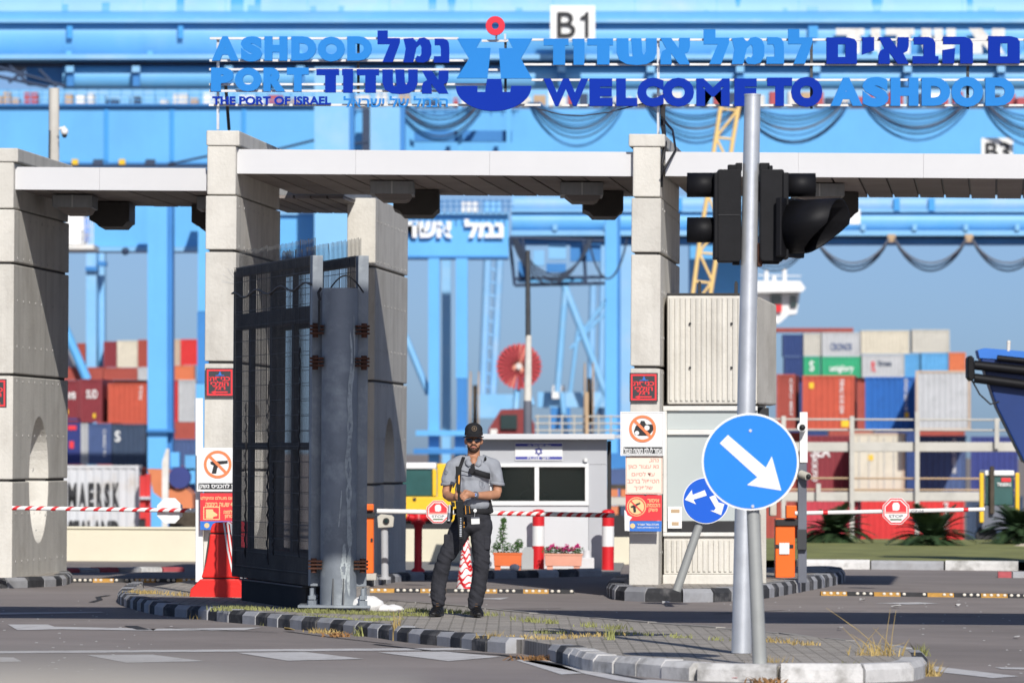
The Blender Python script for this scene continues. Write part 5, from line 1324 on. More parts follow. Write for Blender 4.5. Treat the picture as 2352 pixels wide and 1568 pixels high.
for lab, a in (
    ('brown-red container top far left behind the crane brace', (172,196,788,842,'c_brick')), ('maroon container in the top row of the far left stack', (238,268,784,843,'c_maroon')), ('cream container in the top row of the far left stack', (269,316,782,843,'c_cream')),
    ('brick red container next to the blue leg, top row', (317,339,780,843,'c_brick')), ('tan container in the top row right of the blue leg', (392,414,779,838,'c_tan')), ('bright red container in the top row by the second leg', (415,453,779,838,'c_bright')),
    ('grey container low in the far left stack', (148,174,800,872,'c_grey')), ('brick container strip under the cream one', (238,316,844,872,'c_brick')), ('pale container strip beside the blue leg', (317,339,844,872,'c_grey')), ('rusty container strip right of the blue leg', (392,446,839,872,'c_orange'))):
    container(lab, *a[:4], 460, a[4], skew=0, dep=2.44)
container('brick container supporting the far left stack', 120, 460, 873, 1160, 461, 'c_brick', skew=0, dep=2.44)
container('red container strip between wall and crane brace', 120, 236, 843, 872, 459, 'c_brick', skew=0, dep=2.44)
# near white container with lettering
MD = 205.0
mk = container('weathered white container with large black lettering beyond the left wall', 40, 318, 1068, 1262, MD, 'c_white', dep=2.44, skew=-.01, group=None, frame='c_white')
mb = MB()
for ch, x0, x1 in (('M',156,176),('A',181,198),('E',203,216),('R',222,235),('S',240,252),('K',259,274)): text(mb, ch, x0, x1, 1108, 1166, MD-.03, .02, .045)
mb.build('lettering', 'text_black', mk)
mb = MB(); text(mb, 'SEALAND', 156, 274, 1194, 1250, MD-.03, .02, .045); mb.build('lettering', 'text_black', mk)
# red support, orange reach stacker
t = thing('container_trailer', P(332, 1250, 204), 'red trailer frame beside the lettered white container', 'trailer')
cbx(t, 321, 334, 1092, 1190, 204, .4, 'c_bright', 'headboard'); cbx(t, 334.5, 345, 1088, 1250, 204.2, .4, 'c_bright', 'post'); cbx(t, 321, 345, 1140, 1146, 203.8, .3, 'galv', 'bar'); cbx(t, 318, 334, 1192, 1215, 204.1, .4, 'black', 'wheel_box')
t = thing('reach_stacker', P(400, 1240, 210), 'orange reach stacker with a dark wheel behind the octagon sign', 'reach stacker')
mb = MB(); mb.pprism([(339,1076),(385,1078),(402,1095),(400,1140),(372,1145),(352,1130),(345,1100)], 210, 3); mb.build('mast_body', 'orange_dull', t)
mb = MB(); mb.pprism([(386,1124),(425,1120),(442,1135),(443,1168),(400,1172),(386,1160)], 209, 3); mb.build('chassis', 'orange_dull', t)
mb = MB(); mb.disc(P(412,1096,208.8), 25*209/F, .8, 24); mb.build('wheel', 'c_indigo', t)
mb = MB(); mb.pprism([(372,1060),(382,1030),(388,1030),(384,1250),(372,1250)], 206, .4); mb.build('ladder', 'white_dirty', t)
for x0, x1, y0, y1, m in ((392,412,1038,1072,'crane_blue'),(415,448,1075,1110,'crane_blue'),(425,450,1045,1080,'c_sky'),(388,450,1172,1215,'trunk')): cbx(t, x0, x1, y0, y1, 214, 1, m, 'hydraulic_unit')
# blurry blue machinery right of the kiosk
t = thing('reach_stacker', P(1415, 1240, 200), 'blue and orange port vehicle glimpsed between kiosk and pillar', 'reach stacker')
for x0, x1, y0, y1, m in ((1395,1450,1040,1075,'crane_deep'),(1402,1450,1076,1112,'c_slate'),(1398,1450,1112,1122,'trunk'),(1395,1420,1123,1140,'orange_dull'),(1426,1450,1123,1140,'orange_dull'),(1394,1450,1141,1160,'c_beige'),(1396,1425,1162,1190,'orange_dull'),(1420,1450,1160,1270,'c_dark'),(1396,1420,1190,1250,'crane_dark')): cbx(t, x0, x1, y0, y1, 200, 2, m, 'body_panel')
mb = MB(); mb.disc(P(1420,1215,199.5), 34*200/F, 1, 20); mb.build('wheel', 'black', t)
# walkway with rails above kiosk roof
t = thing('walkway', P(1320, 1000, 180), 'pale handrail walkway behind the kiosk roof', 'walkway')
mb = MB()
for y in (956, 972, 988): mb.tube([P(1228, y, 180), P(1440, y, 180)], 2.2*180/F, 5)
for x in range(1235, 1440, 28): mb.tube([P(x, 952, 180), P(x, 1002, 180)], 2.2*180/F, 5)
mb.build('handrail', 'c_beige', t); cbx(t, 1225, 1440, 998, 1006, 180, 1.2, 'c_grey', 'deck'); cbx(t, 1240, 1268, 1006, 1240, 180.4, .5, 'c_grey', 'column'); cbx(t, 1345, 1352, 900, 1000, 179.6, .2, 'tan', 'post')
# ------------------------------------------------------------------ bollards, planters, hydrant, cone
def bollard(label, x, y, r, ytop):
    p = G(x, y, .03); D = p.y; t = thing('bollard', p, label, 'bollard', 'red and white bollards')
    h = (y-ytop)*D/F; rr = r*D/F
    for name, z0, z1, m in (('lower_band',0,.385,'red_paint'),('middle_band',.386,.72,'white'),('upper_band',.721,.93,'red_paint')):
        mb = MB(); mb.lathe(p, [(rr,h*z0),(rr,h*z1)], 24); mb.build(name, m, t)
    mb = MB(); mb.lathe(p, [(rr*1.06,h*.931),(rr*1.06,h*.96),(rr*.8,h*.99),(rr*.3,h)], 24); mb.build('cap', 'red_paint', t)
bollard('red and white bollard left, in front of the kiosk window', 1236, 1306, 14, 1169)
bollard('red and white bollard right, near the kiosk corner', 1396, 1308, 14, 1169)
def planter(label, x0, x1, y0, y1, m, taper=.06):
    p = G((x0+x1)/2, y1, .03); D = p.y; k = D/F
    t = thing('planter', p, label, 'planter')
    w = (x1-x0)*k/2; h = (y1-y0)*k; d = .16
    def tub(z0, z1, s0, s1, n, m):
        mb = MB(); vs = []
        for z, s in ((z0, s0), (z1, s1)): vs += [p+Vector((sx*w*s, sy*d*s+d, z)) for sx, sy in ((-1,-1),(1,-1),(1,1),(-1,1))]
        mb.add(vs, [(0,1,5,4),(1,2,6,5),(2,3,7,6),(3,0,4,7),(3,2,1,0),(4,5,6,7)]); mb.build(n, m, t, bev=.008)
    tub(.05, h*.86, 1-taper, .98, 'tub', m); tub(h*.86, h*.98, 1.02, 1.03, 'lip', m); tub(h*.981, h*.99, .93, .93, 'soil', 'soil')
    for sx in (-.7, .7):
        mb = MB(); mb.box(p+Vector((sx*w-.04, .03, 0)), p+Vector((sx*w+.04, .25, .049))); mb.build('foot', m, t)
    return t, p, w, h, k
def leaves(mb, c, r, n, size, rnd, sz=1.0):
    for _ in range(n):
        v = Vector((rnd.gauss(0,1), rnd.gauss(0,1), rnd.gauss(0,1))).normalized()*r*rnd.random()**.4; v.z *= sz
        a = Vector((rnd.gauss(0,1), rnd.gauss(0,1), rnd.gauss(0,.6))).normalized(); b = a.orthogonal().normalized(); s = size*rnd.uniform(.6,1.3)
        q = Vector(c)+v
        mb.add([q-a*s, q+b*s*.45, q+a*s, q-b*s*.45], [(0,1,2,3)])
rnd = random.Random(11)
t, p, w, h, k = planter('orange planter with a green bushy plant beside the guard', 1133, 1199, 1268, 1308, 'terracotta')
mb = MB(); top = p+Vector((0,.16,h))
for dx, dz, r in ((-.10,.10,.10),(-.08,.22,.08),(-.07,.34,.06),(-.06,.43,.04),(-.16,.04,.08),(.0,.05,.08),(.12,.06,.08),(.15,.12,.06)): leaves(mb, top+Vector((dx,0,dz)), r, 90, .022, rnd)
mb.build('foliage', 'leaf', t, kind='stuff')
mb = MB(); mb.tube([top+Vector((-.08,0,-.02)), top+Vector((-.06,0,.4))], .006, 5); mb.tube([top+Vector((.12,0,-.02)), top+Vector((.15,0,.12))], .006, 5); mb.build('stem', 'trunk', t)
t, p, w, h, k = planter('pale pink planter with magenta flowers between the bollards', 1250, 1338, 1270, 1308, 'pink_clay')
top = p+Vector((0,.16,h)); mb = MB()
for i in range(12): leaves(mb, top+Vector((lerp(-.24,.22,i/11),rnd.uniform(-.06,.06),.03)), .06, 40, .02, rnd)
mb.build('foliage', 'leaf', t, kind='stuff')
mb = MB()
for i in range(14): leaves(mb, top+Vector((lerp(-.2,.2,i/13),rnd.uniform(-.08,.02),rnd.uniform(.04,.10))), .03, 16, .022, rnd)
mb.build('blossom', 'petal', t, kind='stuff')
mb = MB(); q = G(1182,1311,.03); mb.ball(q+Vector((0,0,.05)), .06, 8, 5, 1.2, 1, .8); mb.build('paper_ball', 'cloth_white', label='crumpled white ball of paper below the orange planter', cat='litter')
# kiosk foot lamp
mb = MB(); q = G(1348,1307,.03); mb.box(q+Vector((-.10,0,0)), q+Vector((.10,.2,.16))); mb.cyl(q+Vector((0,.1,.16)), q+Vector((0,.1,.26)), .06, .05, 12); mb.build('utility_box', 'kiosk_light', label='small pale grey utility box at the kiosk corner', cat='box', bev=.01)
mb = MB(); q = G(1213,1306,.03); w_ = .09; mb.prism([q+Vector((-w_,0,0)), q+Vector((w_,0,0)), q+Vector((w_,0,.24)), q+Vector((w_*.5,0,.30)), q+Vector((-w_*.5,0,.30)), q+Vector((-w_,0,.24))], (0,.1,0)); mb.build('marker_stone', 'kiosk_trim', label='grey rounded marker between orange planter and bollard', cat='marker')
# hydrant
p = G(960,1312,.03); k = p.y/F
t = thing('hydrant', p, 'red fire hydrant standing left of the guard', 'hydrant')
mb = MB(); mb.lathe(p, [(16*k,0),(15*k,5*k),(9*k,9*k),(9*k,100*k),(11*k,104*k),(11*k,108*k)], 20); mb.build('standpipe', 'red_paint', t)
mb = MB(); mb.lathe(p, [(15*k,108*k),(17*k,112*k),(17*k,118*k),(12*k,126*k),(13*k,134*k),(8*k,140*k),(3*k,142*k)], 20); mb.build('head', 'red_paint', t)
for s_ in (-1, 1):
    mb = MB(); c = p+Vector((s_*10*k,0,122*k)); mb.cyl(c, c+Vector((s_*13*k,-.02,3*k)), 9*k, 9*k, 14); mb.cyl(c+Vector((s_*13*k,-.02,3*k)), c+Vector((s_*17*k,-.02,4*k)), 11*k, 11*k, 14); mb.build('outlet', 'red_paint', t)
# traffic cone with wrapped tape
p = G(1069,1359); k = p.y/F
t = thing('traffic_cone', p, 'red and white taped traffic cone behind the guard', 'cone')
mb = MB(); mb.box(p+Vector((-27*k,-.1,0)), p+Vector((27*k,.28,7*k))); mb.build('base', 'black', t, bev=.01)
n = 24; rows = 40; H_ = 112*k
def cone_pt(f, a, e=0): r = lerp(21, 7, f)*k+e; return p+Vector((r*math.cos(a), .09+r*math.sin(a), 7*k+H_*f))
mb = MB(); mb.lathe(p+Vector((0,.09,7*k)), [(21*k,0),(7*k,H_),(4*k,H_+2*k)], 28); mb.build('shell', 'white', t)
for j in range(9):
    f0 = .02+j*.108; mb = MB(); vs = []
    for i in range(33):
        a = -math.pi + 2*math.pi*i/32; wv = .055*math.sin(a*2+j*1.3)+.035*math.sin(a*5+j)
        vs += [cone_pt(min(1,max(0,f0+wv)), a, .002), cone_pt(min(1,max(0,f0+wv+.05+.02*math.sin(a*3+j))), a, .002)]
    mb.add(vs, [(2*i, 2*i+2, 2*i+3, 2*i+1) for i in range(32)], True); mb.build('tape_band', 'red_paint', t)
mb = MB(); mb.lathe(p+Vector((0,.09,7*k+H_)), [(7.5*k,0),(6*k,12*k),(2*k,14*k)], 16); mb.build('tip', 'maroon', t)

# ------------------------------------------------------------------ lift barriers
def octagon(t, x, y, r, D, front=True):
    pts = lambda rr: [(x+rr*math.cos(R(22.5+45*i)), y+rr*math.sin(R(22.5+45*i))) for i in range(8)]
    mb = MB(); mb.pprism(pts(r), D, .006); mb.build('octagon', 'white', t)
    if not front: return
    mb = MB(); mb.pprism(pts(r*.955), D-.003, .002); mb.build('octagon_border', 'print_red', t)
    mb = MB(); mb.pprism(pts(r*.86), D-.006, .002); mb.build('octagon_field', 'white', t)
    q = pts(r*.78)
    mb = MB(); mb.pprism([(x-r*.72,y+r*.05),(x-r*.72,y-r*.30),(x-r*.30,y-r*.72),(x+r*.30,y-r*.72),(x+r*.72,y-r*.30),(x+r*.72,y+r*.05)], D-.009, .002); mb.build('octagon_field', 'print_red', t)
    mb = MB(); mb.pprism([(x-r*.22,y-r*.05),(x-r*.26,y-r*.40),(x-r*.16,y-r*.58),(x+r*.14,y-r*.60),(x+r*.26,y-r*.42),(x+r*.24,y-r*.12),(x+r*.10,y-r*.02)], D-.012, .002); mb.build('hand_symbol', 'white', t)
    mb = MB(); mb.pbox(x-r*.74, x+r*.74, y+r*.06, y+r*.17, D-.009, .002); mb.build('octagon_stripe', 'print_salmon', t)
    mb = MB(); text(mb, 'STOP', x-r*.5, x+r*.5, y+r*.26, y+r*.46, D-.007, .001, .02); mb.build('octagon_lettering', 'cable_grey', t)
    mb = MB(); mb.pbox(x-r*.4, x+r*.4, y+r*.55, y+r*.64, D-.009, .002); mb.build('octagon_stripe', 'leaf', t)
def arm(label, x0, y0, x1, y1, D, h, stripes, oct_=None, front=True, base=None, twist=True):
    t = thing('lift_barrier', G(base if base is not None else (x0+x1)/2, 1335), label, 'barrier')
    a, b = P(x0, y0, D), P(x1, y1, D); k = D/F
    mb = MB(); mb.cyl(a, b, h/2*k, h/2*k, 14); mb.build('arm', 'white', t)
    for f in stripes:
        c = lerp(a, b, f); d = (b-a).normalized(); mb = MB()
        n = 14; vs = []; r = h/2*k*1.04; wd = 5.5*k
        for i in range(n):
            th = 2*math.pi*i/n; off = (8*k*math.sin(th+.8) if twist else 0)
            o = Vector((0, r*math.cos(th), r*math.sin(th)))
            vs += [c + d*(off-wd) + o, c + d*(off+wd) + o]
        mb.add(vs, [(2*i, 2*((i+1) % n), 2*((i+1) % n)+1, 2*i+1) for i in range(n)], True); mb.build('stripe', 'red_paint', t)
    if oct_: octagon(t, oct_[0], oct_[1], oct_[2], D-h/2*k-.03 if front else D+h/2*k+.02, front)
    return t
arm('striped lift barrier arm across the left gateway', 28, 1166, 452, 1172, 69.9, 10, [.03,.10,.16,.24,.32,.40,.47,.54,.61,.68,.75,.82,.88,.94], (390,1172,31.5), False)
bar2 = arm('striped lift barrier arm passing behind the guard', 866, 1173, 1412, 1183, 73.4, 11, [.53,.57,.61,.65,.69,.73,.78,.82,.86,.90,.94,.97], (1006,1175,28.5), True)
bar3 = arm('white lift barrier arm with octagon sign on the right', 1826, 1178, 2262, 1169, 73.4, 9.5, [.16,.90], (2058,1173,33), True, twist=False)
mb = MB(); text(mb, 'STOP LINE', 2092, 2122, 1170, 1176, 73.33, .002, .02); mb.build('arm_lettering', 'cable_grey', bar3)
def barrier_box(label, x0, x1, y0, y1, D, zb):
    p = P((x0+x1)/2, y1, D); t = thing('barrier_machine', p, label, 'barrier machine', 'orange barrier machines')
    mb = MB(); mb.pbox(x0, x1, y0, y1, D, .32); mb.build('cabinet', 'orange', t, bev=.012)
    mb = MB(); mb.pbox(x0-4, x1+6, y1+.5, y1+16, D-.05, .42); mb.build('plinth', 'concrete', t, bev=.01)
    w = x1-x0
    mb = MB(); mb.pbox(x0+w*.02, x1+w*.14, y0+2, y0+17, D-.03, .06); mb.build('arm_clamp', 'black', t, bev=.006)
    for q in (.0, .68):
        mb = MB(); mb.pbox(x0+w*q, x0+w*(q+.24), y0+(y1-y0)*.44, y0+(y1-y0)*.50, D-.012, .02); mb.build('latch', 'black', t)
    return t
b1 = barrier_box('slim orange barrier machine just right of the gate post', 837, 858, 1172, 1316, 73.5, 0)
mb = MB(); mb.pbox(836, 858, 1157, 1171, 73.4, .3); mb.build('top_cover', 'orange', b1, bev=.01)
b2 = barrier_box('orange barrier machine beside the booth, right of the round sign', 1781, 1826, 1190, 1326, 73.5, 0)
mb = MB(); mb.pbox(1806, 1830, 1160, 1189, 73.4, .3); mb.build('top_cover', 'orange', b2, bev=.01)
mb = MB(); mb.pbox(1790, 1813, 1246, 1272, 73.48, .01); mb.build('sticker', 'white', b2)
mb = MB(); mb.pbox(1768, 1784, 1112, 1185, 73.8, .3); mb.build('operator_box', 'c_beige', b2, bev=.02)
# camera posts
t = thing('camera_post', G(886,1322,.03), 'beige camera housing on a grey post left of the guard', 'camera')
CDp = 74.4
mb = MB(); mb.cyl(P(884,1326,CDp), P(883,1212,CDp), 8.5*CDp/F, n=16); mb.build('post', 'kiosk_grey', t)
mb = MB(); mb.cyl(P(884,1330,CDp), P(884,1324,CDp), 14*CDp/F, n=16); mb.build('foot', 'kiosk_grey', t)
mb = MB(); mb.pprism([(866,1186),(874,1180),(900,1183),(905,1188),(903,1210),(868,1212)], CDp-.1, .3); mb.build('housing', 'c_beige', t, bev=.01)
mb = MB(); mb.disc(P(887,1196,CDp-.12), 7.5*CDp/F, .03, 16); mb.build('lens', 'black', t)
mb = MB(); mb.disc(P(887,1196,CDp-.13), 4*CDp/F, .012, 12); mb.build('lens_glass', 'glass_dark', t)
t = thing('camera_post', G(1838,1330,0), 'tall grey and white camera post beside the orange barrier machine', 'camera')
CDp = 71.8
mb = MB(); mb.pbox(1837, 1855, 946, 1062, CDp, .09); mb.build('upper_post', 'white', t, bev=.006)
mb = MB(); mb.pbox(1833, 1853, 1062.5, 1338, CDp+.02, .10); mb.build('lower_post', 'cable_grey', t, bev=.006)
mb = MB(); mb.cyl(P(1842,980,CDp-.03), P(1842,980,CDp-.18), 11*CDp/F, n=18); mb.build('camera_body', 'white', t)
mb = MB(); mb.ball(P(1843,981,CDp-.19), 7*CDp/F); mb.build('camera_lens', 'black', t)
mb = MB(); mb.cyl(P(1840,1088,CDp-.02), P(1856,1094,CDp-.12), 9*CDp/F, n=14); mb.build('lower_camera', 'c_beige', t)
mb = MB(); mb.ball(P(1857,1094,CDp-.14), 6*CDp/F); mb.build('lower_lens', 'black', t)
mb = MB(); mb.pbox(1831, 1853, 1215, 1262, CDp-.06, .08); mb.build('control_box', 'print_grey', t, bev=.006)

# ------------------------------------------------------------------ rubber speed bumps
def bump(label, x0, x1, y0, y1, seg, first=0, gap=None):
    a, b = G(x0, y0), G(x1, y1); t = thing('speed_bump', (a+b)/2, label, 'speed bump', 'rubber speed bumps')
    n = max(1, round((b-a).length/seg)); d = (b-a)/n
    for i in range(n):
        p = a+d*i; q = d*.985
        mb = MB(); vs = []
        for e in (p, p+q): vs += [e+Vector((0,0,-.01)), e+Vector((0,.06,.045)), e+Vector((0,.22,.045)), e+Vector((0,.30,-.01))]
        mb.add(vs, [(0,1,2,3)[::-1], (4,5,6,7), (0,4,5,1), (1,5,6,2), (2,6,7,3)]); mb.build('block', 'bump_yellow' if (i+first) % 2 == 0 else 'bump_black', t)
        for j in range(4):
            if random.random() < .85:
                mb = MB(); mb.ball(p+d*((j+.5)/4)+Vector((0,.03,.028)), .022, 8, 5, 1, .6, .8); mb.build('stud', 'stud', t)
bump('yellow and black speed bump across the middle lane', 847, 1320, 1360, 1363, .285)
bump('yellow and black speed bump in the right lane', 1886, 2440, 1367, 1374, .30)
bump('yellow and black speed bump in the left lane', 165, 452, 1337, 1337, .28, 1)

# ------------------------------------------------------------------ vehicles and far right things
t = thing('truck', P(995, 1250, 110), 'yellow truck cab behind the low wall, left of the guard', 'truck')
VD = 112.0
def vb(x0, x1, y0, y1, D, dep, m, name, bev=.02):
    mb = MB(); mb.pbox(x0, x1, y0, y1, D, dep); return mb.build(name, m, t, bev=bev)
vb(905, 1020, 1140, 1196, VD, 1.8, 'yellow', 'cab_body'); vb(905, 1002, 1062, 1076, VD, 1.8, 'white', 'cab_roof'); vb(1004, 1052, 1064, 1200, VD+.3, 1.4, 'yellow', 'rear_frame')
vb(905, 1001, 1077, 1139, VD+.06, 1.6, 'glass_teal', 'windscreen'); vb(993, 1003, 1076.5, 1139.5, VD-.02, .1, 'yellow', 'pillar'); vb(905, 1045, 1197, 1215, VD+.1, 1.6, 'black', 'bumper')
vb(948, 956, 1142, 1150, VD-.03, .03, 'trunk', 'badge')
for x in (925, 1022):
    mb = MB(); c = P(x, 1218, VD+.2); mb.cyl(c, c+Vector((0,.4,0)), 26*VD/F, n=22); mb.build('wheel', 'black', t)
# blue hydraulic boom at right
t = thing('loader_boom', P(2320, 1150, 85), 'dark blue machine boom with black hydraulic cylinders at the right edge', 'crane boom')
QD = 86.0
mb = MB(); mb.pprism([(2246,806),(2262,800),(2420,815),(2420,1090),(2352,1060),(2290,935)], QD, .5); mb.build('boom', 'boom_navy', t, bev=.02)
mb = MB(); mb.pprism([(2246,804),(2262,799),(2420,812),(2420,832),(2250,822)], QD-.02, .54); mb.build('boom_top', 'print_blue', t)
for ya, yb, r in ((838,858,11),(868,892,11),(822,836,7)):
    mb = MB(); mb.cyl(P(2238 if r > 8 else 2290,ya,QD-.12), P(2420,yb,QD-.12), r*QD/F, n=16); mb.build('cylinder', 'signal_black', t)
mb = MB(); mb.pprism([(2222,822),(2230,815),(2238,822),(2240,868),(2230,876),(2222,866)], QD-.2, .4); mb.build('end_cap', 'signal_black', t, bev=.02)
mb = MB(); mb.tube([P(2232,872,QD-.1), P(2250,905,QD-.1), P(2275,928,QD-.1), P(2295,922,QD-.1)], 2*QD/F, 6); mb.build('hose', 'black', t)
mb = MB(); mb.cyl(P(2316,806,QD), P(2317,786,QD), 4.5*QD/F, n=10); mb.ball(P(2317,786,QD), 5*QD/F); mb.build('beacon', 'white_dirty', t)
vb(2375, 2480, 900, 1330, QD+.1, .8, 'boom_navy', 'mast_base')
# yard tractor
t = thing('yard_tractor', P(2295, 1250, 108), 'yard tractor with yellow corner posts and dark windscreen, far right', 'tractor')
TDq = 109.0
vb(2262, 2330, 1080, 1092, TDq, 1.3, 'white', 'roof'); vb(2264, 2328, 1092.5, 1160, TDq+.05, 1.2, 'glass_teal', 'windscreen'); vb(2255, 2338, 1160.5, 1215, TDq, 1.4, 'cable_grey', 'bonnet')
vb(2250, 2260, 1085, 1200, TDq-.1, .1, 'yellow', 'corner_post'); vb(2332, 2342, 1085, 1200, TDq-.1, .1, 'yellow', 'corner_post'); vb(2274, 2284, 1070, 1180, TDq-.12, .1, 'trunk', 'exhaust')
mb = MB(); text(mb, 'TERBERG', 2290, 2322, 1108, 1116, TDq, .003, .02); mb.build('lettering', 'white', t); vb(2300, 2322, 1097, 1106, TDq+.02, .01, 'print_red', 'badge')
for x in (2266, 2326):
    mb = MB(); c = P(x, 1228, TDq+.2); mb.cyl(c, c+Vector((0,.35,0)), 24*TDq/F, n=20); mb.build('wheel', 'black', t)
# white pipe rack
PD_ = 150.0
t = thing('pipe_rack', P(2080, 1150, PD_), 'white pipe rack with handrails in front of the right container stack', 'pipe rack')
for y, r in ((1026,11),(1140,11)):
    mb = MB(); mb.pbox(1690, 2365 if y < 1100 else 2320, y-r, y+r, PD_, .4); mb.build('beam', 'c_beige', t, bev=.02)
for y in (962, 986, 1097, 1123):
    mb = MB(); mb.tube([P(1690, y, PD_), P(2330, y+2, PD_)], 2.4*PD_/F, 5); mb.build('handrail', 'c_beige' if y < 1000 else 'tan', t)
for x, y0, y1 in ((1800,955,1260),(1957,955,1260),(2107,945,1260),(2290,960,1030),(1880,1110,1150)):
    mb = MB(); mb.pbox(x-5, x+5, y0, y1, PD_-.2, .12); mb.build('upright', 'c_beige', t)
# white concrete blocks and rocks
for k, (x0, x1, y0, y1) in enumerate(((1842,1912,1244,1268),(2000,2068,1268,1284))):
    a = P(x0, y1, 103.0 if k == 0 else 100); t = None; D = a.y
    mb = MB(); mb.prism([P(x0,y1,D), P(x1,y1,D), P(x1-8,y0,D), P(x0+6,y0,D)], (0,.5,0)); mb.build('concrete_block', 'cream', label='pale concrete block %s' % ('left of the first palm trunk' if k == 0 else 'between the two palms on the verge'), cat='block', bev=.02)
def rock(label, x, y, rx, ry, seed, D=101.0):
    rnd = random.Random(seed); mb = MB(); c = P(x, y, D); k = D/F
    mb.ball(c, 1.0, 12, 8, rx*k, rx*k*.6, ry*k)
    for i, v in enumerate(mb.v):
        d = v-c; mb.v[i] = c + d*(1+.45*noise.noise(d*3/(rx*k)+Vector((seed,0,0))))
    mb.sm = [False]*len(mb.sm)
    mb.build('rock', 'rock', label=label, cat='rock', group='pale rocks on the verge')
rock('pale rock on the verge, left of the three', 2262, 1274, 28, 11, 1); rock('pale rock on the verge, middle of the three', 2300, 1268, 26, 12, 2); rock('pale rock on the verge at the picture edge', 2350, 1262, 34, 14, 3)
# cycad palms
def cycad(label, x, y, r, h, seed, lean=0, D=None):
    p = P(x, y, D or 103.0); k = p.y/F; rnd = random.Random(seed)
    t = thing('cycad_palm', p, label, 'palm', 'cycad palms on the verge')
    mb = MB(); mb.lathe(p, [(14*k,-6*k),(15*k,h*.25*k),(12*k,h*.42*k)], 12); mb.build('trunk', 'trunk', t)
    c = p+Vector((0,0,h*.42*k)); mb = MB()
    for f in range(84):
        az = rnd.uniform(0, 2*math.pi); el = rnd.uniform(-.10, 1.05); L = r*k*rnd.uniform(.6, 1.05)
        d = Vector((math.cos(az)*math.cos(el), math.sin(az)*math.cos(el), math.sin(el)))
        pts = [c + d*(L*s) + Vector((0,0,-.55*L*s*s*math.cos(el)+.1*L*s)) for s in [i/9 for i in range(10)]]
        for i in range(1, 10):
            tdir = (pts[i]-pts[i-1]).normalized(); sd_ = tdir.cross(Vector((0,0,1)))
            if sd_.length < .01: sd_ = Vector((1,0,0))
            sd_.normalize(); ln = L*.24*math.sin(math.pi*(.12+.85*i/10)); wd = L*.028
            for sg_ in (-1, 1):
                for q in (0, .5):
                    b0 = lerp(pts[i-1], pts[i], q); e = b0 + sd_*(sg_*ln) + tdir*(ln*.45) + Vector((0,0,ln*.15))
                    mb.add([b0-tdir*wd, b0+tdir*wd, e], [(0,1,2)])
    mb.build('crown', 'frond', t)
cycad('dark green cycad palm left on the verge, by the camera post', 1915, 1262, 108, 84, 21)
cycad('dark green cycad palm in the middle of the verge, beside the octagon', 2140, 1268, 125, 66, 22, D=101)
cycad('dark green cycad palm at the right edge, by the yard tractor', 2345, 1258, 118, 84, 23)
# ------------------------------------------------------------------ the guard
D0 = 56.4; S0 = D0/F
def V(x, y, dy=0.0): return P(x, y, D0) + Vector((0, dy, 0))
def chain(mb, pts, n=14):
    """tapered limb: pts = (x, y, dy, r)"""
    path = [V(a, b, c) for a, b, c, r in pts]; rs = [p[3] for p in pts]
    mb.tube(path, rs, n)
    for p, r in zip(path, rs): mb.ball(p, r*.995, n, 8)
def ell(mb, x, y, dy, hw, hh, hd): mb.ball(V(x, y, dy), 1.0, 20, 12, hw, hd, hh)
def remesh(mb, name, m, parent, vox=.008, it=6, disp=None, cut=None, label=None):
    me = bpy.data.meshes.new('tmp'); me.from_pydata([tuple(v) for v in mb.v], [], mb.f); me.update()
    ob = bpy.data.objects.new('tmp', me); col.objects.link(ob)
    md = ob.modifiers.new('r', 'REMESH'); md.mode = 'VOXEL'; md.voxel_size = vox
    if it: s = ob.modifiers.new('s', 'SMOOTH'); s.iterations = it; s.factor = .5
    bpy.context.view_layer.update()
    dg = bpy.context.evaluated_depsgraph_get(); ev = ob.evaluated_get(dg); m2 = ev.to_mesh()
    vs = [v.co.copy() for v in m2.vertices]; ns = [v.normal.copy() for v in m2.vertices]; fs = [tuple(p.vertices) for p in m2.polygons]
    ev.to_mesh_clear(); bpy.data.objects.remove(ob); bpy.data.meshes.remove(me)
    if disp: vs = [v + n_*disp(v) for v, n_ in zip(vs, ns)]
    if cut:
        keep = [not cut(v) for v in vs]; fs = [f for f in fs if all(keep[i] for i in f)]
        idx = {}; nv = []
        nf = []
        for f in fs:
            g = []
            for i in f:
                if i not in idx: idx[i] = len(nv); nv.append(vs[i])
                g.append(idx[i])
            nf.append(tuple(g))
        vs, fs = nv, nf
    o = MB(); o.add(vs, fs, True)
    return o.build(name, m, parent, plabel=label)
mat('skin', (.46, .225, .13), .55, .08, 14, .03, c2=(.38,.15,.085), c2amt=.2)
mat('beard', (.06, .032, .022), .8, .3, 60, .4)
mat('shirt', (.30, .315, .345), .9, .06, 30, .25, spec=.2, bscale=220)
mat('trousers', (.034, .0345, .041), .9, .15, 12, .3, spec=.2, bscale=90)
mat('cap_cloth', (.022, .022, .024), .9, .15, 30, .2, spec=.2)
mat('boot', (.010, .0095, .0095), .45, .2, 20, .2)
mat('gun', (.011, .0115, .012), .4, .2, 20, .05, metal=.3)
mat('lens_dark', (.006, .008, .02), .08, .1, 5, spec=.8)
mat('webbing', (.014, .014, .016), .8, .15, 40, .2)
mat('gold', (.75, .32, .02), .5, .1)
mat('lips', (.46, .16, .13), .6, .05)
gd = thing('person', V(1055, 1413), 'man in grey polo shirt, black cap and dark trousers holding a rifle', 'person')
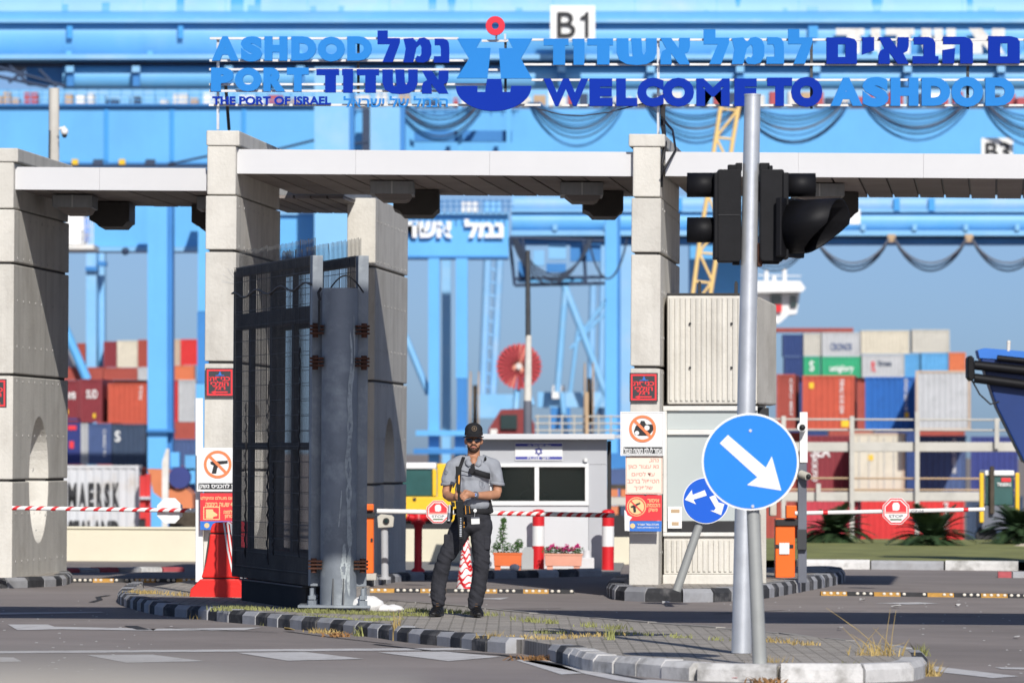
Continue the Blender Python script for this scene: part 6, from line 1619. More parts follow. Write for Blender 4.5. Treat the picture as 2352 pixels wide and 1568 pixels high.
# --- body: one continuous surface, head to boots
b = MB()
ell(b, 1088, 1003, .005, .074, .128, .092); ell(b, 1088, 1022, -.020, .058, .068, .070); ell(b, 1088, 1030, -.028, .042, .038, .058)
ell(b, 1078.5, 1018, -.052, .026, .030, .030); ell(b, 1097.5, 1018, -.052, .026, .030, .030); ell(b, 1088, 1033, -.058, .026, .020, .026)
chain(b, [(1088,1006,-.088,.011),(1088,1013,-.098,.0125),(1088,1017,-.104,.0165)], 10); ell(b, 1084.8, 1018.4, -.092, .010, .009, .012); ell(b, 1091.2, 1018.4, -.092, .010, .009, .012)
ell(b, 1088, 1024.5, -.086, .024, .010, .014); ell(b, 1069.5, 1013, .012, .013, .032, .022); ell(b, 1106.5, 1013, .012, .013, .032, .022)
chain(b, [(1088,1022,.015,.056),(1088,1045,.018,.058),(1088,1060,.01,.07)])
ell(b, 1088, 1066, -.030, .045, .075, .078)
chain(b, [(1086,1075,0,.10),(1086,1120,0,.095),(1086,1175,0,.095)])
chain(b, [(1046,1070,0,.045),(1086,1062,0,.06),(1128,1070,0,.045)])
chain(b, [(1040,1072,0,.047),(1031,1102,.0,.045),(1025.5,1128,-.01,.041),(1026,1136,-.03,.041),(1034,1141,-.11,.042),(1044,1142,-.19,.034),(1050,1141,-.235,.027)])
chain(b, [(1133,1072,0,.047),(1140,1102,.01,.045),(1143,1127,.0,.041),(1140,1135,-.02,.043),(1122,1137,-.10,.043),(1104,1137,-.17,.034),(1091,1136,-.215,.027)])
# hands: palm and five fingers each
chain(b, [(1087,1135.5,-.235,.026),(1080,1134.5,-.262,.031),(1073,1133.5,-.285,.030)]); chain(b, [(1078,1138,-.262,.024),(1072,1138.5,-.282,.024)])
for i, (x0, y0, x1, y1, x2, y2) in enumerate(((1072,1129.5,1064,1130,1058.5,1135.5),(1072,1133,1063,1134.5,1058.5,1140),(1073,1137,1065.5,1140,1061.5,1145),(1075,1140.5,1069.5,1144,1066,1148.5))):
    chain(b, [(x0,y0,-.292,.0100),(x1,y1,-.318,.0095),(x2,y2,-.312,.0088),(x2-1.5,y2+2.5,-.296,.0080)], 8)
chain(b, [(1080,1129,-.27,.0115),(1073,1126,-.30,.0110),(1067,1125.5,-.318,.0095)], 8)
chain(b, [(1049,1141,-.25,.026),(1050.5,1139,-.272,.030),(1051.5,1136,-.285,.028)])
for i, (x0, y0, x1, y1, x2, y2) in enumerate(((1049,1130,1054.5,1127.5,1060,1129),(1048.5,1134,1054,1133.5,1060,1136),(1048.5,1139,1054,1141,1060,1143),(1049,1144,1054,1147,1059.5,1148.5))):
    chain(b, [(x0,y0,-.286,.0098),(x1,y1,-.300,.0092),(x2,y2,-.290,.0084)], 8)
chain(b, [(1046,1136,-.275,.0115),(1049,1127,-.290,.0105),(1054,1123.5,-.298,.0095)], 8)
chain(b, [(1066,1195,0,.07),(1045,1240,-.02,.065),(1019,1284,-.035,.058),(1007,1340,-.0,.052),(1006,1392,.0,.045)])
chain(b, [(1104,1195,0,.07),(1104,1240,-.01,.065),(1106,1286,-.02,.058),(1101,1340,-.0,.052),(1090,1395,.0,.045)])
remesh(b, 'body', 'skin', gd, .0058, 4)
# --- head details
bd_ = MB()
ell(bd_, 1088, 1023, -.020, .0605, .068, .0725); ell(bd_, 1088, 1031, -.029, .0445, .036, .061); ell(bd_, 1088, 1034, -.060, .028, .018, .027)
zc = lambda y: P(1088, y, D0).z
def beard_cut(v):
    px = (v.x - V(1088,1020).x)/S0; dz = v.z; front = D0 - v.y
    if dz > zc(1011): return True
    if front < -.01: return True
    if abs(px) < 12.5 and dz > zc(1025.5): return True
    if abs(px) < 7.0 and dz > zc(1029.5): return True
    return False
remesh(bd_, 'beard', 'beard', gd, .0055, 3, cut=beard_cut)
mb = MB(); mb.tube([V(1080.5,1024.5,-.084), V(1084,1022.2,-.098), V(1088,1021.6,-.103), V(1092,1022.2,-.098), V(1095.5,1024.5,-.084)], [.004,.0065,.0055,.0065,.004], 8); mb.build('moustache', 'beard', gd)
mb = MB(); mb.tube([V(1082.5,1026.2,-.090), V(1088,1026.8,-.099), V(1093.5,1026.2,-.090)], [.003,.0062,.003], 8); mb.build('mouth', 'lips', gd)
# sunglasses
sgl = MB(); sgl.tube([V(1070,1008.5,-.03), V(1072,1008.8,-.082), V(1079,1008.4,-.104), V(1088,1007.6,-.110), V(1097,1008.4,-.104), V(1104,1008.8,-.082), V(1106,1008.5,-.03)], .0042, 6)
sf = sgl.build('sunglasses', 'gun', gd)
for s_ in (-1, 1):
    mb = MB(); q = lambda dx, y, dy: V(1088+s_*dx, y, dy)
    n_ = 14; ring = []
    for i in range(n_):
        a = 2*math.pi*i/n_; dx = 9.6 + 7.3*math.cos(a); yy = 1010.4 + 4.7*math.sin(a) - .9*math.cos(a)
        ring.append(q(dx, yy, -.112 + .0000055*0 + .00015*dx*dx*.9))
    cen = q(9.6, 1010.2, -.112 + .00015*9.6*9.6*.9 - .004)
    mb.add(ring+[cen], [(i, (i+1) % n_, n_) if s_ < 0 else ((i+1) % n_, i, n_) for i in range(n_)], True); mb.build('lens', 'lens_dark', sf)
# cap
cp = MB(); ell(cp, 1088, 998, .010, .086, .104, .104); ell(cp, 1088, 986.5, .012, .083, .066, .096)
def cap_cut(v): return v.z < zc(998.5) + .045*((v.y - D0)/.10 if v.y > D0 else 0)*-.4
capo = remesh(cp, 'cap', 'cap_cloth', gd, .007, 2, cut=cap_cut)
mb = MB(); top_, n_ = [], 15
for j in range(5):
    for i in range(n_):
        a = math.pi*(i/(n_-1)) ; r1_ = lerp(1.0, 1.0, 0)
        cx_ = -.087*math.cos(a); ext = (.096+.088*j/4*math.sin(a)**.6)
        y_ = -ext*math.sin(a)**.85 + .008
        z_ = -.026*(abs(math.cos(a))**2)*1.0 - .022*j/4*math.sin(a) 
        top_.append(V(1088, 997.5) + Vector((cx_*(1+.02*j), y_, z_)))
mb.add(top_, [(j*n_+i, j*n_+i+1, (j+1)*n_+i+1, (j+1)*n_+i) for j in range(4) for i in range(n_-1)], True)
br = mb.build('brim', 'cap_cloth', capo); so = br.modifiers.new('s', 'SOLIDIFY'); so.thickness = .005
mb = MB(); c = V(1089.5, 984, -.103)
for k in range(16):
    a0, a1 = 2*math.pi*k/16, 2*math.pi*(k+1)/16
    mb.tube([c+Vector((.022*math.cos(a0), .004*math.sin(a0)+.0, .022*math.sin(a0))), c+Vector((.022*math.cos(a1), .004*math.sin(a1), .022*math.sin(a1)))], .0014, 4)
mb.tube([c+Vector((-.012,-.002,0)), c+Vector((.012,-.002,0))], .0022, 4); mb.tube([c+Vector((0,-.002,-.012)), c+Vector((0,-.002,.012))], .0022, 4); mb.build('cap_emblem', 'tan', capo, kind='stuff')
# --- shirt
def fold(a, sc_, st=(1,1,1), off=0.0):
    return lambda v: a*noise.noise(Vector((v.x*sc_*st[0]+off, v.y*sc_*st[1], v.z*sc_*st[2])))
sh = MB()
ell(sh, 1086, 1088, .0, .178, .135, .122); ell(sh, 1086, 1125, -.005, .160, .15, .125); ell(sh, 1085, 1155, -.008, .158, .09, .128)
chain(sh, [(1043,1069,.0,.062),(1062,1061,.005,.066),(1086,1058,.008,.070),(1112,1061,.005,.066),(1131,1069,.0,.062)])
chain(sh, [(1041,1071,0,.064),(1034,1090,0,.066),(1029.5,1105,-.005,.066),(1028.5,1110,-.005,.064)]); chain(sh, [(1133,1071,0,.064),(1138,1090,.005,.066),(1141.5,1105,.005,.066),(1142,1110,.005,.064)])
zneck = zc(1052.5)
def shirt_cut(v):
    px = (v.x - V(1088,1060).x)/S0
    if v.z > zc(1046) and abs(px) < 20: return True
    if v.y < D0 and v.z > zc(1067) and abs(px-.5) < 9.5*max(0, (v.z-zc(1067))/(zc(1046)-zc(1067))): return True
    if v.z < zc(1113.5) and abs(px+2) > 46: return True
    return False
rgf = lambda v: .007*max(0, 1-2.5*abs(noise.noise(Vector((v.x*8, v.y*8, v.z*5+v.x*6)))))
f0 = fold(.008, 9, (1, 1, .55)); f1 = lambda v: f0(v)+rgf(v); f2 = fold(.006, 24, (1, 1, .5), 5)
shirt = remesh(sh, 'polo_shirt', 'shirt', gd, .0075, 5, disp=lambda v: f1(v)+f2(v), cut=shirt_cut)
so = shirt.modifiers.new('s', 'SOLIDIFY'); so.thickness = .004
for s_ in (-1, 1):           # collar flaps
    mb = MB()
    rows = []
    pts = [(9,1043,.05),(13.5,1046,-.01),(11,1051,-.062),(8,1057,-.086),(2.5,1066,-.108)]
    outer = [(12,1049,.07),(19.5,1053.5,-.01),(20,1059,-.078),(18,1065.5,-.106),(11,1070.5,-.122)]
    vs = [V(1088+s_*a, y, d) for a, y, d in pts] + [V(1088+s_*a, y, d) for a, y, d in outer]
    mb.add(vs, [(i, i+1, 6+i, 5+i) if s_ > 0 else (i+1, i, 5+i, 6+i) for i in range(4)], True)
    o = mb.build('collar', 'shirt', shirt); m_ = o.modifiers.new('s', 'SOLIDIFY'); m_.thickness = .006
    cx, ang = (1029, -.16) if s_ < 0 else (1142, .08)   # sleeve hems
    mb = MB(); c = V(cx, 1111, 0); ring = []
    for j, (rr, dz) in enumerate(((.066,.018),(.0685,.016),(.0685,-.008),(.064,-.010))):
        ring += [c + Vector((rr*math.cos(2*math.pi*i/20)+ang*.0, rr*math.sin(2*math.pi*i/20), dz + (-.22*s_)*rr*math.cos(2*math.pi*i/20)*.5)) for i in range(20)]
    mb.add(ring, [(j*20+i, j*20+(i+1) % 20, (j+1)*20+(i+1) % 20, (j+1)*20+i) for j in range(3) for i in range(20)], True); mb.build('sleeve_hem', 'shirt', shirt)
# chest emblem
mb = MB(); c = lambda x, y: V(x, y, -.131)
sp_ = [(1102,1103),(1115,1103),(1116,1112),(1113,1118),(1108.5,1122),(1104,1118),(1101,1112)]
for a, q in zip(sp_, sp_[1:]+sp_[:1]): mb.tube([c(*a), c(*q)], .0013, 4)
for a, q in (((1105,1107),(1112,1107)),((1108.5,1106),(1108.5,1118)),((1105,1113),(1112,1113)),((1102,1100),(1115,1100))): mb.tube([c(*a), c(*q)], .0014, 4)
mb.build('chest_emblem', 'cable_grey', shirt, kind='stuff')
mb = MB()
for k in range(10):
    a0, a1 = 2*math.pi*k/10, 2*math.pi*(k+1)/10; c0 = V(1025, 1084, -.062)
    mb.tube([c0+Vector((.011*math.cos(a0), -.004*math.cos(a0), .018*math.sin(a0))), c0+Vector((.011*math.cos(a1), -.004*math.cos(a1), .018*math.sin(a1)))], .002, 4)
mb.build('sleeve_emblem', 'cable_grey', shirt, kind='stuff')
# --- trousers
tr = MB()
ell(tr, 1085, 1188, -.002, .168, .095, .130); ell(tr, 1085, 1205, .0, .170, .09, .130)
chain(tr, [(1063,1205,0,.100),(1046,1240,-.015,.092),(1031,1265,-.025,.079),(1021,1285,-.03,.072),(1012,1315,-.012,.070),(1008,1345,-.0,.070),(1006,1374,-.003,.068),(1006.5,1382,-.005,.062)])
chain(tr, [(1106,1205,0,.100),(1104,1240,-.008,.093),(1105.5,1268,-.015,.080),(1106,1288,-.018,.073),(1103,1315,-.008,.074),(1099,1345,.0,.074),(1092,1380,-.003,.066),(1091,1388,-.005,.062)])
def tdisp(v):
    f = 0.007*noise.noise(Vector((v.x*11, v.y*9, v.z*6))) + .005*noise.noise(Vector((v.x*18+3, v.y*14, v.z*20+v.x*14)))
    low = max(0, min(1, (zc(1330)-v.z)/.2)); kn = math.exp(-((v.z-zc(1290))/.10)**2)
    f += .009*(low+.6*kn)*noise.noise(Vector((v.x*10+7, v.y*8, v.z*42+2.5*v.x*10)))
    rg = 1-abs(noise.noise(Vector((v.x*7+11, v.y*7, v.z*17+v.x*9))))*2.2
    f += .008*max(0, rg)*(.35+.65*min(1, low+kn))
    return f
tro = remesh(tr, 'trousers', 'trousers', gd, .0065, 3, disp=tdisp)
for x, y, dy in ((1027,1243,-.075),(1118,1247,-.075)):
    mb = MB(); mb.box(V(x,y,dy)+Vector((-.03,-.02,-.06)), V(x,y,dy)+Vector((.03,.02,.07))); mb.build('cargo_pocket', 'trousers', tro, bev=.015)
# boots
for x, y, tx in ((1006,1413,-7),(1093,1416.5,5)):
    bt_ = MB()
    base = G(x, y, .112); base.y = D0-.0
    zb = .112
    bx0 = V(x, 1400).x
    for f_, r_, h_ in ((.07,.040,.05),(.03,.045,.075),(-.02,.047,.085),(-.08,.050,.062),(-.14,.050,.046),(-.185,.042,.036)):
        bt_.ball(Vector((bx0+tx*S0*(-f_/.16)*1.2, D0+f_, zb+h_*.62)), 1.0, 14, 8, r_*1.12, .055, h_*.80)
    bt_.tube([Vector((bx0, D0+.02, zb+.06)), Vector((bx0, D0+.015, zb+.17))], [.05,.052], 14)
    o = remesh(bt_, 'boot', 'boot', gd, .007, 3, disp=lambda v: 0 if v.z > .118 else 0)
    mb = MB()
    for k in range(3): mb.tube([Vector((bx0+tx*S0*.2-.012, D0-.055-.018*k, zb+.135-.022*k)), Vector((bx0+tx*S0*.2+.012, D0-.055-.018*k, zb+.135-.022*k))], .002, 4)
    mb.build('lace', 'litter_brown', o, kind='stuff')
    mb = MB(); mb.prism([Vector((bx0+tx*S0*(-f_/.16)*1.2+sx*w_, D0+f_, .112)) for f_, w_, sx in ((.11,.03,1),(.05,.045,1),(-.08,.05,1),(-.18,.046,1),(-.23,.02,1),(-.23,.02,-1),(-.18,.046,-1),(-.08,.05,-1),(.05,.045,-1),(.11,.03,-1))], (0,0,.022)); mb.build('sole', 'boot', o)
# belt and gear
mb = MB(); ring = []
for dz, e in ((.022,0),(.024,.006),(-.022,.006),(-.024,0)):
    ring += [V(1085.5, 1173.5) + Vector(((.166+e)*math.cos(2*math.pi*i/28), (.130+e)*math.sin(2*math.pi*i/28), dz)) for i in range(28)]
mb.add(ring, [(j*28+i, j*28+(i+1) % 28, (j+1)*28+(i+1) % 28, (j+1)*28+i) for j in range(3) for i in range(28)], True); belt = mb.build('belt', 'webbing', gd)
mb = MB(); mb.prism([V(1117,1146,-.06), V(1127,1143,-.06), V(1134,1176,-.06), V(1124,1180,-.06)], (0,.10,0)); mb.build('pouch', 'webbing', belt, bev=.01)
mb = MB(); mb.prism([V(1030,1160,-.10), V(1041,1160,-.10), V(1040,1190,-.10), V(1033,1202,-.10), V(1026,1200,-.10)], (0,.06,0)); ho = mb.build('holster', 'webbing', belt, bev=.006)
mb = MB(); mb.prism([V(1031,1158,-.125), V(1036,1158,-.125), V(1034,1196,-.125), V(1028,1196,-.125)], (0,.03,0)); mb.build('pistol', 'galv', ho, bev=.004)
mb = MB(); c = V(1091.5,1171.5,-.150); mb.disc(c, .016, .012, 18); mb.build('badge_reel', 'white', belt)
mb = MB(); mb.tube([V(1091,1175,-.15), V(1090,1186,-.14)], .003, 5); mb.build('badge_cord', 'galv', belt)
mb = MB(); mb.prism([V(1082,1187.5,-.140), V(1101.5,1186.5,-.140), V(1102,1202,-.132), V(1083,1203,-.132)], (0,.006,0)); mb.build('id_badge', 'white', belt)
mb = MB(); mb.prism([V(1082,1187.2,-.143), V(1101.5,1186.2,-.143), V(1101.6,1189.2,-.142), V(1082.1,1190,-.142)], (0,.004,0)); mb.build('badge_strip', 'cable_grey', belt)
# watch
mb = MB(); a, q = V(1094,1136.5,-.205), V(1090,1136,-.222); mb.cyl(a, q, .034, .032, 18); wt = mb.build('watch_strap', 'cable_grey', gd)
mb = MB(); mb.disc(V(1092,1135,-.248), .012, .012, 16); mb.build('watch_face', 'print_blue', wt); 
mb = MB(); mb.disc(V(1092,1135,-.251), .0155, .006, 16, .012); mb.build('watch_bezel', 'galv', wt)
# chest strap and radio
def strap(px, w, name, m, parent):
    mb = MB(); vs = []
    for x, y, d in px: vs += [V(x, y-w/2, d), V(x, y+w/2, d)]
    mb.add(vs, [(2*i, 2*i+1, 2*i+3, 2*i+2) for i in range(len(px)-1)], True)
    o = mb.build(name, m, parent); s = o.modifiers.new('s', 'SOLIDIFY'); s.thickness = .006; return o
st = strap([(1082,1082,-.135),(1095,1084,-.142),(1108,1088,-.136),(1118,1091,-.118),(1126,1093,-.08)], 14, 'chest_strap', 'webbing', gd)
mb = MB(); mb.prism([V(1077,1076,-.165), V(1086,1070,-.165), V(1090,1082,-.165), V(1086,1089,-.165), V(1078,1087,-.165)], (0,.03,0)); mb.build('strap_buckle', 'webbing', st, bev=.006)
mb = MB(); mb.prism([V(1082,1066,-.14), V(1090,1063,-.14), V(1092,1082,-.15), V(1084,1082,-.15)], (0,.008,0)); mb.build('strap_tab', 'webbing', st)
sl = MB(); vs = []
for x, y, d, w in ((1066,1044,.01,7),(1064,1052,-.075,8),(1060,1064,-.118,8),(1056,1074,-.14,9),(1054,1082,-.16,7)): vs += [V(x-w/2, y, d), V(x+w/2, y, d)]
sl.add(vs, [(2*i+1, 2*i, 2*i+2, 2*i+3) for i in range(4)], True); o = sl.build('sling', 'webbing', gd); s = o.modifiers.new('s', 'SOLIDIFY'); s.thickness = .006
mb = MB(); mb.tube([V(1060,1080,-.16), V(1070,1083,-.16), V(1080,1086,-.165)], .004, 5); mb.build('sling_cord', 'webbing', gd)
mb = MB(); mb.ball(V(1115,1053,-.07), .014, 10, 7, .8, .8, 1.4); mb.tube([V(1115,1053,-.07), V(1112,1057,-.09)], .005, 5); mb.build('microphone', 'gun', gd)
# --- rifle, hanging muzzle down in both hands
rf = thing('rifle', V(1061, 1262, -.29), 'black rifle with yellow details held muzzle down by the guard', 'rifle')
RY = -.315
def rp(px, d0, th, name, m='gun', bev=.004, parent=None):
    mb = MB(); mb.prism([V(x, y, d0) for x, y in px], (0, th, 0)); return mb.build(name, m, parent or rf, bev=bev)
stk = rp([(1047,1070),(1061,1070),(1059.5,1096),(1058,1128),(1050.5,1128),(1048.5,1096)], RY-.01, .045, 'stock')
rp([(1053.5,1092),(1056.5,1090),(1057,1104),(1055.5,1112),(1053,1109)], RY-.014, .01, 'stock_inlay', 'gold', 0)
rp([(1052,1128),(1058.5,1128),(1060,1152),(1052,1152)], RY, .035, 'buffer_tube')
rc = rp([(1047,1150),(1064,1148),(1066,1184),(1050,1186)], RY-.008, .05, 'receiver')
rp([(1066,1157),(1081,1160),(1083,1178),(1067,1181)], RY, .032, 'magazine', 'gun')
rp([(1069,1160),(1070.3,1160.5),(1071.3,1179),(1070,1179.5)], RY-.004, .01, 'magazine_stripe', 'gold', 0); rp([(1078,1161),(1078.8,1161),(1080.2,1177),(1079.4,1177.5)], RY-.004, .01, 'magazine_stripe', 'gold', 0)
rp([(1036,1150),(1045,1152),(1046,1162),(1038,1164)], RY, .03, 'grip'); rp([(1059,1137),(1064,1135),(1066,1148),(1060,1150)], RY, .035, 'sight')
hg = rp([(1051,1186),(1066.5,1184),(1066,1236),(1055,1238)], RY-.004, .045, 'handguard')
for k in range(7): rp([(1056.5,1204+k*4),(1061,1203.8+k*4),(1061,1206+k*4),(1056.5,1206.2+k*4)], RY-.008, .006, 'slot', 'galv', 0, hg)
for k in range(4): rp([(1057.5,1188+k*4),(1060.5,1187.8+k*4),(1060.5,1189.4+k*4),(1057.5,1189.6+k*4)], RY-.008, .006, 'slot', 'galv', 0, hg)
rp([(1065.8,1197),(1067.2,1197),(1067.2,1202),(1065.8,1202)], RY-.008, .012, 'switch', 'gold', 0); rp([(1065.8,1206),(1067.2,1206),(1067.2,1210),(1065.8,1210)], RY-.008, .012, 'switch', 'gold', 0)
mb = MB(); mb.cyl(V(1060,1236,RY+.015), V(1061,1254,RY+.015), .010, .009, 12); mb.build('barrel', 'gun', rf); mb = MB(); mb.cyl(V(1061,1251,RY+.015), V(1061.3,1262,RY+.015), .013, .013, 12); mb.build('muzzle_brake', 'gun', rf)
# --- watchman inside the kiosk
kd2 = KD+1.0
ps = thing('person', P(1240, 1290, kd2), 'dark silhouette of a seated person behind the kiosk window', 'person')
mb = MB(); k2 = kd2/F
K = lambda x, y, dy=0: P(x, y, kd2)+Vector((0,dy,0))
mb.ball(K(1225,1097), 1, 14, 10, 13*k2, 14*k2, 17*k2); mb.tube([K(1226,1108), K(1228,1125)], .06, 10)
mb.tube([K(1205,1140), K(1228,1128), K(1255,1140)], [.075,.09,.075], 12); mb.ball(K(1205,1140), .075); mb.ball(K(1255,1140), .075); mb.tube([K(1229,1130), K(1230,1180), K(1231,1235)], [.13,.16,.17], 14)
mb.tube([K(1205,1140), K(1202,1175,-.05), K(1215,1195,-.25)], [.06,.05,.04], 10); mb.tube([K(1255,1140), K(1262,1175,-.05), K(1245,1195,-.25)], [.06,.05,.04], 10)
mb.tube([K(1222,1235), K(1218,1240,-.40), K(1218,1303,-.42)], [.09,.075,.05], 10); mb.tube([K(1240,1235), K(1243,1240,-.40), K(1243,1303,-.42)], [.09,.075,.05], 10)
for i, v in enumerate(mb.v): pass
mt = remesh(mb, 'body', 'silhouette', ps, .02, 3)
mb = MB(); p = K(1231,1245,.0); mb.box(Vector((p.x-.22,kd2-.2,p.z-.02)), Vector((p.x+.22,kd2+.25,p.z+.04))); mb.cyl(Vector((p.x,kd2,.04)), Vector((p.x,kd2,p.z-.02)), .03, n=8); mb.build('chair', 'black', label='dark chair inside the kiosk under the seated person', cat='chair')
# ------------------------------------------------------------------ unseen overhead gantry, added to cast the shadow bands; its form is guessed
gt = thing('shadow_gantry', (2, 47.6, 0), 'unseen overhead gantry added to cast the shadow bands on the road', 'shadow gantry')
tz = math.tan(SUN_EL)/math.cos(SUN_AZ)
zb_, zt_ = (58.75-47.6)*tz, (63.0-47.6)*tz
for x0, x1 in ((-9.5, .95), (2.55, 16)):
    mb = MB(); mb.box((x0, 47.55, zb_), (x1, 47.65, zt_)); mb.build('shadow_panel', 'road_sign_blue2', gt)
    mb = MB(); mb.tube([(x0, 47.75, (zb_+zt_)/2), (x1, 47.75, (zb_+zt_)/2)], .05, 6); mb.build('stiffener', 'galv', gt)
mb = MB(); mb.tube([(-12, 47.85, zt_-.25), (18, 47.85, zt_-.25)], .06, 8); mb.build('beam', 'galv', gt)
for x in (-12, 18):
    mb = MB(); mb.cyl((x, 47.85, 0), (x, 47.85, zt_-.2), .18, .15, 14); mb.build('column', 'galv', gt)
# pale parapet right in front of the lens, far out of focus
pd = 5.2
mb = MB(); mb.prism([P(-400,1545,pd), P(150,1543,pd), P(330,1556,pd), P(600,1580,pd), P(1000,1600,pd), P(1000,1760,pd), P(-400,1760,pd)], (0,.4,0))
for f in range(0): pass
mb.build('parapet', 'kerb_plain', label='pale parapet close to the camera, blurred at the bottom left', cat='parapet', bev=.03)
# ------------------------------------------------------------------ grass and weeds
rnd = random.Random(31)
def tuft(mb, p, n, h, spread, w=.006, lean=.6):
    for _ in range(n):
        o = Vector(p) + Vector((rnd.gauss(0, spread), rnd.gauss(0, spread), 0)); hh = h*rnd.uniform(.4, 1.1)
        d = Vector((rnd.gauss(0, lean*hh*.5), rnd.gauss(0, lean*hh*.5), hh)); a = rnd.uniform(0, math.pi); s = Vector((math.cos(a)*w, math.sin(a)*w, 0))
        mb.add([o-s, o+s, o+d*.55+s*.7, o+d+Vector((d.x*.3, d.y*.3, 0)), o+d*.55-s*.7], [(0,1,2,4), (4,2,3)])
g1 = MB()
def strip(mb, px, n, h, spread, dens, z=.11):
    pts = [G(x, y, z) for x, y in px]
    for _ in range(n):
        k = rnd.random()*(len(pts)-1); i = int(k); p = lerp(pts[i], pts[min(i+1, len(pts)-1)], k-i)
        p = p + Vector((rnd.gauss(0, .04), rnd.gauss(0, .12), 0))
        if noise.noise(p*1.2) > -.15: tuft(mb, p, dens, h, spread)
strip(g1, [(545,1398),(700,1405),(800,1408),(900,1412),(980,1414)], 200, .04, .05, 6); strip(g1, [(700,1415),(850,1425),(900,1422)], 60, .035, .05, 5)
strip(g1, [(880,1402),(980,1404),(1060,1408),(1130,1414)], 70, .045, .04, 6); strip(g1, [(1180,1424),(1280,1432),(1420,1445),(1500,1450)], 55, .055, .03, 6)
strip(g1, [(1240,1453),(1330,1456),(1460,1456),(1660,1470)], 50, .04, .03, 5); strip(g1, [(500,1402),(560,1400)], 30, .05, .04, 5)
g1.build('grass', 'blade', kind='stuff', label='short green grass growing between the pavers around the gate post', cat='grass')
g2 = MB()
strip(g2, [(300,1362),(360,1364),(430,1368)], 60, .05, .05, 6); strip(g2, [(420,1415),(470,1422)], 14, .06, .03, 8, 0); strip(g2, [(1100,1462),(1250,1468),(1400,1458)], 40, .04, .04, 6)
strip(g2, [(1750,1472),(1830,1478),(1890,1488)], 26, .05, .03, 6); strip(g2, [(700,1448),(780,1458)], 20, .05, .03, 7, 0)
g2.build('dry_grass', 'blade_dry', kind='stuff', label='thin dry grass scattered along the island kerbs', cat='grass')
def weed(label, x, y, n, h, spread, m, z=.11, lean=.6, w=.006):
    mb = MB(); tuft(mb, G(x, y, z), n, h, spread, w, lean); mb.build('weed', m, label=label, cat='weed')
weed('bushy yellow-green weed at the foot of the round sign pole', 1772, 1556, 120, .16, .05, 'blade_dry', 0); weed('small green weed in the white kerb right of the sign', 1940, 1556, 60, .13, .03, 'blade', .02)
weed('brown weed in the white kerb by the sign pole', 1842, 1556, 60, .08, .03, 'blade_dry', 0, .9); weed('green weed at the tip of the traffic island', 2115, 1506, 40, .12, .03, 'blade', .02)
weed('dry weed at the kerb corner of the island tip', 2136, 1552, 50, .12, .03, 'blade_dry', 0); weed('green weed growing under the kerb near the gate', 618, 1436, 50, .09, .03, 'blade', 0)
weed('green weed under the kerb right of the white bag', 835, 1460, 50, .10, .04, 'blade', 0); weed('tall dry weed before the guard\'s feet', 912, 1470, 40, .26, .02, 'blade_dry', .0, .3); weed('yellow weed stalk beside the kerb end', 1132, 1490, 50, .16, .03, 'blade_dry', .0, .4)
weed('small yellow-green weed on the paving right of the guard', 1400, 1470, 30, .14, .02, 'blade', .1, .4); weed('green weed under the kerb left of the weed litter', 770, 1452, 40, .08, .03, 'blade', 0)
weed('rusty red leaf litter under the kerb', 775, 1462, 50, .05, .06, 'litter_brown', 0, 1.5, .012); weed('brown leaf litter in the gap between the kerbs', 1235, 1516, 80, .05, .08, 'litter_brown', 0, 1.6, .014); weed('brown leaf litter under the white kerb', 1760, 1568, 40, .05, .06, 'litter_brown', 0, 1.6, .012)
ds = MB(); base = G(1985, 1508, .1)
for x, y in ((1898,1395),(1935,1440),(1955,1455),(2005,1440),(2018,1440),(2058,1400),(2045,1398),(2078,1475),(1975,1465),(2030,1455)):
    e = P(x, y, base.y); q = base+Vector((rnd.gauss(.1,.10), rnd.gauss(0,.05), 0))
    ds.tube([q, lerp(q, e, .5)+Vector((0,0,.02)), e], [.004,.003,.0015], 4)
tuft(ds, base+Vector((.1,0,0)), 60, .14, .12)
ds.build('dry_stalks', 'blade_dry', label='clump of tall dry grass stalks on the island tip', cat='grass')
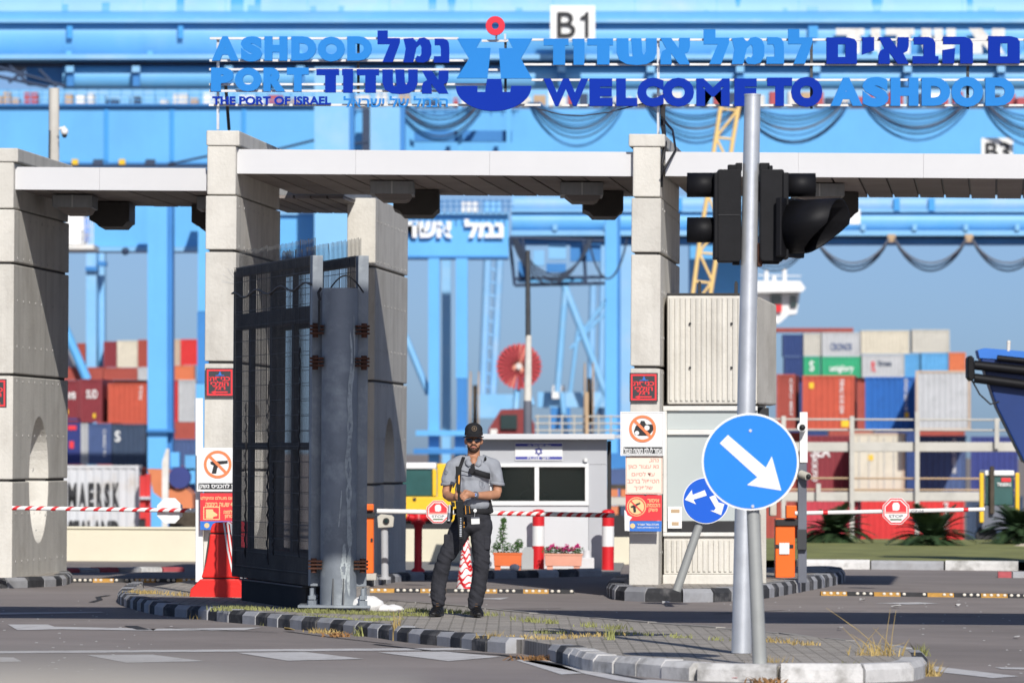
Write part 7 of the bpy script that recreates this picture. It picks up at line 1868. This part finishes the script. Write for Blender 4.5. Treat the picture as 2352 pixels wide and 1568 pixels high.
# white bag on the ground
mb = MB(); c = G(842, 1403, .11)
mb.ball(c+Vector((0,0,.06)), 1, 26, 16, .16, .12, .085); mb.ball(c+Vector((.20,.02,.025)), 1, 22, 12, .15, .09, .04)
for i, v in enumerate(mb.v):
    q = v*1.0; mb.v[i] = v + Vector((.02*noise.noise(q*22), .02*noise.noise(q*22+Vector((5,0,0))), .016*noise.noise(q*26+Vector((0,9,0)))))
for i, v in enumerate(mb.v):
    if v.z < .112: mb.v[i].z = .113
mb.build('plastic_bag', 'cloth_white', label='crumpled white plastic bag lying on the grass by the gate post', cat='bag')
# scraps on the road
for i, (x, y, w_, m, lab) in enumerate(((2058,1396,22,'litter','white paper scrap on the right road before the speed bump'),(1905,1481,40,'litter','torn white scrap at the back edge of the island'),(1530,1388,18,'litter','white scrap on the road before the booth island'),(992,1370,14,'litter','white scrap on the road behind the guard'),(2335,1466,14,'litter','white scrap near the right picture edge'),(1805,1471,12,'litter','tiny white scrap on the road right of the poles'),(665,1450,24,'blade_dry','yellow crumpled wrapper under the kerb'),(1690,1564,34,'pink_faded','faded pink carton against the white kerb'),(1980,1382,12,'litter','small white scrap behind the speed bump'),(2200,1393,12,'litter','small scrap near the far speed bump'),(1930,1447,12,'litter','small scrap beside the dry stalks'),(740,1412,16,'galv','bent metal strip at the gate foot'))):
    c = G(x, y, .0 if y > 1430 or x > 1550 else .0); k = c.y/F; mb = MB(); vs = []
    for a, b in ((-.5,-.2),(0,-.35),(.5,-.15),(.45,.3),(-.1,.4),(-.5,.25)): vs.append(c + Vector((a*w_*k, b*.25, .008+rnd.uniform(0,.03))))
    mb.prism(vs, (0,0,.004)); mb.build('litter', m, label=lab, cat='litter')
mb = MB()
for i in range(260):
    c = G(rnd.uniform(0, 2352), rnd.uniform(1378, 1560), .003); s = rnd.uniform(.004, .014)
    if -2.9 < c.x < 3.6 and 43 < c.y < 62: continue
    mb.add([c+Vector((-s,-s*2,0)), c+Vector((s,-s,0)), c+Vector((s*.6,s*3,.004)), c+Vector((-s,s*2,.003))], [(0,1,2,3)])
mb.build('grit', 'litter', kind='stuff', label='fine pale grit scattered on the asphalt', cat='grit')
